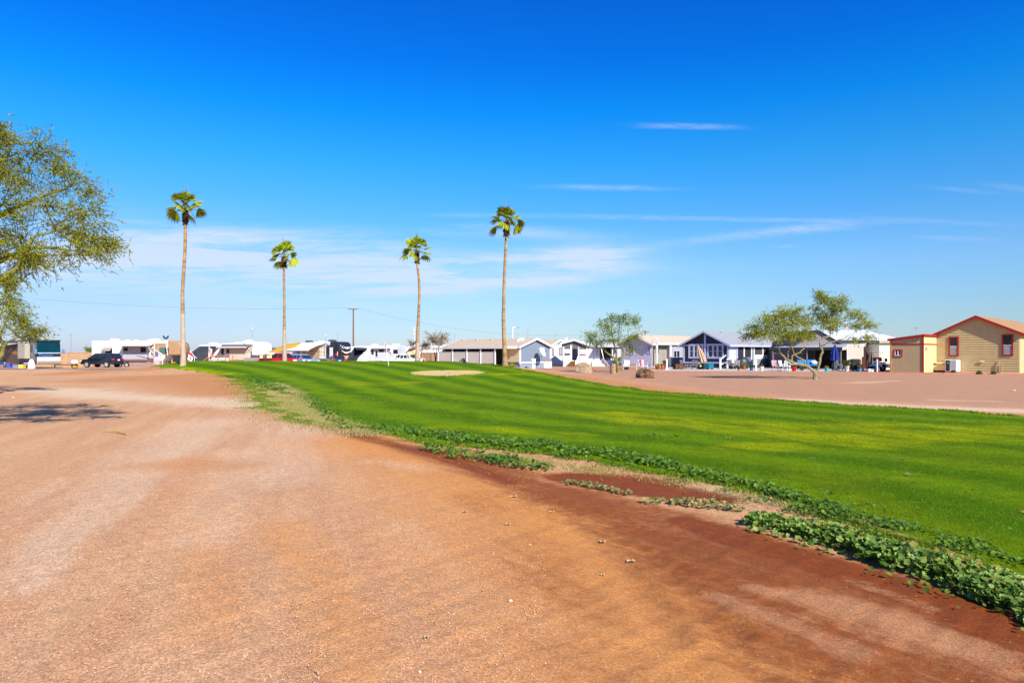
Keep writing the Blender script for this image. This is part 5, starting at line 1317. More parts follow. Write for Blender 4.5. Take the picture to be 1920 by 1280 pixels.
# ------------------------------------------------------------------ trailers and motorhome
rv_white = mat('rv_white', (0.80, 0.795, 0.78, 1), 0.3, var=0.03, vscale=1.2, spec=.5)
rv_lower = mat('rv_grey_skirt', C(176, 150, 140, .62), .8, var=.08)
rv_seal = mat('rv_roof_cover', (.74, .74, .72, 1), .6, var=.05)
tyre = mat('tyre_rubber', (.02, .02, .02, 1), .9)
rim = mat('alloy_rim', (.62, .63, .65, 1), .3, .6)
lamp_red = mat('red_lamp', (.62, .02, .015, 1), .25, spec=.6)
lamp_clear = mat('clear_lamp', (.72, .74, .76, 1), .12, spec=.7)
lamp_amber = mat('amber_lamp', C(240, 150, 30, .9), .3)
aw_grey = mat('grey_awning', C(120, 114, 114, .7), .85, var=.08)
aw_black = mat('black_awning', C(62, 64, 68, .6), .9, var=.15)
aw_white = mat('white_awning', (.72, .72, .73, 1), .7, var=.03)
shade_net = mat('charcoal_shade_cloth', C(74, 80, 86, .6), .95, var=.25, vscale=2)

def text(name, body, m, parent, loc, rot, size, shear=0.0, ext=0.004):
    cu = bpy.data.curves.new(name, 'FONT'); cu.body = body; cu.size = size; cu.extrude = ext; cu.shear = shear; cu.align_x = 'CENTER'; cu.align_y = 'CENTER'
    cu.materials.append(m); o = bpy.data.objects.new(name, cu); COL.objects.link(o); o.parent = parent; o.location = loc; o.rotation_euler = rot
    dg = bpy.context.evaluated_depsgraph_get(); me = bpy.data.meshes.new_from_object(o.evaluated_get(dg)); me.materials.clear(); me.materials.append(m)
    n = bpy.data.objects.new(name, me); COL.objects.link(n); n.parent = parent; n.location = loc; n.rotation_euler = rot
    bpy.data.objects.remove(o); bpy.data.curves.remove(cu)
    return n

def strip_on_side(name, pts_w, m, parent, y=-.006):
    """painted swoosh: list of (x, z, half width), a thin raised band on the side wall"""
    b_ = MB(); up = [(x, z + w_) for x, z, w_ in pts_w]; dn = [(x, z - w_) for x, z, w_ in pts_w]
    for i in range(len(pts_w) - 1):
        b_.add([(dn[i][0], y, dn[i][1]), (dn[i + 1][0], y, dn[i + 1][1]), (up[i + 1][0], y, up[i + 1][1]), (up[i][0], y, up[i][1]), (dn[i][0], -.001, dn[i][1]), (dn[i + 1][0], -.001, dn[i + 1][1]), (up[i + 1][0], -.001, up[i + 1][1]), (up[i][0], -.001, up[i][1])], [(0, 1, 2, 3), (0, 4, 5, 1), (3, 2, 6, 7)])
    return b_.build(name, m, parent)

class Trailer:
    def __init__(s, name, label, nose_px, d, dirv, rear_px, zr=3.45, zn=3.9, cap=None, floor=.80, group='fifth wheel trailers parked beyond the green', skirt=None, z0=None):
        s.dir = Vector((*dirv, 0)).normalized(); n = Vector((X_(nose_px, d), d, 0))
        s.L = L = reach(n, -s.dir, rear_px); o = n - s.dir * L; o.z = hz(n.x, n.y) if z0 is None else z0
        s.o = o; s.n = n; s.d = d
        s.root = thing(name, label, 'trailer', o, math.atan2(s.dir.y, s.dir.x), group)
        Wt = s.W = 2.5
        def rooft(x): return zr + (zn - zr) * min(1, max(0, x / L)) ** 1.3
        s.rooft = rooft
        xb = L - 2.2
        body = [(0, floor), (L - 2.9, floor), (L - 2.75, floor + .25), (L - 2.6, 1.75), (xb, 1.75), (xb, rooft(xb)), (L * .5, rooft(L * .5)), (.12, rooft(0)), (0, rooft(0) - .12)]
        m = MB(); m.prism(body, 'y', 0, Wt); m.build('body', rv_white, s.root, bevel=.05, seg=2)
        # rounded nose: lofted cross sections
        rings = []
        for t_, zin0, zin1, yin in ((0, 0, 0, 0), (.35, .0, .02, .01), (.62, .01, .10, .05), (.82, .05, .28, .16), (.94, .12, .55, .34), (1.0, .28, .85, .55)):
            x = xb + (L - xb) * t_ + .003; za, zb = 1.75 + zin0, rooft(xb) + .01 - zin1; y0, y1 = yin - .003, Wt - yin + .003
            c = .12
            rings.append([(x, y0 + c, za), (x, y1 - c, za), (x, y1, za + c), (x, y1, zb - c), (x, y1 - c, zb), (x, y0 + c, zb), (x, y0, zb - c), (x, y0, za + c)])
        m = MB(); m.loft(rings); s.cap = m.build('nose_cap', cap or rv_white, s.root, smooth=True)
        m = MB(); m.box(.3, L - 3.0, .25, Wt - .25, .45, floor + .01); m.build('chassis', black_p, s.root)
        if skirt: m = MB(); m.box(.1, L - 2.9, .06, Wt - .06, -.5, floor - .003); m.build('skirting', skirt, s.root)
        for x in (L * .30, L * .38):
            wm = MB(); wm.disc((x, .10, .38), .38, 'y', 16, .22); w0 = wm.build('wheel', tyre, s.root)
            wm = MB(); wm.disc((x, -.02, .38), .22, 'y', 12, .04); wm.build('rim', rim, w0)
        for yy in (.35, Wt - .35):
            m = MB(); m.box(L - 2.4, L - 2.3, yy - .06, yy + .06, -.1, 1.75); m.build('landing_leg', steel, s.root)
    def ac(s, x, m=None, w=1.0):
        z = s.rooft(x) - .04; b_ = MB(); b_.loft([[(x - w / 2, .8, z), (x + w / 2, .8, z), (x + w / 2, 1.7, z), (x - w / 2, 1.7, z)], [(x - w / 2 + .02, .82, z + .26), (x + w / 2 - .05, .82, z + .26), (x + w / 2 - .05, 1.68, z + .26), (x - w / 2 + .02, 1.68, z + .26)], [(x - w / 2 + .12, .92, z + .36), (x + w / 2 - .2, .92, z + .36), (x + w / 2 - .2, 1.58, z + .36), (x - w / 2 + .12, 1.58, z + .36)]])
        b_.build('roof_air_conditioner', m or rv_white, s.root, bevel=.02)
    def vent(s, x):
        z = s.rooft(x) - .03; b_ = MB(); b_.box(x - .22, x + .22, 1.0, 1.45, z, z + .20); b_.build('roof_vent', rv_white, s.root, bevel=.03)
    def win(s, x, z, w_, h, pane=glass, name='window'):
        b_ = MB(); b_.box(x, x + w_, -.035, .01, z, z + h); f_ = b_.build(name, black_p, s.root, bevel=.02)
        b_ = MB(); b_.box(x + .05, x + w_ - .05, -.045, -.036, z + .05, z + h - .05); b_.build('pane', pane, f_); return f_
    def door(s, x, z, w_=.75, h=1.95, m=rv_white, pane=glass):
        b_ = MB(); b_.box(x, x + w_, -.04, .01, z, z + h); f_ = b_.build('door', m, s.root)
        b_ = MB(); b_.box(x + .15, x + w_ - .15, -.05, -.041, z + h * .5, z + h - .2); b_.build('pane', pane, f_)
        b_ = MB(); b_.box(x + w_ - .14, x + w_ - .08, -.075, -.041, z + .9, z + 1.02); b_.build('handle', black_p, f_)
        b_ = MB(); b_.box(x + .05, x + w_ - .05, -.5, -.05, z - .32, z - .27); b_.box(x + .05, x + w_ - .05, -.85, -.5, z - .58, z - .53); b_.build('step', black_p, s.root)
        return f_
    def slide(s, x, w_, z0, z1, dep, m=None):
        b_ = MB(); b_.box(x, x + w_, -dep, -.003, z0, z1); return b_.build('slide_out', m or rv_white, s.root, bevel=.03)
    def awning(s, x0, x1, z, out, drop, m, armm=None, sag=.12, roll=True, val=None):
        b_ = MB(); n = 8
        up, lo = [], []
        for i in range(n + 1):
            t_ = i / n; y = -.04 - out * t_; zz = z - drop * t_ - sag * math.sin(math.pi * t_)
            up.append((y, zz))
        for i in range(n):
            (ya, za), (yb, zb) = up[i], up[i + 1]
            b_.add([(x0, ya, za), (x1, ya, za), (x1, yb, zb), (x0, yb, zb), (x0, ya, za - .015), (x1, ya, za - .015), (x1, yb, zb - .015), (x0, yb, zb - .015)], [(0, 1, 2, 3), (4, 7, 6, 5), (0, 3, 7, 4), (1, 5, 6, 2)])
        if val: b_.box(x0, x1, up[-1][0] - .01, up[-1][0] + .01, up[-1][1] - val, up[-1][1])
        a_ = b_.build('awning', m, s.root)
        if roll:
            r_ = MB(); r_.tube([(x0 - .06, up[-1][0], up[-1][1]), (x1 + .06, up[-1][0], up[-1][1])], .07, 8); r_.build('roller', rv_white if m is not aw_black else black_p, a_)
        for x in (x0 - .03, x1 + .03):
            r_ = MB(); r_.tube([(x, up[-1][0], up[-1][1]), (x, -.05, z - 1.3)], .035, 4); r_.tube([(x, -.05, z - 1.9), (x, -.05, z + .05)], .035, 4); r_.tube([(x, -.05 - out * .5, z - 1.3 * .5 - drop * .5), (x, -.05, z - .2)], .025, 4); r_.build('awning_arm', armm or black_p, a_)
        return a_

# white trailer with tan right end
T1 = Trailer('trailer', 'long white trailer with tan right end and folding awning left of the tallest palm', 344, 97, (1, .02), 172, 3.80, 3.80, cap=mat('tan_cap', C(190, 150, 108, .66), .5), skirt=rv_lower, floor=.95)
L = T1.L
T1.ac(2.6); T1.ac(L - 4.6, w=1.2); T1.vent(4.4); T1.vent(5.6); T1.vent(7.4)
m = MB(); m.box(L - 4.6, L - 2.3, -.006, .0, 1.75, T1.rooft(L) - .35); m.build('tan_panel', mat('tan_cap', C(190, 150, 108, .66), .5), T1.root)
T1.win(1.9, 1.95, 1.0, .85); m = MB(); m.add([(1.75, -.06, 2.85), (2.95, -.06, 2.85), (2.85, -.65, 2.35), (1.45, -.65, 2.35), (1.75, -.06, 2.83), (2.95, -.06, 2.83), (2.85, -.65, 2.33), (1.45, -.65, 2.33)], [(0, 1, 2, 3), (4, 7, 6, 5)]); m.build('window_awning', mat('taupe_fabric', C(168, 154, 140, .7), .9), T1.root)
sl1 = T1.slide(4.6, 3.4, 1.15, 3.0, .5, mat('lilac_slide_out', C(186, 186, 200, .70), .6, groove=('X', .35, .12)))
T1.win(4.75, 2.35, .6, .45).location = (0, -.5, 0); T1.win(7.1, 2.15, .75, .7).location = (0, -.5, 0)
T1.awning(4.5, 8.8, 3.45, 1.9, .35, aw_white, rv_white)
T1.win(9.5, 1.95, 1.3, .85)
m = MB(); m.box(9.5, 10.3, -.05, -.04, 2.0, 2.75); m.build('curtain', mat('teal_blind', C(90, 140, 130, .5), .6), T1.root)
for xx, zz in ((8.6, 1), (9.2, -1)):
    m = MB(); m.tube([(xx, -1.5, 2.9), (xx + .45, -.8, 2.0)], .05, 4); m.tube([(xx + .9, -1.5, 2.9), (xx + .45, -.8, 2.0)], .05, 4); m.build('awning_arm', rv_white, T1.root)
m = MB(); m.tube([(10.5, -.1, 3.3), (11.1, -.9, 1.7)], .05, 4); m.build('awning_arm', rv_white, T1.root)
strip_on_side('stripe', [(6.4, 1.75, .02), (7.6, 1.45, .05), (8.9, 1.2, .02)], black_p, T1.root, -.51)
strip_on_side('stripe', [(.05, 1.62, .03), (2.5, 1.62, .03), (4.5, 1.62, .02)], mat('olive_stripe', C(110, 110, 70, .6), .5), T1.root)
strip_on_side('stripe', [(9.6, 1.25, .03), (11.4, 1.25, .02)], black_p, T1.root)
strip_on_side('stripe', [(2.9, 3.2, .02), (3.8, 3.15, .05), (4.4, 2.9, .02)], mat('grey_stripe', C(120, 118, 120, .6), .5), T1.root)

# white trailer with grey front stripes, grey awning and charcoal screen
T2 = Trailer('trailer', 'white trailer with curved grey stripes, wooden deck and charcoal side screen', 493, 99, (.95, -.31), 373, 3.35, 3.95, skirt=rv_lower)
L = T2.L
T2.ac(1.6); T2.ac(L - 3.4); T2.vent(5.9); T2.vent(7.2)
gs = mat('grey_stripe', C(120, 118, 120, .6), .5)
for dz_ in (0, .22, .44): strip_on_side('stripe', [(L - 3.6 + dz_, 3.55 - dz_ * .5, .02), (L - 2.9 + dz_, 3.35 - dz_ * .6, .06), (L - 2.5 + dz_, 2.9 - dz_ * .5, .015)], gs, T2.root, -.008)
strip_on_side('stripe', [(L - 3.4, 2.0, .05), (L - 2.6, 1.8, .02)], gs, T2.root)
T2.slide(6.0, 3.4, 1.1, 3.1, .55, mat('cream_slide', C(226, 206, 180, .75), .6))
T2.awning(4.4, 9.6, 3.40, 1.3, .45, aw_grey, black_p, val=.15)
T2.door(4.0, 1.0); T2.win(5.0, 2.1, .7, .6)
m = MB(); m.add([(.2, -.06, 3.15), (3.9, -.06, 3.15), (3.7, -1.6, 2.9), (-2.4, -2.6, .1), (-1.6, -.9, 1.2)], [(0, 1, 2, 3), (0, 3, 4)]); m.add([(3.7, -1.62, 2.9), (3.6, -2.3, .1), (-2.4, -2.62, .1)], [(0, 1, 2)]); sn = m.build('shade_cloth', shade_net, T2.root)
m = MB(); m.box(L - 2.6, L - .3, -.9, -.3, .3, 1.45); m.build('propane_box', mat('mauve_box', C(186, 170, 176, .66), .7), T2.root)
m = MB(); m.tube([(9.7, -.6, .2), (9.9, -.3, 3.3)], .05, 4); m.tube([(9.9, -.3, 1.6), (10.6, -.3, 1.3)], .04, 4); m.build('awning_arm', mat('green_pole', C(70, 110, 96, .6), .5), T2.root)
# wooden deck with rails in front of it
dk = thing('wooden_deck', 'small wooden deck with orange handrails in front of the striped trailer', 'deck', (X_(398, 93), 93, hz(X_(398, 93), 93) + .02), 0)
m = MB(); m.box(0, 3.1, -.7, .9, .35, .45); m.build('floor', wood_o, dk)
for x in (0, 1.0, 2.0, 3.0):
    m = MB(); m.box(x, x + .1, -.7, -.6, 0, 1.5); m.build('post', wood_o, dk)
m = MB(); m.box(0, 3.1, -.73, -.57, 1.5, 1.58); m.box(0, 3.1, -.69, -.61, .9, .98); m.build('handrail', wood_o, dk)
for yy in (-.7, .5):
    m = MB(); m.tube([(0, yy, 1.5), (-1.9, yy, .1)], .07, 4); m.tube([(0, yy, .4), (-1.9, yy, -.3)], .09, 4); m.build('stair_rail', wood_o, dk)
for k in range(3):
    m = MB(); m.box(-.45 * (k + 1), -.45 * k, -.7, .5, .22 - .16 * k, .28 - .16 * k); m.build('step', wood_o, dk)

# black nosed trailer with white awning
T3 = Trailer('trailer', 'white trailer with black rounded nose cap and wide white awning', 637, 100, (.80, -.60), 541, 3.75, 3.90, cap=mat('black_cap', C(52, 50, 60, .6), .3, spec=.5), floor=.85)
L = T3.L
dkp = mat('dark_ac', (.05, .055, .06, 1), .5)
T3.ac(3.6, dkp); T3.ac(L - 3.2, dkp); T3.vent(6.2); T3.vent(6.8)
T3.win(2.2, 2.3, .8, .7)
T3.slide(4.2, 4.2, 1.0, 3.0, .5, mat('taupe_slide', C(206, 190, 172, .76), .6))
T3.awning(2.6, 8.9, 3.55, 2.9, 1.0, aw_white, black_p, sag=-.12, val=.12)
T3.door(9.35, 1.1, .75, 2.1, dkp); m = MB(); m.box(10.15, 10.85, -.045, .0, 1.1, 3.0); m.build('white_panel', rv_white, T3.root)
bs = mat('black_stripe', C(50, 50, 58, .6), .4)
strip_on_side('stripe', [(7.4, 3.55, .02), (9.4, 3.50, .05), (10.6, 3.0, .07), (11.3, 2.2, .02)], bs, T3.root, -.009)
strip_on_side('stripe', [(8.4, 3.30, .02), (9.8, 3.25, .04), (10.8, 2.6, .06), (11.2, 1.9, .02)], gs, T3.root, -.008)
strip_on_side('stripe', [(L - 2.6, 2.0, .05), (L - 2.4, 2.6, .30), (L - 2.2, 3.0, .50)], bs, T3.root, -.007)
# lettering and white swoosh on the nose
wt = mat('decal_white', (.82, .82, .82, 1), .4)
text('lettering', 'Cougar', wt, T3.root, (L + .0, 1.15, 3.0), (R(82), 0, R(90)), .50, .25, .03)
m = MB(); pts_ = [(y, 2.55 - .35 * math.sin(math.pi * (y - .35) / 1.8)) for y in np.linspace(.35, 2.15, 12)]
for (ya, za), (yb, zb) in zip(pts_[:-1], pts_[1:]):
    wq_ = .06 * math.sin(math.pi * ((ya + yb) / 2 - .35) / 1.8) + .02
    m.add([(L + .01, ya, za - wq_), (L + .01, yb, zb - wq_), (L + .01, yb, zb + wq_), (L + .01, ya, za + wq_), (L - .03, ya, za - wq_), (L - .03, yb, zb - wq_), (L - .03, yb, zb + wq_), (L - .03, ya, za + wq_)], [(0, 1, 2, 3), (0, 4, 5, 1), (3, 2, 6, 7)])
m.build('swoosh', wt, T3.root)
m = MB(); m.box(L - 3.2, L - 1.2, -1.2, -.5, -.2, 1.2); m.box(L - 3.3, L - 1.1, -1.3, -.4, 1.2, 1.4); o_ = m.build('storage_box', mat('grey_resin', C(170, 172, 186, .62), .6), None)
o_.location = T3.o; o_.rotation_euler = T3.root.rotation_euler; tag(o_, 'grey storage box with brown lid under the black trailer nose', 'storage box')

# silver trailer with black tent side
T4 = Trailer('trailer', 'pale silver trailer with black side tent left of the flagstick', 766, 112, (.90, -.43), 657, 3.35, 3.55, floor=.6, cap=mat('silver_cap', (.62, .65, .70, 1), .25, .2))
L = T4.L
T4.ac(4.2); T4.ac(8.6); T4.vent(6.6)
m = MB(); m.box(2.9, L - 2.9, -.02, -.003, .7, 3.05); m.build('side_panel', mat('pale_silver', (.62, .64, .68, 1), .4, groove=('Z', .45, .25)), T4.root)
T4.door(4.3, .9, .8, 2.1); T4.win(6.0, 2.35, 1.0, .5); T4.win(8.9, 2.1, .9, .7); T4.win(5.3, 1.6, .4, 1.0)
T4.awning(3.0, 8.6, 3.2, .45, .15, aw_white, rv_white, val=.1)
_inv = (Matrix.Translation(T4.o) @ Matrix.Rotation(math.atan2(T4.dir.y, T4.dir.x), 4, 'Z')).inverted()
def _loc(px, py, d): return tuple(_inv @ P3(px, py, d))
m = MB(); tf = [_loc(646, 680, 107.5), _loc(664, 651.5, 111), _loc(689, 652.5, 110.5), _loc(680, 662, 108.5), _loc(672, 670, 107.5), _loc(666, 680, 107.2)]
m.add(tf + [tuple(Vector(p) + Vector((0, .06, 0))) for p in tf], [(0, 1, 2, 3), (0, 3, 4, 5), (6, 9, 8, 7), (6, 11, 10, 9)] + [(i, (i + 1) % 6, 6 + (i + 1) % 6, 6 + i) for i in range(6)])
m.add([_loc(664, 651, 111), _loc(689, 652, 110.5), _loc(685, 656, 107.5), _loc(668, 656, 107.8)], [(0, 1, 2, 3)]); m.build('side_tent', aw_black, T4.root)
m = MB(); w1 = [_loc(689, 652.5, 110.4), _loc(695, 652.5, 110.6), _loc(688, 680, 107.6), _loc(676, 680, 107.4)]; m.add(w1 + [tuple(Vector(p) + Vector((0, .05, 0))) for p in w1], [(0, 1, 2, 3), (4, 7, 6, 5), (0, 4, 5, 1), (1, 5, 6, 2), (2, 6, 7, 3), (3, 7, 4, 0)]); m.build('screen_panel', mat('pale_screen', (.6, .6, .62, 1), .9), T4.root)
m = MB(); m.box(*sorted((_loc(668, 667, 106)[0], _loc(681, 667, 106)[0])), -3.1, -2.2, 1.15, 1.25); m.build('side_table', rv_white, T4.root)
strip_on_side('stripe', [(L - 3.6, 2.3, .03), (L - 3.2, 2.0, .08), (L - 3.05, 1.6, .02)], gs, T4.root, -.03)
strip_on_side('stripe', [(L - 2.9, 1.2, .03), (L - 2.55, 2.4, .05), (L - 2.9, 3.2, .03)], bs, T4.root, -.006)
m = MB(); m.box(L - 3.6, L - 2.2, -.3, .6, .0, .95); m.build('cargo_box', mat('dark_brown_box', C(60, 44, 40, .6), .7), T4.root)
# long white trailer behind the block wall
T5 = Trailer('trailer', 'long white trailer half hidden behind the tan block wall and the tan bush', 852, 108, (1, -.1), 778, 3.2, 3.45, cap=rv_white, floor=.8)
T5.vent(4.5); T5.ac(2.0)
m = MB(); m.box(.5, 4.0, -.02, -.003, 2.75, 2.95); m.build('stripe', mat('tan_stripe', C(206, 176, 130, .7), .6), T5.root)

# dark motorhome at the left edge
mh_dark = mat('motorhome_navy', C(44, 46, 66, .6), .25, spec=.6, coat=.4)
mh_tan = mat('motorhome_taupe', C(104, 84, 72, .55), .35, var=.1)
Dm = 81.0
MU = Vector((.85, -.527, 0)); MV = Vector((.527, .85, 0)); RZ_M = math.atan2(.527, -.85)
M0 = on(69, Dm); mh = thing('motorhome', 'large navy and silver motorhome parked at the left edge of the photo', 'motorhome', M0, RZ_M)
wm_ = reach(M0, MV, 114); ht = Z_(637, Dm) - M0.z
Lm = 11.0
m = MB(); m.prism([(.0, .45), (Lm, .45), (Lm, ht), (.35, ht), (.08, ht - .55), (0, 1.3)], 'y', -wm_, 0); m.build('body', mh_tan, mh, bevel=.05, seg=2)
mz = lambda py: Z_(py, Dm) - M0.z
def fx(z): return 0.08 * max(0, (z - 1.3)) / max(.1, ht - .55 - 1.3)
def front(name, za, zb, ya, yb, mm, off=.012, parent=None):
    b_ = MB(); xa, xb = fx(za) - off, fx(zb) - off
    b_.add([(xa, -ya, za), (xa, -yb, za), (xb, -yb, zb), (xb, -ya, zb), (xa + off - .001, -ya, za), (xa + off - .001, -yb, za), (xb + off - .001, -yb, zb), (xb + off - .001, -ya, zb)], [(0, 1, 2, 3), (0, 4, 5, 1), (1, 5, 6, 2), (2, 6, 7, 3), (3, 7, 4, 0)])
    return b_.build(name, mm, parent or mh)
silver = mat('motorhome_silver', (.60, .60, .58, 1), .3, .2, var=.06)
front('front_cap', .5, mz(669), .02, wm_ - .02, silver)
front('dark_band', mz(668.9), mz(662), .02, wm_ - .02, mh_dark, .014)
front('windscreen', mz(661.6), mz(640.5), .06, wm_ - .06, mat('windscreen', C(4, 60, 74, .7), .12, var=.25, vscale=.8, spec=.25), .02)
m = MB(); m.box(-.03, .6, -wm_ + .01, -.01, mz(640), ht + .02); m.build('brow', mh_dark, mh, bevel=.04)
front('wiper_cowl', mz(662.2), mz(661), .08, wm_ - .05, mat('pale_cowl', (.62, .70, .66, 1), .4), .035)
text('lettering', 'Phaeton', mat('blue_lettering', C(70, 140, 226, .8), .4), mh, (-.045, -wm_ * .36, mz(665.4)), (R(90), 0, R(-90)), .46, .2, .005)
for ya in (.18, wm_ - .58):
    m = MB(); m.box(-.05, -.014, -ya - .4, -ya, .95, 1.15); m.build('headlight', lamp_clear, mh, bevel=.02)
m = MB(); m.add([(-.03, -wm_ * .45, 1.55), (-.03, -wm_ * .62, 1.42), (-.03, -wm_ * .72, 1.36), (-.03, -wm_ * .6, 1.52)], [(0, 1, 2, 3)]); m.build('decal', black_p, mh)
m = MB(); m.box(-.09, -.016, -wm_ + .05, -.05, .55, .85); m.build('bumper', mat('bumper_taupe', C(176, 160, 138, .66), .4), mh, bevel=.03)
for ya in (-.22, wm_ + .22):
    m = MB(); m.box(-.35, -.1, -ya - .1, -ya + .1, mz(663) , mz(654.5)); m.box(-.25, .2, -ya - .02, -ya + .02, mz(655), mz(654.5)); m.build('mirror', mat('mirror_blue', C(100, 150, 220, .8), .15), mh, bevel=.03)
ms = lambda px: reach(M0, -MU, px)
m = MB(); m.box(.1, Lm - .05, .002, .02, ht - .6, ht - .02); m.build('roof_stripe', mh_dark, mh)
m = MB(); m.box(ms(56), ms(43), .003, .55, mz(672), mz(640)); m.build('slide_out', mat('taupe_box', C(206, 200, 178, .62), .6), mh)
m = MB(); m.box(ms(67), ms(57.5), .003, .03, .9, mz(643)); dr_ = m.build('door', mat('motorhome_door', C(150, 146, 136, .6), .4), mh)
m = MB(); m.box(ms(66.5), ms(63), .031, .045, mz(660), mz(647)); m.build('pane', mat('green_glass', C(140, 176, 164, .6), .15), dr_)
m = MB(); m.box(ms(61.5), ms(58), .031, .045, mz(660), mz(646)); m.build('pane', glass, dr_)
m = MB(); m.add([(ms(37), .02, mz(643)), (Lm, .02, mz(643)), (Lm, 2.2, mz(652)), (ms(20), 2.2, mz(652))], [(0, 1, 2, 3)]); m.add([(ms(37), .02, mz(643) + .02), (Lm, .02, mz(643) + .02), (Lm, 2.2, mz(652) + .02), (ms(20), 2.2, mz(652) + .02)], [(0, 3, 2, 1)]); m.build('awning', mat('lilac_awning', C(206, 206, 226, .72), .8), mh)
for (pa, pb, za, zb) in ((26, 19, 658, 651), (15, 6, 659, 652)):
    m = MB(); m.box(ms(pa), ms(pb), .003, .03, mz(za), mz(zb)); f_ = m.build('window', black_p, mh)
    m = MB(); m.box(ms(pa) + .05, ms(pb) - .05, .031, .04, mz(za) + .05, mz(zb) - .05); m.build('pane', glass, f_)
for i_, (za, zb, cc_) in enumerate(((668, 660, C(176, 124, 92, .6)), (674, 668, C(110, 86, 72, .6)))):
    m = MB(); m.add([(ms(43), .004, mz(za)), (ms(8), .004, mz(za - 9)), (ms(8), .004, mz(zb - 7)), (ms(43), .004, mz(zb + 1)), (ms(43), .012, mz(za)), (ms(8), .012, mz(za - 9)), (ms(8), .012, mz(zb - 7)), (ms(43), .012, mz(zb + 1))], [(4, 5, 6, 7), (0, 4, 7, 3), (0, 1, 5, 4), (3, 7, 6, 2)]); m.build('stripe', mat('swoosh_%d' % i_, cc_, .4), mh)
for xx in (1.4, 8.2):
    m = MB(); m.disc((xx, -.06, .5), .5, 'y', 16, .2); w0 = m.build('wheel', tyre, mh); m = MB(); m.disc((xx, .05, .5), .28, 'y', 12, .05); m.build('rim', rim, w0)
m = MB(); m.box(3.2, 4.4, -1.7, -.8, ht - .02, ht + .32); m.build('roof_air_conditioner', mat('brown_ac', C(110, 100, 96, .6), .6), mh, bevel=.05)
for k in range(2):
    m = MB(); m.box(ms(66), ms(58), .05 + .28 * k, .3 + .28 * k, .55 - .25 * k, .6 - .25 * k); m.build('step', black_p, mh)
# tow dolly in front of the motorhome
td = thing('tow_bar', 'black tow bar with white capped wheel on the ground beside the motorhome', 'tow bar', on(122, 80), 0)
m = MB(); m.tube([(-1.2, 0, .45), (1.0, 0, .45)], .06, 6); m.tube([(-1.2, 0, .45), (-1.2, 0, .1)], .07, 6); m.build('bar', black_p, td)
m = MB(); m.disc((1.1, 0, .32), .32, 'y', 14, .25); m.build('wheel', tyre, td)
m = MB(); m.ball((1.1, 0, .75), (.42, .25, .28), 10, 6); m.build('fender', white_p, td, smooth=True)
m = MB(); m.box(1.0, 1.4, -.15, .0, .1, .35); m.build('lamp', lamp_amber, td)

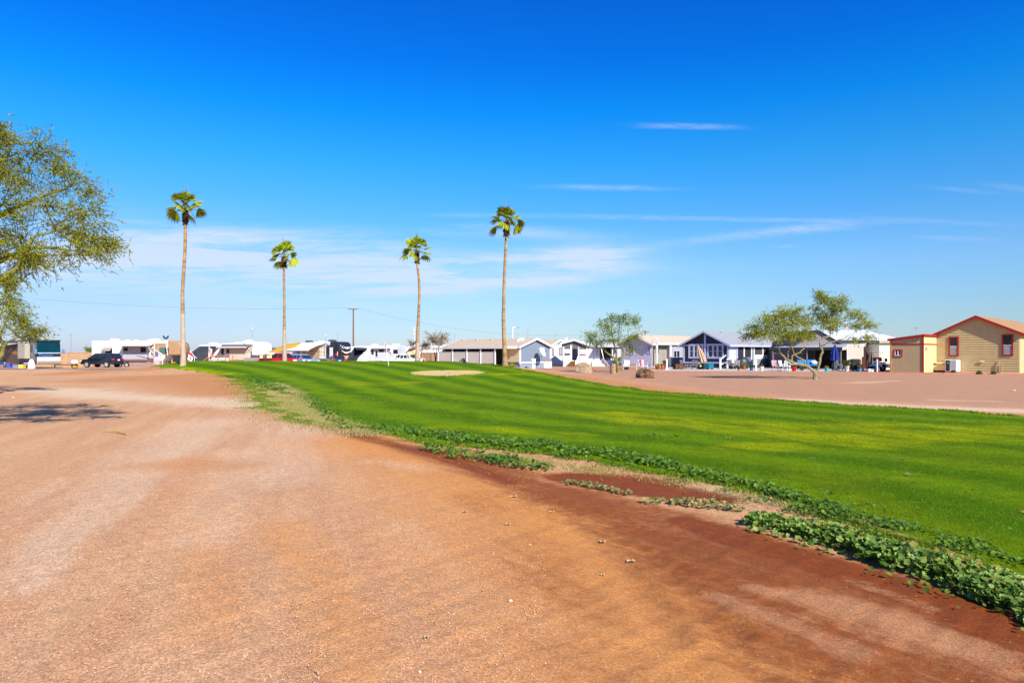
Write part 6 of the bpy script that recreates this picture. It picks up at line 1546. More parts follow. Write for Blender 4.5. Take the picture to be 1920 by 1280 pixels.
# ------------------------------------------------------------------ cars
def car(name, label, cat, loc, hv, L_, W_, low, cab, paint, wheels, wr, zb, group=None, glassm=glass, bed=None, front_l=None, rear_l=None, plate=None, lowm=black_p, side=1, pillars=(.0, .34, .66, 1.0)):
    h = Vector((*hv, 0)).normalized()
    root = thing(name, label, cat, loc, math.atan2(h.y, h.x), group)
    w2 = W_ / 2
    # body: lower profile lofted across the width with tumblehome
    rings = []
    for y, sx, dz in ((-w2, .965, -.02), (-w2 + .05, .99, 0), (0, 1.0, .015), (w2 - .05, .99, 0), (w2, .965, -.02)):
        rings.append([(L_ / 2 + (x - L_ / 2) * sx, y, z + (dz if z > zb else 0)) for x, z in low])
    m = MB(); m.loft(rings); m.build('body', paint, root, smooth=True)
    (b0, b1, t0, t1, zl, zt) = cab
    bw, tw = w2 * .95, w2 * .76
    def c8(x0, x1, yw, z): return [(x0, -yw, z), (x1, -yw, z), (x1, yw, z), (x0, yw, z)]
    m = MB(); m.loft([c8(b0, b1, bw, zl - .02), c8(t0, t1, tw, zt - .05), c8(t0 + .15, t1 - .15, tw - .1, zt)]); m.build('cabin', paint, root, bevel=.04, seg=2)
    # side glass
    def sp(s_, f, sg, off=.012):
        x = (b0 + (t0 - b0) * f) + ((b1 + (t1 - b1) * f) - (b0 + (t0 - b0) * f)) * s_
        return (x, sg * (bw + (tw - bw) * f + off), zl + (zt - .05 - zl) * f)
    for sg in (1, -1):
        for pa, pb in zip(pillars[:-1], pillars[1:]):
            m = MB(); e = .022
            q_ = [sp(pa + e, .10, sg), sp(pb - e, .10, sg), sp(pb - e, .86, sg), sp(pa + e, .86, sg)]; q0 = [sp(pa + e, .10, sg, .0), sp(pb - e, .10, sg, .0), sp(pb - e, .86, sg, .0), sp(pa + e, .86, sg, .0)]
            m.add(q_ + q0, [(0, 1, 2, 3), (0, 4, 5, 1), (1, 5, 6, 2), (2, 6, 7, 3), (3, 7, 4, 0)]); m.build('side_window', glassm, root)
    for nm, bx, tx, sg in (('windscreen', b1, t1, 1), ('rear_window', b0, t0, -1)):
        def ep(s_, f, off): return (bx + (tx - bx) * f + sg * off, -1 * (bw + (tw - bw) * f) + 2 * (bw + (tw - bw) * f) * s_, zl + (zt - .05 - zl) * f)
        m = MB(); m.add([ep(.06, .10, .012), ep(.94, .10, .012), ep(.94, .88, .012), ep(.06, .88, .012), ep(.06, .10, 0), ep(.94, .10, 0), ep(.94, .88, 0), ep(.06, .88, 0)], [(0, 1, 2, 3), (0, 4, 5, 1), (1, 5, 6, 2), (2, 6, 7, 3), (3, 7, 4, 0)]); m.build(nm, glassm, root)
    for x in wheels:
        for sg in (1, -1):
            m = MB(); m.disc((x, sg * (w2 - .10), wr), wr, 'y', 18, .24); w0 = m.build('wheel', tyre, root)
            m = MB(); m.disc((x, sg * (w2 + .02), wr), wr * .66, 'y', 14, .02); m.build('rim', rim, w0)
            m = MB(); n_ = 12
            pts = [(x + math.cos(math.pi * k / n_) * wr * 1.18, wr + math.sin(math.pi * k / n_) * wr * 1.18) for k in range(n_ + 1)] + [(x - wr * 1.18, zb), (x + wr * 1.18, zb)]
            m.prism(pts, 'y', sg * (w2 - .02), sg * (w2 + .006)); m.build('wheel_arch', lowm, root)
    if rear_l:
        for sg in (1, -1):
            m = MB(); m.box(-.02, .22, sg * (w2 - .28), sg * (w2 + .012), rear_l[0], rear_l[1]); m.build('tail_lamp', lamp_red, root, bevel=.02)
    if front_l:
        for sg in (1, -1):
            m = MB(); m.box(L_ - .25, L_ + .02, sg * (w2 - .42), sg * (w2 + .008), front_l[0], front_l[1]); m.build('headlight', lamp_clear, root, bevel=.02)
    if plate:
        m = MB(); m.box(-.03, -.0, -.18, .18, plate, plate + .18); m.build('licence_plate', white_p, root)
    for sg in (1, -1):
        m = MB(); m.box(b1 - .55, b1 - .35, sg * (w2), sg * (w2 + .18), zl + .02, zl + .17); m.build('mirror', paint, root, bevel=.02)
    return root
suvp = mat('dark_blue_paint', C(30, 46, 62, .8), .22, .3, var=.03, coat=.8)
sl_ = on(222.5, 86.5)
suv = car('suv', 'dark blue SUV parked on the lane beside the long white trailer', 'car', sl_, (-.985, .17), 4.75, 1.9,
    [(.05, .42), (4.65, .38), (4.75, .55), (4.72, .82), (4.45, .98), (3.55, 1.08), (3.4, 1.12), (.15, 1.14), (.02, 1.0), (0, .55)], (.10, 3.75, .42, 2.9, 1.10, 1.78), suvp, (.95, 3.78), .37, .42, rear_l=(.95, 1.12), plate=.86, front_l=(.72, .86))
m = MB(); m.box(-.06, .3, -.9, .9, .38, .62); m.build('rear_bumper', mat('bumper_dark', C(22, 32, 46, .8), .4), suv, bevel=.04)
m = MB(); m.box(.6, 2.6, .62, .66, 1.75, 1.79); m.box(.6, 2.6, -.66, -.62, 1.75, 1.79); m.build('roof_rail', steel, suv)
redp = mat('red_paint', C(206, 18, 20, .9), .25, var=.03, coat=.6)
pk_ = on(495, 87.5); pk_.z -= .05
truck = car('pickup_truck', 'red crew cab pickup parked behind the second palm', 'pickup truck', pk_, (.93, -.36), 5.6, 2.0,
    [(.0, .5), (5.5, .48), (5.62, .62), (5.6, .98), (5.35, 1.12), (4.15, 1.2), (2.1, 1.2), (2.1, 1.18), (.03, 1.18)], (2.05, 4.2, 2.3, 3.45, 1.18, 1.88), redp, (1.1, 4.6), .40, .5, front_l=(.80, 1.05), pillars=(0, .46, 1.0), rear_l=(.85, 1.1))
m = MB(); m.box(.12, 1.98, -.82, .82, 1.185, 1.20); m.build('bed', black_p, truck)
m = MB(); m.box(5.58, 5.65, -.52, .52, .72, 1.02); m.build('grille', mat('chrome', (.55, .56, .6, 1), .2, .9), truck)
silp = mat('silver_paint', (.56, .57, .60, 1), .25, .5, var=.03, coat=.5)
car('suv', 'silver SUV with blue windscreen parked right of the red pickup', 'car', on(548, 90), (.80, -.60), 4.6, 1.85,
    [(.05, .42), (4.5, .38), (4.6, .55), (4.57, .86), (4.3, 1.0), (3.3, 1.1), (.15, 1.14), (0, .55)], (.12, 3.45, .45, 2.5, 1.08, 1.68), silp, (.9, 3.7), .36, .42, front_l=(.72, .9), glassm=mat('blue_glass', C(30, 60, 100, .7), .08, spec=.7))
nvp = mat('navy_paint', C(26, 44, 92, .8), .22, .2, var=.03, coat=.7)
car('hatchback', 'small navy hatchback seen from behind below the black trailer nose', 'car', on(637, 92), (-.45, .89), 4.2, 1.8,
    [(.05, .42), (4.1, .38), (4.2, .55), (4.15, .82), (3.9, .95), (3.1, 1.02), (.12, 1.08), (0, .55)], (.08, 3.2, .55, 2.3, 1.02, 1.52), nvp, (.8, 3.4), .33, .42, rear_l=(.86, 1.15), plate=.72)
wnp = mat('white_paint_car', (.78, .78, .78, 1), .25, var=.03, coat=.5)
t2 = car('pickup_truck', 'white over navy pickup parked in front of the cream cottage', 'pickup truck', on(797, 94), (-1, .02), 5.6, 1.95,
    [(.0, .5), (5.5, .48), (5.6, .62), (5.55, .95), (5.3, 1.1), (4.1, 1.18), (2.1, 1.2), (.03, 1.2)], (2.2, 4.1, 2.5, 3.4, 1.16, 1.82), wnp, (1.1, 4.6), .40, .5, front_l=(.75, .95), rear_l=(.8, 1.15))
m = MB(); m.box(.5, 5.4, .98, .995, .52, .85); m.box(.5, 5.4, -.995, -.98, .52, .85); m.build('lower_stripe', nvp, t2)
# black cargo trailer by the first palm
bt = thing('cargo_trailer', 'black box cargo trailer with orange lamp left of the tallest palm trunk', 'trailer', on(330, 86), 0)
m = MB(); m.box(-.45, .95, 0, 1.6, .35, 1.45); m.build('box', black_p, bt, bevel=.06)
m = MB(); m.box(-.5, 1.0, -.03, 1.63, 1.46, 1.54); m.build('lid', black_p, bt, bevel=.02)
for x in (-.1, .65):
    m = MB(); m.disc((x, -.05, .3), .3, 'y', 14, .16); m.build('wheel', tyre, bt)
m = MB(); m.box(-.55, -.05, -.05, -.005, .42, .68); m.build('lamp', lamp_amber, bt)
m = MB(); m.box(.55, .85, -.03, -.004, .75, 1.2); m.build('sticker', mat('pink_sticker', C(230, 100, 140, .8), .6), bt)
# orange tarp canopy
Dt = 97.0
tp = thing('tarp_canopy', 'bright orange yellow tarp canopy slung beside the white awning', 'canopy', on(530, Dt), 0)
tx = lambda p: X_(p, Dt) - X_(530, Dt); tz = lambda p: Z_(p, Dt) - tp.location.z
NU, NV = 14, 8; vs, fs = [], []
for i in range(NU + 1):
    u_s = i / NU
    for j in range(NV + 1):
        v_s = j / NV
        xa = 503 + (557 - 503) * u_s; top_ = 655.5 + (641.5 - 655.5) * u_s - 3.2 * math.sin(math.pi * u_s); bot = 660.5 + (652 - 660.5) * max(0, (u_s - .3) / .7) + 1.2 * math.sin(math.pi * u_s)
        yy = top_ + (bot - top_) * v_s
        vs.append((tx(xa), 2.0 - 4.0 * v_s, tz(yy) - .12 * math.sin(math.pi * v_s)))
for i in range(NU):
    for j in range(NV):
        a = i * (NV + 1) + j; fs.append((a, a + 1, a + NV + 2, a + NV + 1))
m = MB(); m.add(vs, fs); o_ = m.build('tarp', mat('orange_tarp', C(240, 172, 30, .80), .75, var=.06, vscale=1.0), tp, smooth=True); sd_ = o_.modifiers.new('thickness', 'SOLIDIFY'); sd_.thickness = .02
for p_ in (505, 525, 545):
    m = MB(); m.tube([(tx(p_), -1.9, -.3), (tx(p_), -1.9, tz(660 if p_ < 530 else 655))], .05, 5); m.build('pole', steel, tp)
m = MB(); m.tube([(tx(504), -2.0, tz(660.5)), (tx(513), -2.05, tz(663.5)), (tx(527), -2.05, tz(663))], .12, 5); m.build('hem', aw_white, tp)
# ------------------------------------------------------------------ poles, wires, lamp, dishes, flags
wood_p = mat('weathered_pole', C(150, 108, 70, .6), .9, var=.2, vscale=3)
def upole(label, px, d, ytop, yarm, arm, r=.15):
    b0 = on(px, d); t_ = thing('utility_pole', label, 'utility pole', b0, 0, 'wooden utility poles')
    ht_ = Z_(ytop, d) - b0.z
    m = MB(); m.tube([(0, 0, -.3), (0, 0, ht_)], [r * 1.15, r * .8], 9); m.build('pole', wood_p, t_, smooth=True)
    za = Z_(yarm, d) - b0.z
    m = MB(); m.box(-arm, arm, -r - .1, -r - .0, za - .08, za + .08); m.build('crossarm', wood_p, t_)
    for x in (-arm * .9, -arm * .35, arm * .35, arm * .9):
        m = MB(); m.lathe([(.03, za + .08), (.06, za + .14), (.03, za + .24)], (x, -r - .05), 7); m.build('insulator', grey_p, t_)
    return b0, za
up1, za1 = upole('tall brown wooden utility pole with crossarm between the second and third palms', 662.5, 130, 578, 579.5, .95)
up2, za2 = upole('short looking utility pole top rising behind the lavender house roof', 1210, 150, 620, 622, .75)
wire_m = mat('cable', (.05, .05, .055, 1), .6)
def wire(label, a, b_, sag, r=.012, n=24):
    m = MB(); pts = [a.lerp(b_, i / n) - Vector((0, 0, sag * 4 * (i / n) * (1 - i / n))) for i in range(n + 1)]
    m.tube(pts, r, 4); tag(m.build('power_line', wire_m), label, 'power line', 'overhead power lines')
pa_ = Vector((up1.x - .8, 129.8, up1.z + za1 + .25))
wire('thin power line sagging from the wooden pole to the upper left behind the palms', P3(60, 560, 118), pa_, .8, .013)
pb_ = Vector((up1.x + .8, 129.8, up1.z + za1 + .25))
wire('thin power line running down from the wooden pole to the right', pb_, P3(900, 622, 150), .5, .013)
wire('faint power line above the grey house roof towards the right', P3(900, 622, 150), P3(1090, 628, 165), .3, .013)
# street lamp
b0 = on(961, 110); sl = thing('street_lamp', 'white street lamp with short arm above the blue grey house roof', 'street lamp', b0, 0)
zt = Z_(613.5, 110) - b0.z
m = MB(); m.tube([(0, 0, 0), (0, 0, zt)], [.10, .07], 8); m.tube([(0, 0, zt), (.65, 0, zt + .02)], .05, 6); m.build('pole', white_p, sl)
m = MB(); m.box(.6, 1.15, -.14, .14, zt - .08, zt + .09); m.build('lamp_head', grey_p, sl, bevel=.03)
def antenna(label, px, d, ytop, r=.035, ball=False):
    b0 = on(px, d); t_ = thing('antenna_mast', label, 'antenna', b0, 0, 'thin antenna masts above the roofs'); h_ = Z_(ytop, d) - b0.z
    m = MB(); m.tube([(0, 0, 0), (0, 0, h_)], [r, r * .7], 5); m.build('mast', steel, t_)
    m = MB()
    if ball: m.ball((0, 0, h_ + .1), .14, 8, 6)
    else: m.box(-.3, .3, -.02, .02, h_ - .06, h_ - .02); m.box(-.2, .2, -.02, .02, h_ - .3, h_ - .26)
    m.build('tip', steel, t_)
antenna('thin mast rising behind the block wall right of the motorhome', 133, 108, 626)
antenna('thin mast above the striped white trailer', 473, 108, 617, ball=True)
antenna('thin mast above the black nose of the trailer', 633.5, 108, 624)
antenna('short mast with ball on the awning trailer roof', 610, 110, 630, ball=True)
antenna('pale mast right of the flag behind the third palm', 793, 120, 620, ball=True)
antenna('thin mast above the left end of the grey roof', 852, 110, 626)
antenna('dark mast above the gable of the blue grey house', 989.5, 100, 616)
antenna('thin mast above the plain white house', 1040.5, 110, 627)
antenna('pale mast over the white metal roof', 1718, 110, 616, ball=True)

red_f = mat('flag_red', C(212, 40, 44, .85), .8, var=.04); white_f = mat('flag_white', (.78, .77, .76, 1), .8, var=.03); blue_f = mat('flag_blue', C(40, 56, 120, .8), .8, var=.05)
def flag_grid(kind, A, B, Cc, D_, nu=26, nv=26, fold=.05, seed=1):
    """cloth quad A(hoist top) B(fly top) C(fly bottom) D(hoist bottom); material per cell"""
    m = MB(); rd = random.Random(seed); vs, fs, mi = [], [], []
    n_ = (B - A).cross(D_ - A).normalized()
    for i in range(nu + 1):
        for j in range(nv + 1):
            u_s, v_s = i / nu, j / nv
            p = (A.lerp(B, u_s)).lerp(D_.lerp(Cc, u_s), v_s) + n_ * (fold * math.sin(u_s * 9 + v_s * 2.5 + seed)) * (.3 + u_s)
            vs.append(tuple(p))
    for i in range(nu):
        for j in range(nv):
            u_s, v_s = (i + .5) / nu, (j + .5) / nv
            if kind == 'us':
                c = 0 if int(v_s * 13) % 2 == 0 else 1
                if u_s < .42 and v_s < 7 / 13: c = 1 if (i % 3 == 1 and j % 3 == 1) else 2
            elif kind == 'ca':
                c = 0 if (u_s < .25 or u_s > .75) else 1
                x, y = (u_s - .5) / .18, (v_s - .5) / .36
                if abs(x) + abs(y) < 1 and not (abs(abs(x) - .45) < .15 and y > .1): c = 0
                if abs(x) < .1 and 0 < y < 1.1: c = 0
            else: c = 0
            a = i * (nv + 1) + j; m.add([vs[a], vs[a + 1], vs[a + nv + 2], vs[a + nv + 1]], [(0, 1, 2, 3)], c)
    return m
def flag_thing(label, kind, base, pole, cloth, seed, pr=.03, polem=white_p):
    t_ = thing('flag', label, 'flag', base, 0)
    m = MB()
    for pl in pole: m.tube([p - base for p in pl], pr, 6)
    m.build('pole', polem, t_)
    mm = flag_grid(kind, *[p - base for p in cloth], seed=seed)
    me = mm.build('cloth', [red_f, white_f, blue_f], t_)
    bm = bmesh.new(); bm.from_mesh(me.data); bmesh.ops.remove_doubles(bm, verts=bm.verts, dist=1e-4); bm.to_mesh(me.data); bm.free()
    return t_
d = 76.0; q = lambda x, y, o=0: P3(x, y, d + o)
flag_thing('american flag on a slanted white pole at the left tip of the green', 'us', on(305.5, d), [[on(305.5, d), q(304.5, 671)], [q(304.5, 664), q(291, 656)], [q(304.5, 671), q(305, 664)]], (q(291.5, 657.5), q(287.2, 681, -.2), q(298, 683, -.3), q(303.5, 664, -.1)), 1)
d = 78.0
flag_thing('red and white maple leaf flag on a slanted pole right of the tallest palm', 'ca', on(364.5, d), [[on(364.5, d), q(364.5, 669)], [q(364.5, 668), q(356, 657)], [q(364.5, 668), q(369, 671)]], (q(363.5, 667), q(358, 681, -.2), q(351, 678, -.3), q(354, 659.5, -.1)), 2)
d = 92.0
flag_thing('faded american flag hanging in front of the charcoal shade cloth', 'us', on(392, d), [[on(392, d), q(392, 649)], [q(392, 650), q(398, 661)]], (q(392.5, 651), q(389.5, 670), q(396, 668), q(398.5, 655)), 3)
d = 112.0
flag_thing('small white and red flag on a tall thin pole beside the third palm', 'ca', on(777, d), [[on(777, d), q(777, 611)]], (q(776.8, 613), q(773.5, 621), q(773.5, 628), q(776.8, 624)), 4)
d = 98.0
flag_thing('american flag above the white metal roof behind the leaning tree', 'us', on(1587, d), [[on(1587, d), q(1587, 603)]], (q(1587.2, 604), q(1590, 610), q(1592.5, 619), q(1588.5, 619)), 5)
# golf flagstick
fb_ = G(729, 686.5); d = fb_.y
gf = thing('golf_flagstick', 'white golf flagstick with small red pennant on the green', 'flagstick', fb_, 0)
m = MB(); top_ = P3(722.5, 641, d) - fb_; m.tube([(0, 0, 0), tuple(top_)], .022, 6); m.build('pole', white_p, gf)
a = top_; k_ = d / FPX
m = MB(); m.add([tuple(a), tuple(a + Vector((-.02, -.02, -.44))), tuple(a + Vector((.10, -.05, -.44))), tuple(a + Vector((.09, -.03, -.2))), tuple(a + Vector((0, .02, 0))), tuple(a + Vector((-.02, .0, -.44))), tuple(a + Vector((.10, -.03, -.44))), tuple(a + Vector((.09, -.01, -.2)))], [(0, 1, 2, 3), (4, 7, 6, 5), (1, 5, 6, 2), (3, 2, 6, 7)]); m.build('pennant', mat('pennant_red', C(236, 90, 90, .85), .8), gf)
m = MB(); m.lathe([(.06, 0), (.06, .02)], (0, 0), 10); m.build('cup', black_p, gf)
d = 100; b0 = on(633, d)
fl_ = thing('pennant', 'small red and white pennant above the navy hatchback', 'flag', b0, 0)
m = MB(); m.tube([(0, 0, 0), tuple(P3(633, 659, d) - b0)], .03, 5); m.build('pole', white_p, fl_)
aa = P3(633, 660, d) - b0; m = MB(); m.add([tuple(aa), tuple(aa + Vector((-.3, -.05, -.25))), tuple(aa + Vector((-.1, -.05, -.7))), tuple(aa + Vector((0, 0, -.6)))], [(0, 1, 2, 3)]); m.build('cloth', red_f, fl_)

def dish(label, loc, r, aim, mast, armm=None, dark=False):
    t_ = thing('satellite_dish', label, 'satellite dish', loc, 0)
    m = MB(); m.tube(mast, .035, 6); m.build('mast', steel, t_)
    aim = Vector(aim).normalized(); q_ = aim.to_track_quat('Z', 'Y').to_matrix().to_4x4(); q_.translation = Vector(mast[-1])
    m = MB(); m.T = q_; m.loft([[(rr * math.cos(2 * math.pi * k / 18), rr * math.sin(2 * math.pi * k / 18), z) for k in range(18)] for rr, z in ((.03, .02), (r * .5, r * .09), (r * .8, r * .20), (r, r * .32), (r * 1.01, r * .29), (r * .5, r * .03), (.04, -.03))]); m.build('reflector', black_p if dark else white_p, t_, smooth=True)
    m = MB(); m.T = q_; m.tube([(0, -r, r * .3), (0, -r * .2, r * 1.1)], .02, 5); m.box(-.05, .05, -r * .2 - .05, -r * .2 + .05, r * 1.05, r * 1.25); m.build('feed_arm', steel, t_)
    return t_
p_ = K0 + VD * kg(1003) + UD * 1.0; p_.z = zk
dish('large white satellite dish on a post against the blue grey gable', p_, .56, (.75, -.35, .45), [(0, 0, 0), (0, 0, Z_(661, 74) - zk)])
p_ = P3(978, 645, 76)
dish('small satellite dish on the edge of the blue grey house roof', p_, .45, (-.2, -.8, .5), [(0, 0, -.15), (0, 0, .25)])
p_ = P3(1063, 643, 88)
dish('small grey satellite dish above the porch house roof', p_, .45, (-.5, -.6, .5), [(0, 0, -.6), (0, 0, .3)])
p_ = P3(311, 641, 98.2)
dv_ = thing('roof_antenna', 'dark winged antenna on the roof of the long white trailer', 'antenna', p_, 0)
m = MB(); m.tube([(0, 0, -.2), (0, 0, .35)], .05, 6); m.build('mast', white_p, dv_)
for sg in (1, -1):
    m = MB(); m.loft([[(0, -.05, .3), (0, .05, .3), (0, .05, .55), (0, -.05, .55)], [(sg * .22, -.05, .48), (sg * .22, .05, .48), (sg * .22, .05, .85), (sg * .22, -.05, .85)], [(sg * .42, -.04, .66), (sg * .42, .04, .66), (sg * .36, .04, .98), (sg * .36, -.04, .98)]]); m.build('wing', mat('dark_blue_plastic', C(60, 80, 100, .6), .5), dv_)
# security light on pole by the lavender house
fp_ = corner_at(1223.5, 76); fl2 = thing('flood_light', 'flood light on a grey pole at the corner of the lavender house', 'lamp', fp_, 0)
m = MB(); m.tube([(0, 0, 0), (0, 0, Z_(636, 76))], .04, 6); m.build('pole', grey_p, fl2)
m = MB(); m.lathe([(.02, Z_(636, 76)), (.30, Z_(635, 76)), (.26, Z_(634, 76)), (.05, Z_(633, 76))], (.45, 0), 10); m.build('lamp_shade', white_p, fl2)

# ------------------------------------------------------------------ boulders
def boulder(label, px, py, w_, h_, cols, seed):
    b0 = G(px, py); k = b0.y / FPX; rd = random.Random(seed)
    bm = bmesh.new(); bmesh.ops.create_icosphere(bm, subdivisions=4, radius=1.0)
    from mathutils import noise as mn
    off = Vector((rd.uniform(0, 50), rd.uniform(0, 50), rd.uniform(0, 50)))
    pl = [(Vector((rd.gauss(0, 1), rd.gauss(0, 1), rd.gauss(0, 1))).normalized(), rd.uniform(.68, .95)) for _ in range(16)]
    for v in bm.verts:
        p = v.co.copy()
        for n_, dd_ in pl:
            e = p.dot(n_) - dd_
            if e > 0: p -= n_ * e * .9
        p += p.normalized() * (mn.noise(p * 2.2 + off) * .14 + mn.noise(p * 6 + off) * .06 + mn.noise(p * 15 + off) * .025)
        v.co = Vector((p.x * w_ * k / 2, p.y * w_ * k / 2 * .8, max(-.35, p.z) * h_ * k * .72))
    zmin = min(v.co.z for v in bm.verts)
    for v in bm.verts: v.co.z -= zmin + .08
    me = bpy.data.meshes.new('boulder'); bm.to_mesh(me); bm.free()
    mm = bpy.data.materials.new('rock'); mm.use_nodes = True; t = mm.node_tree; q_ = NT(t); b = t.nodes['Principled BSDF']
    co = q_.n('ShaderNodeTexCoord').outputs['Object']
    n1 = q_.noise(co, 2.6, 5, .65); n2 = q_.noise(co, 9, 5, .7, .5)
    c = q_.ramp(q_.m('ADD', q_.m('MULTIPLY', n1, .6), q_.m('MULTIPLY', n2, .4)), [(.32, cols[0][:3]), (.45, cols[1][:3]), (.55, cols[2][:3]), (.66, cols[3][:3])])
    t.links.new(c, b.inputs['Base Color']); b.inputs['Roughness'].default_value = .95
    bp = q_.n('ShaderNodeBump'); bp.inputs['Strength'].default_value = .8; bp.inputs['Distance'].default_value = .05; q_.put(bp.inputs['Height'], n2); t.links.new(bp.outputs[0], b.inputs['Normal'])
    me.materials.append(mm); o = bpy.data.objects.new('boulder', me); COL.objects.link(o); o.location = b0
    return tag(o, label, 'boulder')
boulder('rounded grey and buff boulder in front of the wooden porch steps', 1094, 699, 36, 23, [C(120, 120, 136, .6), C(176, 150, 124, .62), C(200, 170, 130, .64), C(190, 184, 176, .62)], 4)
boulder('craggy dark brown boulder on the gravel in front of the lavender house', 1211.5, 708.5, 38, 23, [C(44, 32, 28, .55), C(96, 66, 46, .55), C(150, 108, 70, .55), C(186, 150, 108, .55)], 9)
def small_stone(label, px, py, wpx, m, seed, group='loose stones on the dirt track', flat=.55):
    b0 = G(px, py); r = wpx * b0.y / FPX / 2; b_ = MB(); b_.ball((0, 0, r * flat * .7), (r, r * .8, r * flat), 9, 6, 0, .16, seed); o = b_.build('stone', m); o.location = b0
    return tag(o, label, 'stone', group)
st_p = mat('pale_stone', C(236, 216, 190, .66), .9, var=.1, vscale=20)
st_g = mat('grey_stone', C(150, 140, 136, .6), .9, var=.15, vscale=20)
small_stone('pale pebble lying near the bottom middle of the track', 957, 1128, 9, st_p, 1)
small_stone('small grey pebble left of the pale pebble', 891, 1144, 5, st_g, 2)
small_stone('tiny white pebble beside the small grey pebble', 851, 1151, 4, st_p, 3)
small_stone('pale stone on the grass right of the weed band', 1727, 973, 9, st_p, 4)
small_stone('pale flat stone at the lower end of the track', 787, 1260, 7, st_p, 5)
small_stone('tan pebble beside the wet track', 994, 1022, 4, st_p, 6)
small_stone('white stone at the far left of the gravel road', 24, 746, 5, st_p, 7)
small_stone('pale stone on the gravel yard far right', 1902, 733, 6, st_p, 8)
# pale flattened leaves and scraps on the dirt
scrap = leafmat('dead_leaf', C(176, 150, 96, .66), C(226, 206, 160, .66), .8, .1)
for (px, py, wd_, lb) in ((963, 932, 18, 'pale dry leaf scrap lying upper middle on the wet dirt'), (1035, 961, 12, 'dry leaf scrap below the weed clump'), (1130, 1018, 14, 'pale leaf scrap on the dark wet dirt'), (1183, 1054, 20, 'largest pale leaf scrap near the weed band'), (953, 985, 12, 'greenish leaf scrap in the middle of the track'), (872, 961, 10, 'green leaf scrap left of the wet dirt'), (1130, 1082, 10, 'narrow green leaf scrap below the wet streak'), (800, 1199, 11, 'brown leaf scrap near the bottom of the track')):
    b0 = G(px, py); k = b0.y / FPX; b_ = MB(); r = wd_ * k / 2; n = 9
    ring = [(r * (.8 + .2 * math.cos(3 * a_ + px)) * math.cos(a_), r * .9 * (.8 + .2 * math.sin(4 * a_)) * math.sin(a_), .012 + .008 * math.sin(3 * a_)) for a_ in [2 * math.pi * i / n for i in range(n)]]
    b_.add([(0, 0, .008)] + ring, [(0, 1 + i, 1 + (i + 1) % n) for i in range(n)]); o = b_.build('leaf_scrap', scrap); o.location = b0 + Vector((0, 0, .004)); tag(o, lb, 'dead leaf', 'leaf scraps on the dirt')
# loose gravel chips close to the camera
def chips(n, dmin, dmax, smin, smax):
    d_ = np.exp(rng.uniform(np.log(dmin), np.log(dmax), n)); u_s = rng.uniform(-.8, .05, n); X = u_s * d_
    ok = X < XL(d_) - .9; X, Y = X[ok], d_[ok]; n = len(X); Z = hgt(X, Y)
    s = smin + (smax - smin) * rng.random(n) ** 3; oct_ = np.array([(1, 0, 0), (0, 1, 0), (-1, 0, 0), (0, -1, 0), (0, 0, .8), (0, 0, -.3)], float)
    a = rng.uniform(0, 6.28, n); ca, sa = np.cos(a), np.sin(a)
    o_ = oct_[None] * (s[:, None, None] * rng.uniform(.6, 1.3, (n, 6, 1)))
    x = o_[..., 0] * ca[:, None] - o_[..., 1] * sa[:, None]; y = o_[..., 0] * sa[:, None] + o_[..., 1] * ca[:, None]
    V = np.stack([x + X[:, None], y + Y[:, None], o_[..., 2] + Z[:, None] + .002], 2).reshape(-1, 3)
    f = np.array([(0, 1, 4), (1, 2, 4), (2, 3, 4), (3, 0, 4), (1, 0, 5), (2, 1, 5), (3, 2, 5), (0, 3, 5)])
    return V, (f[None] + (np.arange(n) * 6)[:, None, None]).reshape(-1, 3)
V, F = chips(22000, 3.0, 14, .003, .0075)
tag(arr_mesh('gravel', V, F, leafmat('gravel_chip', C(170, 116, 90, .8), C(236, 200, 172, .85), .9, 0.0)), 'loose reddish and pale gravel chips on the near track', 'gravel', kind='stuff')

# ------------------------------------------------------------------ garden plants, pots and furniture
def bush(label, px, py, w_, h_, ca, cb, seed, name='shrub', cat='shrub', n=420, group=None):
    b0 = G(px, py); k = b0.y / FPX; rg = np.random.default_rng(seed); t_ = thing(name, label, cat, b0, 0, group)
    v = unit(rg.normal(0, 1, (n, 3))) * (rg.uniform(.35, 1.05, (n, 1))); v[:, 2] = np.abs(v[:, 2])
    c = v * np.array([w_ * k / 2, w_ * k / 2, h_ * k]) + np.array([0, 0, .03])
    V, F = strips(c, unit(v + rg.normal(0, .5, (n, 3))), unit(rg.normal(0, 1, (n, 3))), np.full(n, .20), np.full(n, .11))
    arr_mesh('foliage', V, F, leafmat('shrub_%d' % seed, ca, cb, .6, .25), t_)
    m = MB()
    for a_ in range(4): m.tube([(0, 0, -.03), (math.cos(a_ * 1.57) * w_ * k * .25, math.sin(a_ * 1.57) * w_ * k * .25, h_ * k * .7)], .02, 4)
    m.build('stem', twig_m, t_)
bush('round yellow green bush left of the orange plant below the cream wall', 960, 688, 10, 6.5, C(150, 150, 10, .66), C(206, 196, 30, .7), 41)
bush('small orange flowering plant beside the yellow bush', 974, 688, 5, 4.5, C(200, 70, 20, .7), C(236, 120, 40, .7), 42)
bush('yellow bush in front of the blue grey skirting', 980.5, 688, 9, 8, C(176, 160, 10, .66), C(226, 206, 30, .7), 43)
bush('purple grey spiky plant beside the yellow bush', 988.5, 689, 8, 8.5, C(70, 62, 96, .6), C(150, 140, 170, .6), 44)
bush('low dark green plant left of the white post', 995, 689, 7, 5, C(60, 110, 20, .62), C(110, 150, 40, .62), 45)
bush('spreading green plant right of the white post', 1009, 689, 13, 4.5, C(50, 100, 20, .62), C(150, 160, 30, .62), 46)
bush('grey green bush with white stems in front of the screened porch', 868, 681, 14, 8, C(160, 166, 140, .66), C(214, 210, 196, .66), 47)
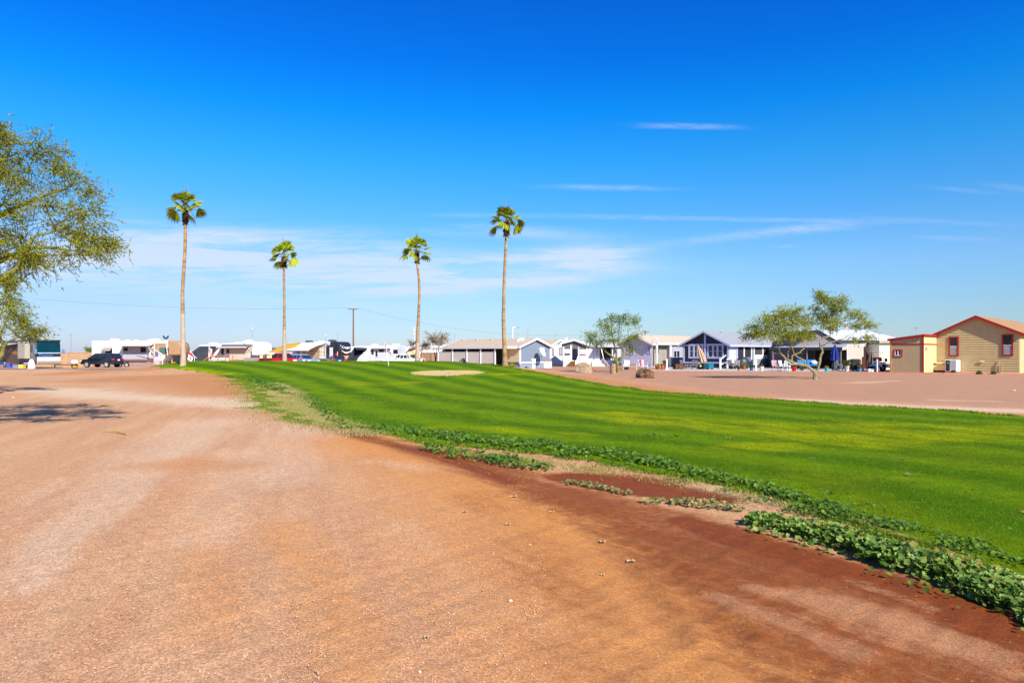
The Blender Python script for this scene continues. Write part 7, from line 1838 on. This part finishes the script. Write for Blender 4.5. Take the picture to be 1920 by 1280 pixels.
bush('small green weed at the foot of the air conditioner', 1788, 700, 9, 5, C(70, 100, 40, .62), C(130, 150, 70, .62), 48, n=160)
bush('pair of small green weeds at the base of the tan wall left one', 1836, 701.5, 9, 5, C(80, 110, 40, .62), C(140, 150, 60, .62), 49, n=160)
bush('small green weed at the base of the tan wall right of the vent pipe', 1863, 701.5, 8, 4.5, C(80, 110, 40, .62), C(140, 150, 60, .62), 50, n=160)
# white post box
b0 = G(1000.5, 691); t_ = thing('post_box', 'white post with square box top beside the blue grey house', 'post', b0, 0)
m = MB(); m.box(-.17, .17, -.17, .17, 0, .55); m.box(-.20, .20, -.20, .20, .58, 1.0); m.build('post', white_p, t_, bevel=.02)
m = MB(); m.box(-.24, .24, -.24, .24, 1.01, 1.08); m.build('cap', white_p, t_); m = MB(); m.box(-.02, .26, -.23, -.2, .5, .56); m.build('bracket', grey_p, t_)
# cut log by the slender tree
b0 = G(1149.5, 700.5); lg = MB(); lg.lathe([(.24, -.05), (.23, .5), (.22, .80), (.05, .82)], (0, 0), 12); o_ = lg.build('stump', mat('log_bark', C(190, 150, 116, .62), .9, var=.3, vscale=5, bump=.5), smooth=True); o_.location = b0; tag(o_, 'short cut log standing beside the slender green tree', 'log')
# orange shade post patch (dry mulch ring)
pots = {}
pot_cols = {'terracotta': C(190, 90, 52, .7), 'blue': C(40, 110, 180, .75), 'white': C(226, 222, 214, .85), 'red': C(206, 24, 24, .85), 'turquoise': C(40, 190, 200, .8), 'sky': C(70, 150, 200, .8), 'brown': C(150, 100, 70, .6)}
def pot(label, px, py, w_, h_, colr, kind, plant_h=10, seed=1):
    b0 = G(px, py); k = b0.y / FPX; r = w_ * k / 2; h = h_ * k; rg = np.random.default_rng(seed); rd = random.Random(seed)
    t_ = thing('potted_plant', label, 'potted plant', b0, 0, 'potted plants along the patio')
    m = MB(); m.lathe([(r * .68, 0), (r * .95, h * .8), (r, h * .82), (r, h), (r * .86, h), (r * .84, h * .88), (.02, h * .86)], (0, 0), 16); m.build('pot', mat('pot_' + colr, pot_cols[colr], .55, var=.08), t_, smooth=True)
    H_ = plant_h * k; m = MB()
    if kind == 'spiky':
        for i in range(26):
            a_ = rd.uniform(0, 6.28); e = rd.uniform(.3, 1.3); dv = Vector((math.cos(a_) * math.cos(e), math.sin(a_) * math.cos(e), math.sin(e))); s = dv.cross(Vector((0, 0, 1))).normalized() * .045; p = Vector((0, 0, h * .85))
            m.add([tuple(p - s), tuple(p + s), tuple(p + dv * H_ * .6 + s * .8), tuple(p + dv * H_ * rd.uniform(.85, 1.1)), tuple(p + dv * H_ * .6 - s * .8)], [(0, 1, 2, 3, 4)])
        m.build('leaves', leafmat('spiky_leaf', C(110, 140, 30, .66), C(190, 196, 70, .68), .5, .25), t_)
    elif kind == 'palm':
        for i in range(11):
            a_ = rd.uniform(0, 6.28); e = rd.uniform(.5, 1.3); dv = Vector((math.cos(a_) * math.cos(e), math.sin(a_) * math.cos(e), math.sin(e)))
            pts = [Vector((0, 0, h * .85)) + dv * H_ * 1.1 * s + Vector((0, 0, -.42 * H_ * s ** 2.5)) for s in (0, .25, .5, .75, 1)]
            m.tube(pts, [.03, .025, .02, .015, .006], 4)
            for s in np.linspace(.25, 1, 14):
                j = min(3, int(s * 4)); p = pts[j].lerp(pts[j + 1], s * 4 - j) if s < 1 else pts[4]
                sd_ = dv.cross(Vector((0, 0, 1))).normalized()
                for sg in (1, -1):
                    e_ = p + (sd_ * sg * .8 + dv * .6 + Vector((0, 0, -.35))) * H_ * .26; w__ = dv * .03
                    m.add([tuple(p - w__), tuple(p + w__), tuple(e_)], [(0, 1, 2)])
        m.build('leaves', leafmat('frond_leaf', C(96, 120, 24, .66), C(160, 160, 50, .66), .5, .25), t_)
    elif kind == 'drypalm':
        for i in range(9):
            a_ = rd.uniform(0, 6.28); pts = [Vector((math.cos(a_) * s * H_ * .9, math.sin(a_) * s * H_ * .9, h * .85 + H_ * (1.2 * s - 1.35 * s * s))) for s in (0, .3, .6, 1)]
            m.tube(pts, [.02, .02, .03, .01], 4)
        m.build('leaves', leafmat('dry_frond', C(150, 120, 40, .64), C(190, 160, 70, .66), .7, .2), t_)
        m = MB(); m.tube([(0, 0, h * .8), (0, 0, h + .3)], [.09, .07], 7); m.build('stem', bark_d, t_)
    else:
        n = 160; v = unit(rg.normal(0, 1, (n, 3))) * rg.uniform(.3, 1, (n, 1)); v[:, 2] = np.abs(v[:, 2]); c = v * np.array([r * 1.05, r * 1.05, H_]) + np.array([0, 0, h * .9])
        V, F = strips(c, unit(v + rg.normal(0, .4, (n, 3))), unit(rg.normal(0, 1, (n, 3))), np.full(n, .16), np.full(n, .08))
        ca, cb = {'green': (C(50, 100, 24, .62), C(110, 150, 50, .62)), 'yellow': (C(170, 130, 10, .68), C(226, 180, 40, .7)), 'grey': (C(110, 120, 90, .6), C(170, 176, 140, .6))}[kind]
        arr_mesh('leaves', V, F, leafmat('pot_leaf_' + kind, ca, cb, .6, .25), t_)
pot('yellow flowering plant in dark pot by the lavender porch', 1233, 692, 10, 5, 'brown', 'yellow', 7, 1)
pot('tall terracotta pot left of the thin white post', 1241, 693, 5, 10, 'terracotta', 'grey', 2, 2)
pot('second tall terracotta pot closest to the thin white post', 1246, 692, 4.5, 9, 'terracotta', 'grey', 1.5, 3)
pot('terracotta pot with pale spiky plant beside the stair railing', 1395, 693, 7, 7, 'terracotta', 'spiky', 9, 4)
pot('small brown pot with bristly plant left of the terracotta pot', 1385, 694.5, 4, 4, 'brown', 'green', 4, 5)
pot('blue pot with dark cactus below the white porch post', 1409, 694.5, 7, 6, 'blue', 'green', 6, 6)
pot('white pot with drooping dry palm in front of the pale porch panel', 1428, 695, 8, 8, 'white', 'drypalm', 9, 7)
pot('bright red pot under the low limb of the leaning tree', 1489, 695.5, 9, 8, 'red', 'green', 1.5, 8)
pot('round brown pot with green plant behind the leaning trunk', 1504, 695, 7, 4, 'brown', 'green', 4, 9)
pot('turquoise pot with yellow flowers right of the leaning tree', 1550, 696, 8, 6.5, 'turquoise', 'yellow', 4, 10)
pot('large white pot with green palm beside the closed navy umbrella', 1588, 696, 9, 10, 'white', 'palm', 21, 11)
pot('sky blue pot with purple grey plant in front of the beige screen', 1612, 696.5, 8, 6.5, 'sky', 'grey', 15, 12)
# closed umbrellas
def closed_umbrella(label, pa, pb, d_, r0, fab, base_open=False, polebot=None):
    a, b_ = pa, pb; base = on(polebot[0], d_) if polebot else a; t_ = thing('closed_umbrella', label, 'umbrella', base, 0)
    a, b_ = a - base, b_ - base; ax = (b_ - a); q_ = ax.normalized().to_track_quat('Z', 'Y').to_matrix().to_4x4(); q_.translation = a; L_ = ax.length
    m = MB(); m.T = q_; rings = []
    for s, rr in ((0, .55), (.02, 1.0), (.15, .96), (.3, .80), (.45, .88), (.6, .66), (.75, .48), (.88, .28), (.97, .10), (1.0, .03)):
        rings.append([((r0 * rr * (1 + .22 * math.cos(8 * 2 * math.pi * k / 32))) * math.cos(2 * math.pi * k / 32), (r0 * rr * (1 + .22 * math.cos(8 * 2 * math.pi * k / 32))) * math.sin(2 * math.pi * k / 32), L_ * s) for k in range(32)])
    m.loft(rings); m.build('canopy', fab, t_, smooth=True)
    m = MB(); m.tube([tuple(Vector((0, 0, 0))), tuple(a + (b_ - a) * .05)], .035, 6); m.tube([tuple(b_), tuple(b_ + ax.normalized() * .12)], .03, 6); m.build('pole', grey_p, t_)
    m = MB(); m.lathe([(.3, 0), (.28, .08), (.06, .12)], (0, 0), 12); m.build('base', black_p, t_)
    if base_open:
        m = MB(); m.T = q_; m.box(-r0 * .9, r0 * .9, -r0 * 1.05, r0 * 1.05, L_ * .35, L_ * .37); m.build('strap', fab, t_)
closed_umbrella('closed navy blue patio umbrella standing beside the potted palm', P3(1565, 676, 66.5), P3(1565.5, 645.5, 66.5), 66.5, .36, mat('navy_fabric', C(44, 60, 140, .78), .85, var=.12, vscale=6), polebot=(1565.5, 0))
closed_umbrella('closed tan patio umbrella leaning in front of the navy house', P3(1319.5, 679, 71.5), P3(1308.5, 646.5, 71.5), 71.5, .30, mat('tan_fabric', C(226, 184, 140, .76), .85, var=.10, vscale=8), polebot=(1322, 0), base_open=True)

def chair(name, label, px, py, m_, wpx=8, hpx=12, rz=0.0, slat=True, group='outdoor chairs on the patios', cush=None, arms=True):
    b0 = G(px, py); t_ = thing(name, label, 'chair', b0, rz, group); w_ = .28
    m = MB(); m.box(-w_, w_, -.26, .26, .40, .44); m.build('seat', cush or m_, t_)
    m = MB(); m.T = Matrix.Translation((0, .27, .44)) @ Matrix.Rotation(R(-12), 4, 'X')
    if slat:
        for i in range(5): m.box(-w_ + i * .125, -w_ + i * .125 + .07, -.015, .015, 0, .50)
        m.box(-w_, w_, -.022, .022, .46, .54)
    else: m.box(-w_, w_, -.02, .02, .0, .52)
    m.build('backrest', m_, t_)
    for sx in (-1, 1):
        for sy, h in ((-.24, .62 if arms else .4), (.24, .40)):
            m = MB(); m.tube([(sx * w_, sy, 0), (sx * w_, sy * .95, h)], .022, 5); m.build('leg', m_, t_)
        if arms: m = MB(); m.box(sx * w_ - .03, sx * w_ + .03, -.26, .30, .62, .65); m.build('armrest', m_, t_)
    return t_
redc = mat('red_plastic', C(206, 40, 56, .85), .5); whc = mat('white_resin', (.76, .76, .74, 1), .45, var=.05); gryc = mat('grey_metal_chair', C(150, 150, 150, .6), .5, .3)
tanc = mat('tan_cushion', C(206, 180, 140, .7), .9)
chair('plastic_chair', 'white chair with red backrest on the lavender house patio', 1207.5, 693, whc, rz=.6)
bpy.context.view_layer.update()
for o in bpy.data.objects:
    if o.name == 'backrest' and o.parent and o.parent.get('label', '').startswith('white chair with red'): o.data.materials.clear(); o.data.materials.append(redc)
chair('patio_chair', 'plain white chair left of the chair with a red backrest', 1200, 693, whc, rz=-.4)
chair('patio_chair', 'grey slatted patio chair with tan seat left at the navy house table', 1283, 692.5, gryc, rz=.9, cush=tanc)
chair('patio_chair', 'grey slatted patio chair with tan seat right at the navy house table', 1301.5, 692.5, gryc, rz=-.5, cush=tanc)
chair('garden_chair', 'dark wooden garden chair beside the stair railing', 1372, 693, mat('dark_wood', C(76, 56, 50, .6), .8), rz=.4, cush=mat('floral_cushion', C(190, 160, 150, .66), .9))
chair('garden_chair', 'pale wicker chair with high back beside the terracotta pot', 1381, 692, mat('wicker', C(176, 166, 158, .66), .9), rz=-.5, slat=False)
chair('plastic_chair', 'small white and red folding chair left of the ornate white chair', 1456, 695, mat('pink_white', C(226, 180, 176, .75), .6), rz=.3, arms=False)
chair('garden_chair', 'ornate white metal chair below the leaning tree branch', 1469, 695, whc, rz=.7)
chair('garden_chair', 'second ornate white metal chair closest to the red pot', 1475, 695.5, whc, rz=-.6)
chair('patio_chair', 'pale grey patio chair between the navy umbrella and the potted palm', 1577, 695, gryc, rz=.8)
chair('patio_chair', 'pale grey patio chair half hidden right of the large white pot', 1597, 695.5, gryc, rz=-.9)
# table near navy umbrella, tables and bins near navy house
def table(label, px, py, w_, h_, m_, cloth=None, group=None, name='patio_table'):
    b0 = G(px, py); k = b0.y / FPX; w2 = w_ * k / 2; h = h_ * k; t_ = thing(name, label, 'table', b0, 0, group)
    m = MB(); m.box(-w2, w2, -.45, .45, h - .05, h); m.build('tabletop', m_, t_)
    for sx in (-1, 1):
        for sy in (-1, 1): m = MB(); m.box(sx * w2 * .9 - .03, sx * w2 * .9 + .03, sy * .4 - .03, sy * .4 + .03, 0, h - .05); m.build('leg', m_, t_)
    if cloth:
        m = MB(); rings = []
        for z, e in ((h + .015, -.0), (h + .012, .03), (h * .55, .05), (h * .12, .10)):
            rings.append([((w2 + e) * math.cos(a_) * (1 if abs(math.cos(a_)) < .72 else 1) / max(abs(math.cos(a_)), abs(math.sin(a_))) + .03 * math.sin(7 * a_) * (z < h), (.45 + e) * math.sin(a_) / max(abs(math.cos(a_)), abs(math.sin(a_))) + .03 * math.cos(6 * a_) * (z < h), z) for a_ in [2 * math.pi * i / 32 for i in range(32)]])
        m.loft(rings); c_o = m.build('tablecloth', cloth); c_o.location = b0; tag(c_o, 'dark brown and gold cloth draped over the table left of the navy house chairs' if w_ > 10 and px < 1290 else 'cloth draped over a patio table', 'tablecloth')
    return t_
table('low table under a brown and gold cloth left of the slatted chairs', 1272, 692.5, 13, 10, wood_o, mat('brown_gold_cloth', C(120, 80, 56, .6), .9, var=.5, vscale=3))
table('grey patio table between the two slatted chairs', 1292, 692, 9, 9, gryc)
table('grey patio table under the navy umbrella', 1570, 695, 12, 12, gryc)
table('white side table below the window of the lavender house', 1172, 692, 10, 9, whc)
table('orange toned potting bench behind the slender tree', 1185, 691, 12, 7, wood_o)
teal = mat('teal_fabric', C(20, 124, 146, .75), .8, var=.08)
def box_item(name, label, cat, px, py, w_, h_, dpt, m_, lid=None, group=None, rz=0.0, bev=.02, legs=False):
    b0 = G(px, py); k = b0.y / FPX; t_ = thing(name, label, cat, b0, rz, group); w2, h = w_ * k / 2, h_ * k
    m = MB(); m.loft([[(-w2 * .92, -dpt * .92, .12 if legs else 0), (w2 * .92, -dpt * .92, .12 if legs else 0), (w2 * .92, dpt * .92, .12 if legs else 0), (-w2 * .92, dpt * .92, .12 if legs else 0)], [(-w2, -dpt, h), (w2, -dpt, h), (w2, dpt, h), (-w2, dpt, h)]]); m.build('body', m_, t_, bevel=bev)
    if lid: m = MB(); m.box(-w2 - .02, w2 + .02, -dpt - .02, dpt + .02, h + .003, h + .06); m.build('lid', lid, t_, bevel=.01)
    if legs:
        for sx in (-1, 1): m = MB(); m.box(sx * w2 * .7 - .04, sx * w2 * .7 + .04, -dpt * .6, dpt * .6, 0, .118); m.build('foot', black_p, t_)
    return t_
box_item('storage_bench', 'dark teal covered bench below the leaning tan umbrella', 'bench', 1322, 692.5, 10, 11, .4, mat('dark_teal', C(10, 70, 84, .7), .8), teal, legs=True)
box_item('storage_bench', 'bright teal covered bench right of the dark teal one', 'bench', 1331.5, 692.5, 10, 11, .4, teal, teal, legs=True)
box_item('storage_box', 'dark box with colourful flower ornament beside the teal benches', 'box', 1311, 692, 8, 10, .35, mat('dark_box', (.03, .035, .05, 1), .6), mat('pale_lid', C(150, 160, 190, .7), .6))
m = MB(); m.ball((0, 0, 0), (.10, .06, .10), 8, 6, 0, .1, 3); o_ = m.build('flower_ornament', mat('yellow_flower', C(246, 206, 20, .85), .7)); o_.location = G(1313, 693.5) + Vector((0, -.1, .38)); tag(o_, 'bright yellow flower ornament leaning on the dark box', 'ornament')
# big dark round barrel grill behind the plants
b0 = G(1392, 691.5); t_ = thing('fire_pit', 'large dark round fire pit dome behind the spiky potted plant', 'fire pit', b0, 0)
m = MB(); m.ball((0, 0, .55), (.75, .55, .75), 16, 9); m.build('bowl', mat('dark_steel', (.045, .047, .055, 1), .45, .4), t_, smooth=True); m = MB(); m.lathe([(.4, 0), (.3, .2)], (0, 0), 12); m.build('base', black_p, t_)
# thin white posts at patio edges
for (px, py, yt, lb) in ((1250.5, 693.5, 674.5, 'thin white fence post at the left end of the navy house patio'), (1417.5, 695, 674, 'thin pale wooden post in front of the porch panels'), (1645, 697, 675, 'white A frame post beside the golf cart')):
    b0 = G(px, py); t_ = thing('garden_post', lb, 'post', b0, 0, 'pale posts along the patios'); h = (py - yt) * b0.y / FPX
    m = MB(); m.box(-.07, .07, -.07, .07, 0, h); m.build('post', whc, t_, bevel=.01)
    m = MB(); m.lathe([(.10, h), (.10, h + .04), (.02, h + .10)], (0, 0), 8); m.build('cap', whc, t_)
    if px == 1645: m = MB(); m.tube([(0, 0, h), (.42, 0, h * .45)], .06, 4); m.build('brace', whc, t_)
# blue cushioned glider bench
b0 = G(1515, 693.5); t_ = thing('glider_bench', 'dark bench with blue cushions and a pale pillow behind the leaning tree', 'bench', b0, 0)
m = MB(); m.box(-.95, .95, -.30, .30, .36, .42); m.build('seat', black_p, t_)
bc = mat('blue_cushion', C(40, 130, 206, .8), .85, var=.08)
m = MB(); m.box(-.92, .92, -.30, .25, .425, .54); m.build('cushion', bc, t_, bevel=.04)
for x0 in (-.92, .0):
    m = MB(); m.T = Matrix.Translation((x0, .27, .50)) @ Matrix.Rotation(R(-14), 4, 'X'); m.box(.0, .88, -.06, .06, 0, .52); m.build('back_cushion', bc, t_, bevel=.04)
m = MB(); m.box(-.95, .95, .34, .38, .40, 1.05); m.build('backrest', black_p, t_)
for sx in (-.9, .9):
    m = MB(); m.tube([(sx, -.25, 0), (sx, -.25, .62)], .03, 5); m.tube([(sx, .3, 0), (sx, .3, .6)], .03, 5); m.tube([(sx, -.25, .62), (sx, .33, .62)], .03, 5); m.build('frame', black_p, t_)
m = MB(); m.T = Matrix.Translation((.62, -.02, .56)) @ Matrix.Rotation(R(-20), 4, 'X') @ Matrix.Rotation(R(8), 4, 'Y'); m.ball((0, 0, .2), (.32, .09, .22), 10, 7); o_ = m.build('pillow', mat('pale_pillow', C(206, 196, 190, .75), .9), smooth=True); o_.location = b0; tag(o_, 'pale patterned pillow on the right of the blue cushions', 'pillow')
# golf cart
b0 = on(1655, 64.0); gc = thing('golf_cart', 'white golf cart with red seats parked in front of the cream wall', 'golf cart', b0, R(18))
m = MB(); m.prism([(-.9, .30), (.95, .30), (1.0, .45), (.95, .62), (.55, .68), (.5, .42), (.1, .40), (.0, .66), (-.85, .70), (-.95, .5)], 'y', -.55, .55); m.build('body', whc, gc, bevel=.03)
m = MB(); m.box(-.62, -.05, -.5, .5, .70, .82); m.build('seat', redc, gc, bevel=.04); m = MB(); m.T = Matrix.Translation((-.58, 0, .85)) @ Matrix.Rotation(R(-12), 4, 'Y'); m.box(-.06, .06, -.5, .5, .05, .42); m.build('backrest', redc, gc, bevel=.04)
m = MB(); m.box(-.95, .75, -.58, .58, 1.78, 1.84); m.build('roof', whc, gc, bevel=.03)
for x, x2, y in ((-.85, -.8, -.5), (-.85, -.8, .5), (.7, .5, -.5), (.7, .5, .5)): m = MB(); m.tube([(x, y, .65), (x2, y, 1.78)], .022, 5); m.build('roof_strut', black_p, gc)
m = MB(); m.tube([(.45, -.2, .7), (.2, -.2, 1.0)], .02, 5); m.disc((.18, -.2, 1.02), .17, 'x', 12, .03); m.build('steering_wheel', black_p, gc)
m = MB(); m.box(-.9, -.25, -.562, -.552, .38, .64); m.build('dark_panel', black_p, gc)
for x in (-.62, .66):
    for y in (-.52, .52): m = MB(); m.disc((x, y, .24), .24, 'y', 14, .16); w0 = m.build('wheel', tyre, gc); m = MB(); m.disc((x, y * 1.17, .24), .12, 'y', 10, .02); m.build('rim', rim, w0)
# rust coloured metal saguaro ornaments
rust = mat('rusty_metal', C(136, 66, 40, .6), .8, .2, var=.3, vscale=8)
def saguaro(label, px, py, htpx, kind):
    b0 = G(px, py); k = b0.y / FPX; h = htpx * k; t_ = thing('cactus_sculpture', label, 'sculpture', b0, 0, 'rusty metal cactus sculptures')
    m = MB(); m.tube([(0, 0, 0), (0, 0, h * .95), (0, 0, h)], [.11, .11, .04], 9); m.build('stem', rust, t_)
    for sx, z0, z1 in (((1, .38, .80),) if kind == 1 else ((-1, .45, .8), (1, .3, .66))):
        m = MB(); m.tube([(0, 0, h * z0), (sx * .28, 0, h * z0), (sx * .38, 0, h * (z0 + .08)), (sx * .38, 0, h * z1)], [.07, .08, .08, .05], 8); m.build('arm', rust, t_)
    m = MB(); m.lathe([(.25, 0), (.24, .04)], (0, 0), 10); m.build('base', rust, t_)
saguaro('tall rusty metal saguaro sculpture in front of the dark window', 1626, 696.5, 39, 1)
saguaro('shorter rusty metal cactus sculpture left of the tall one', 1618.5, 696.5, 28, 2)
# grill and clutter
b0 = G(1604, 695.5); t_ = thing('barbecue', 'black barbecue grill left of the sky blue pot', 'barbecue', b0, 0)
m = MB(); m.box(-.42, .42, -.25, .25, .55, .78); m.build('firebox', black_p, t_, bevel=.03); m = MB(); m.prism([(-.42, .785), (.42, .785), (.42, .95), (.3, 1.12), (-.3, 1.12), (-.42, .95)], 'y', -.25, .25); m.build('lid', black_p, t_, bevel=.03)
m = MB(); m.box(-.38, .38, -.22, .22, .08, .54); m.build('cabinet', mat('dark_steel', (.045, .047, .055, 1), .45, .4), t_)
for sx in (-.32, .32): m = MB(); m.disc((sx, -.2, .08), .08, 'y', 10, .05); m.build('wheel', tyre, t_)
box_item('cooler', 'small white cooler on the ground beside the tall rusty sculpture', 'cooler', 1629, 697, 5, 4.5, .2, whc, whc)
box_item('cooler', 'second small white container right of the white cooler', 'container', 1634.5, 697, 4, 4, .18, whc, grey_p)
box_item('plastic_tub', 'pale blue plastic tub beside the white A frame post', 'tub', 1639.5, 696.5, 6, 7, .2, mat('pale_blue_plastic', C(150, 190, 226, .75), .5), None)
box_item('storage_box', 'black storage box with white lid behind the small white coolers', 'box', 1633, 695.5, 9, 9, .25, black_p, whc)
# wheelbarrow-like lounger at the slanted panel
b0 = G(1145, 693.5); t_ = thing('sun_lounger', 'white strapped sun lounger on the dirt beside the cut log', 'sun lounger', b0, R(10))
m = MB(); m.tube([(-.2, -.3, .32), (1.5, -.3, .32)], .025, 5); m.tube([(-.2, .3, .32), (1.5, .3, .32)], .025, 5); m.build('frame', gryc, t_)
m = MB(); 
for i in range(9): m.box(-.15 + i * .18, -.05 + i * .18, -.3, .3, .345, .36)
m.build('seat', whc, t_)
m = MB(); m.T = Matrix.Translation((-.2, 0, .34)) @ Matrix.Rotation(R(52), 4, 'Y')
for i in range(5): m.box(-.95 + i * .18, -.85 + i * .18, -.3, .3, -.01, .01)
m.box(-1.0, 0, -.32, -.28, -.015, .015); m.box(-1.0, 0, .28, .32, -.015, .015); m.build('backrest', whc, t_)
for x in (0, 1.3):
    for y in (-.28, .28): m = MB(); m.tube([(x, y, 0), (x, y, .32)], .022, 5); m.build('leg', gryc, t_)
# small coloured items near the lavender house
box_item('plastic_tub', 'bright orange pumpkin coloured tub beside the slender tree', 'tub', 1166, 692, 6, 6.5, .22, mat('orange_plastic', C(240, 110, 20, .85), .5), None)
box_item('storage_box', 'white box frame table with dark openings right of the orange tub', 'box', 1174, 693, 9, 6, .25, dark_in, whc)
box_item('window_unit', 'white boxed cooler unit with tan grille against the lavender wall', 'cooler unit', 1174.5, 688, 11, 12, .3, whc, whc)
box_item('red_ball_planter', 'small red and pink flower mound right of the buff boulder', 'flowers', 1113, 692.5, 5, 3, .2, mat('pinkish_red', C(226, 90, 80, .8), .8), None)
# things laid out in front of the motorhome
box_item('plastic_tub', 'bright yellow round container in front of the motorhome', 'container', 41.5, 690, 9, 5, .3, mat('yellow_plastic', C(240, 214, 10, .9), .5), white_p)
box_item('plastic_tub', 'grey lilac tub left of the yellow container', 'tub', 31, 690, 9, 6, .3, mat('lilac_grey_plastic', C(150, 150, 190, .66), .5), mat('blue_lid', C(80, 110, 190, .7), .5))
box_item('plastic_tub', 'small blue bowl right of the yellow container', 'tub', 53, 689.5, 6, 4.5, .25, mat('blue_plastic', C(20, 100, 210, .85), .5), None)
box_item('cooler', 'tall blue cooler with red lid at the left edge near the motorhome', 'cooler', 18, 689.5, 7, 9, .3, mat('cooler_blue', C(70, 100, 190, .75), .5), redc)
b0 = on(59, 77.5); t_ = thing('barbecue', 'white covered barbecue with side shelf in front of the motorhome door', 'barbecue', b0, 0)
m = MB(); m.loft([[(-.3, -.25, 0), (.3, -.25, 0), (.3, .25, 0), (-.3, .25, 0)], [(-.24, -.22, .7), (.24, -.22, .7), (.24, .22, .7), (-.24, .22, .7)], [(-.12, -.12, 1.1), (.12, -.12, 1.1), (.12, .12, 1.1), (-.12, .12, 1.1)]]); m.build('cover', white_p, t_, bevel=.04); m = MB(); m.box(-.75, -.2, -.2, .2, .62, .68); m.build('shelf', white_p, t_)
b0 = on(4, 77.5); t_ = thing('folding_table', 'folding table with blue cloth at the left edge of the photo', 'table', b0, 0)
m = MB(); m.box(-.6, .6, -.4, .4, .70, .74); m.build('tabletop', gryc, t_); m = MB(); m.box(-.62, .5, -.42, .42, .745, .76); m.box(-.62, .5, -.43, -.415, .45, .76); m.build('cover', mat('blue_cloth', C(30, 80, 150, .75), .9), t_)
for sx in (-.5, .5): m = MB(); m.tube([(sx, -.35, 0), (sx * .3, .35, .7)], .02, 5); m.tube([(sx, .35, 0), (sx * .3, -.35, .7)], .02, 5); m.build('leg', gryc, t_)

# dry stick on the gravel road
a_, b_ = G(192, 811), G(238, 815.5); m = MB(); mdl = a_.lerp(b_, .5) + Vector((0, .05, .05)); m.tube([(0, 0, .02), tuple(mdl - a_), tuple(b_ - a_ + Vector((0, 0, .02)))], [.008, .014, .02], 5); m.tube([tuple(mdl - a_), tuple(mdl - a_ + Vector((.18, .22, .04)))], [.010, .005], 4)
o_ = m.build('stick', mat('dry_wood', C(196, 156, 96, .7), .9)); o_.location = a_; tag(o_, 'pale dry stick lying on the gravel road at the left', 'stick')
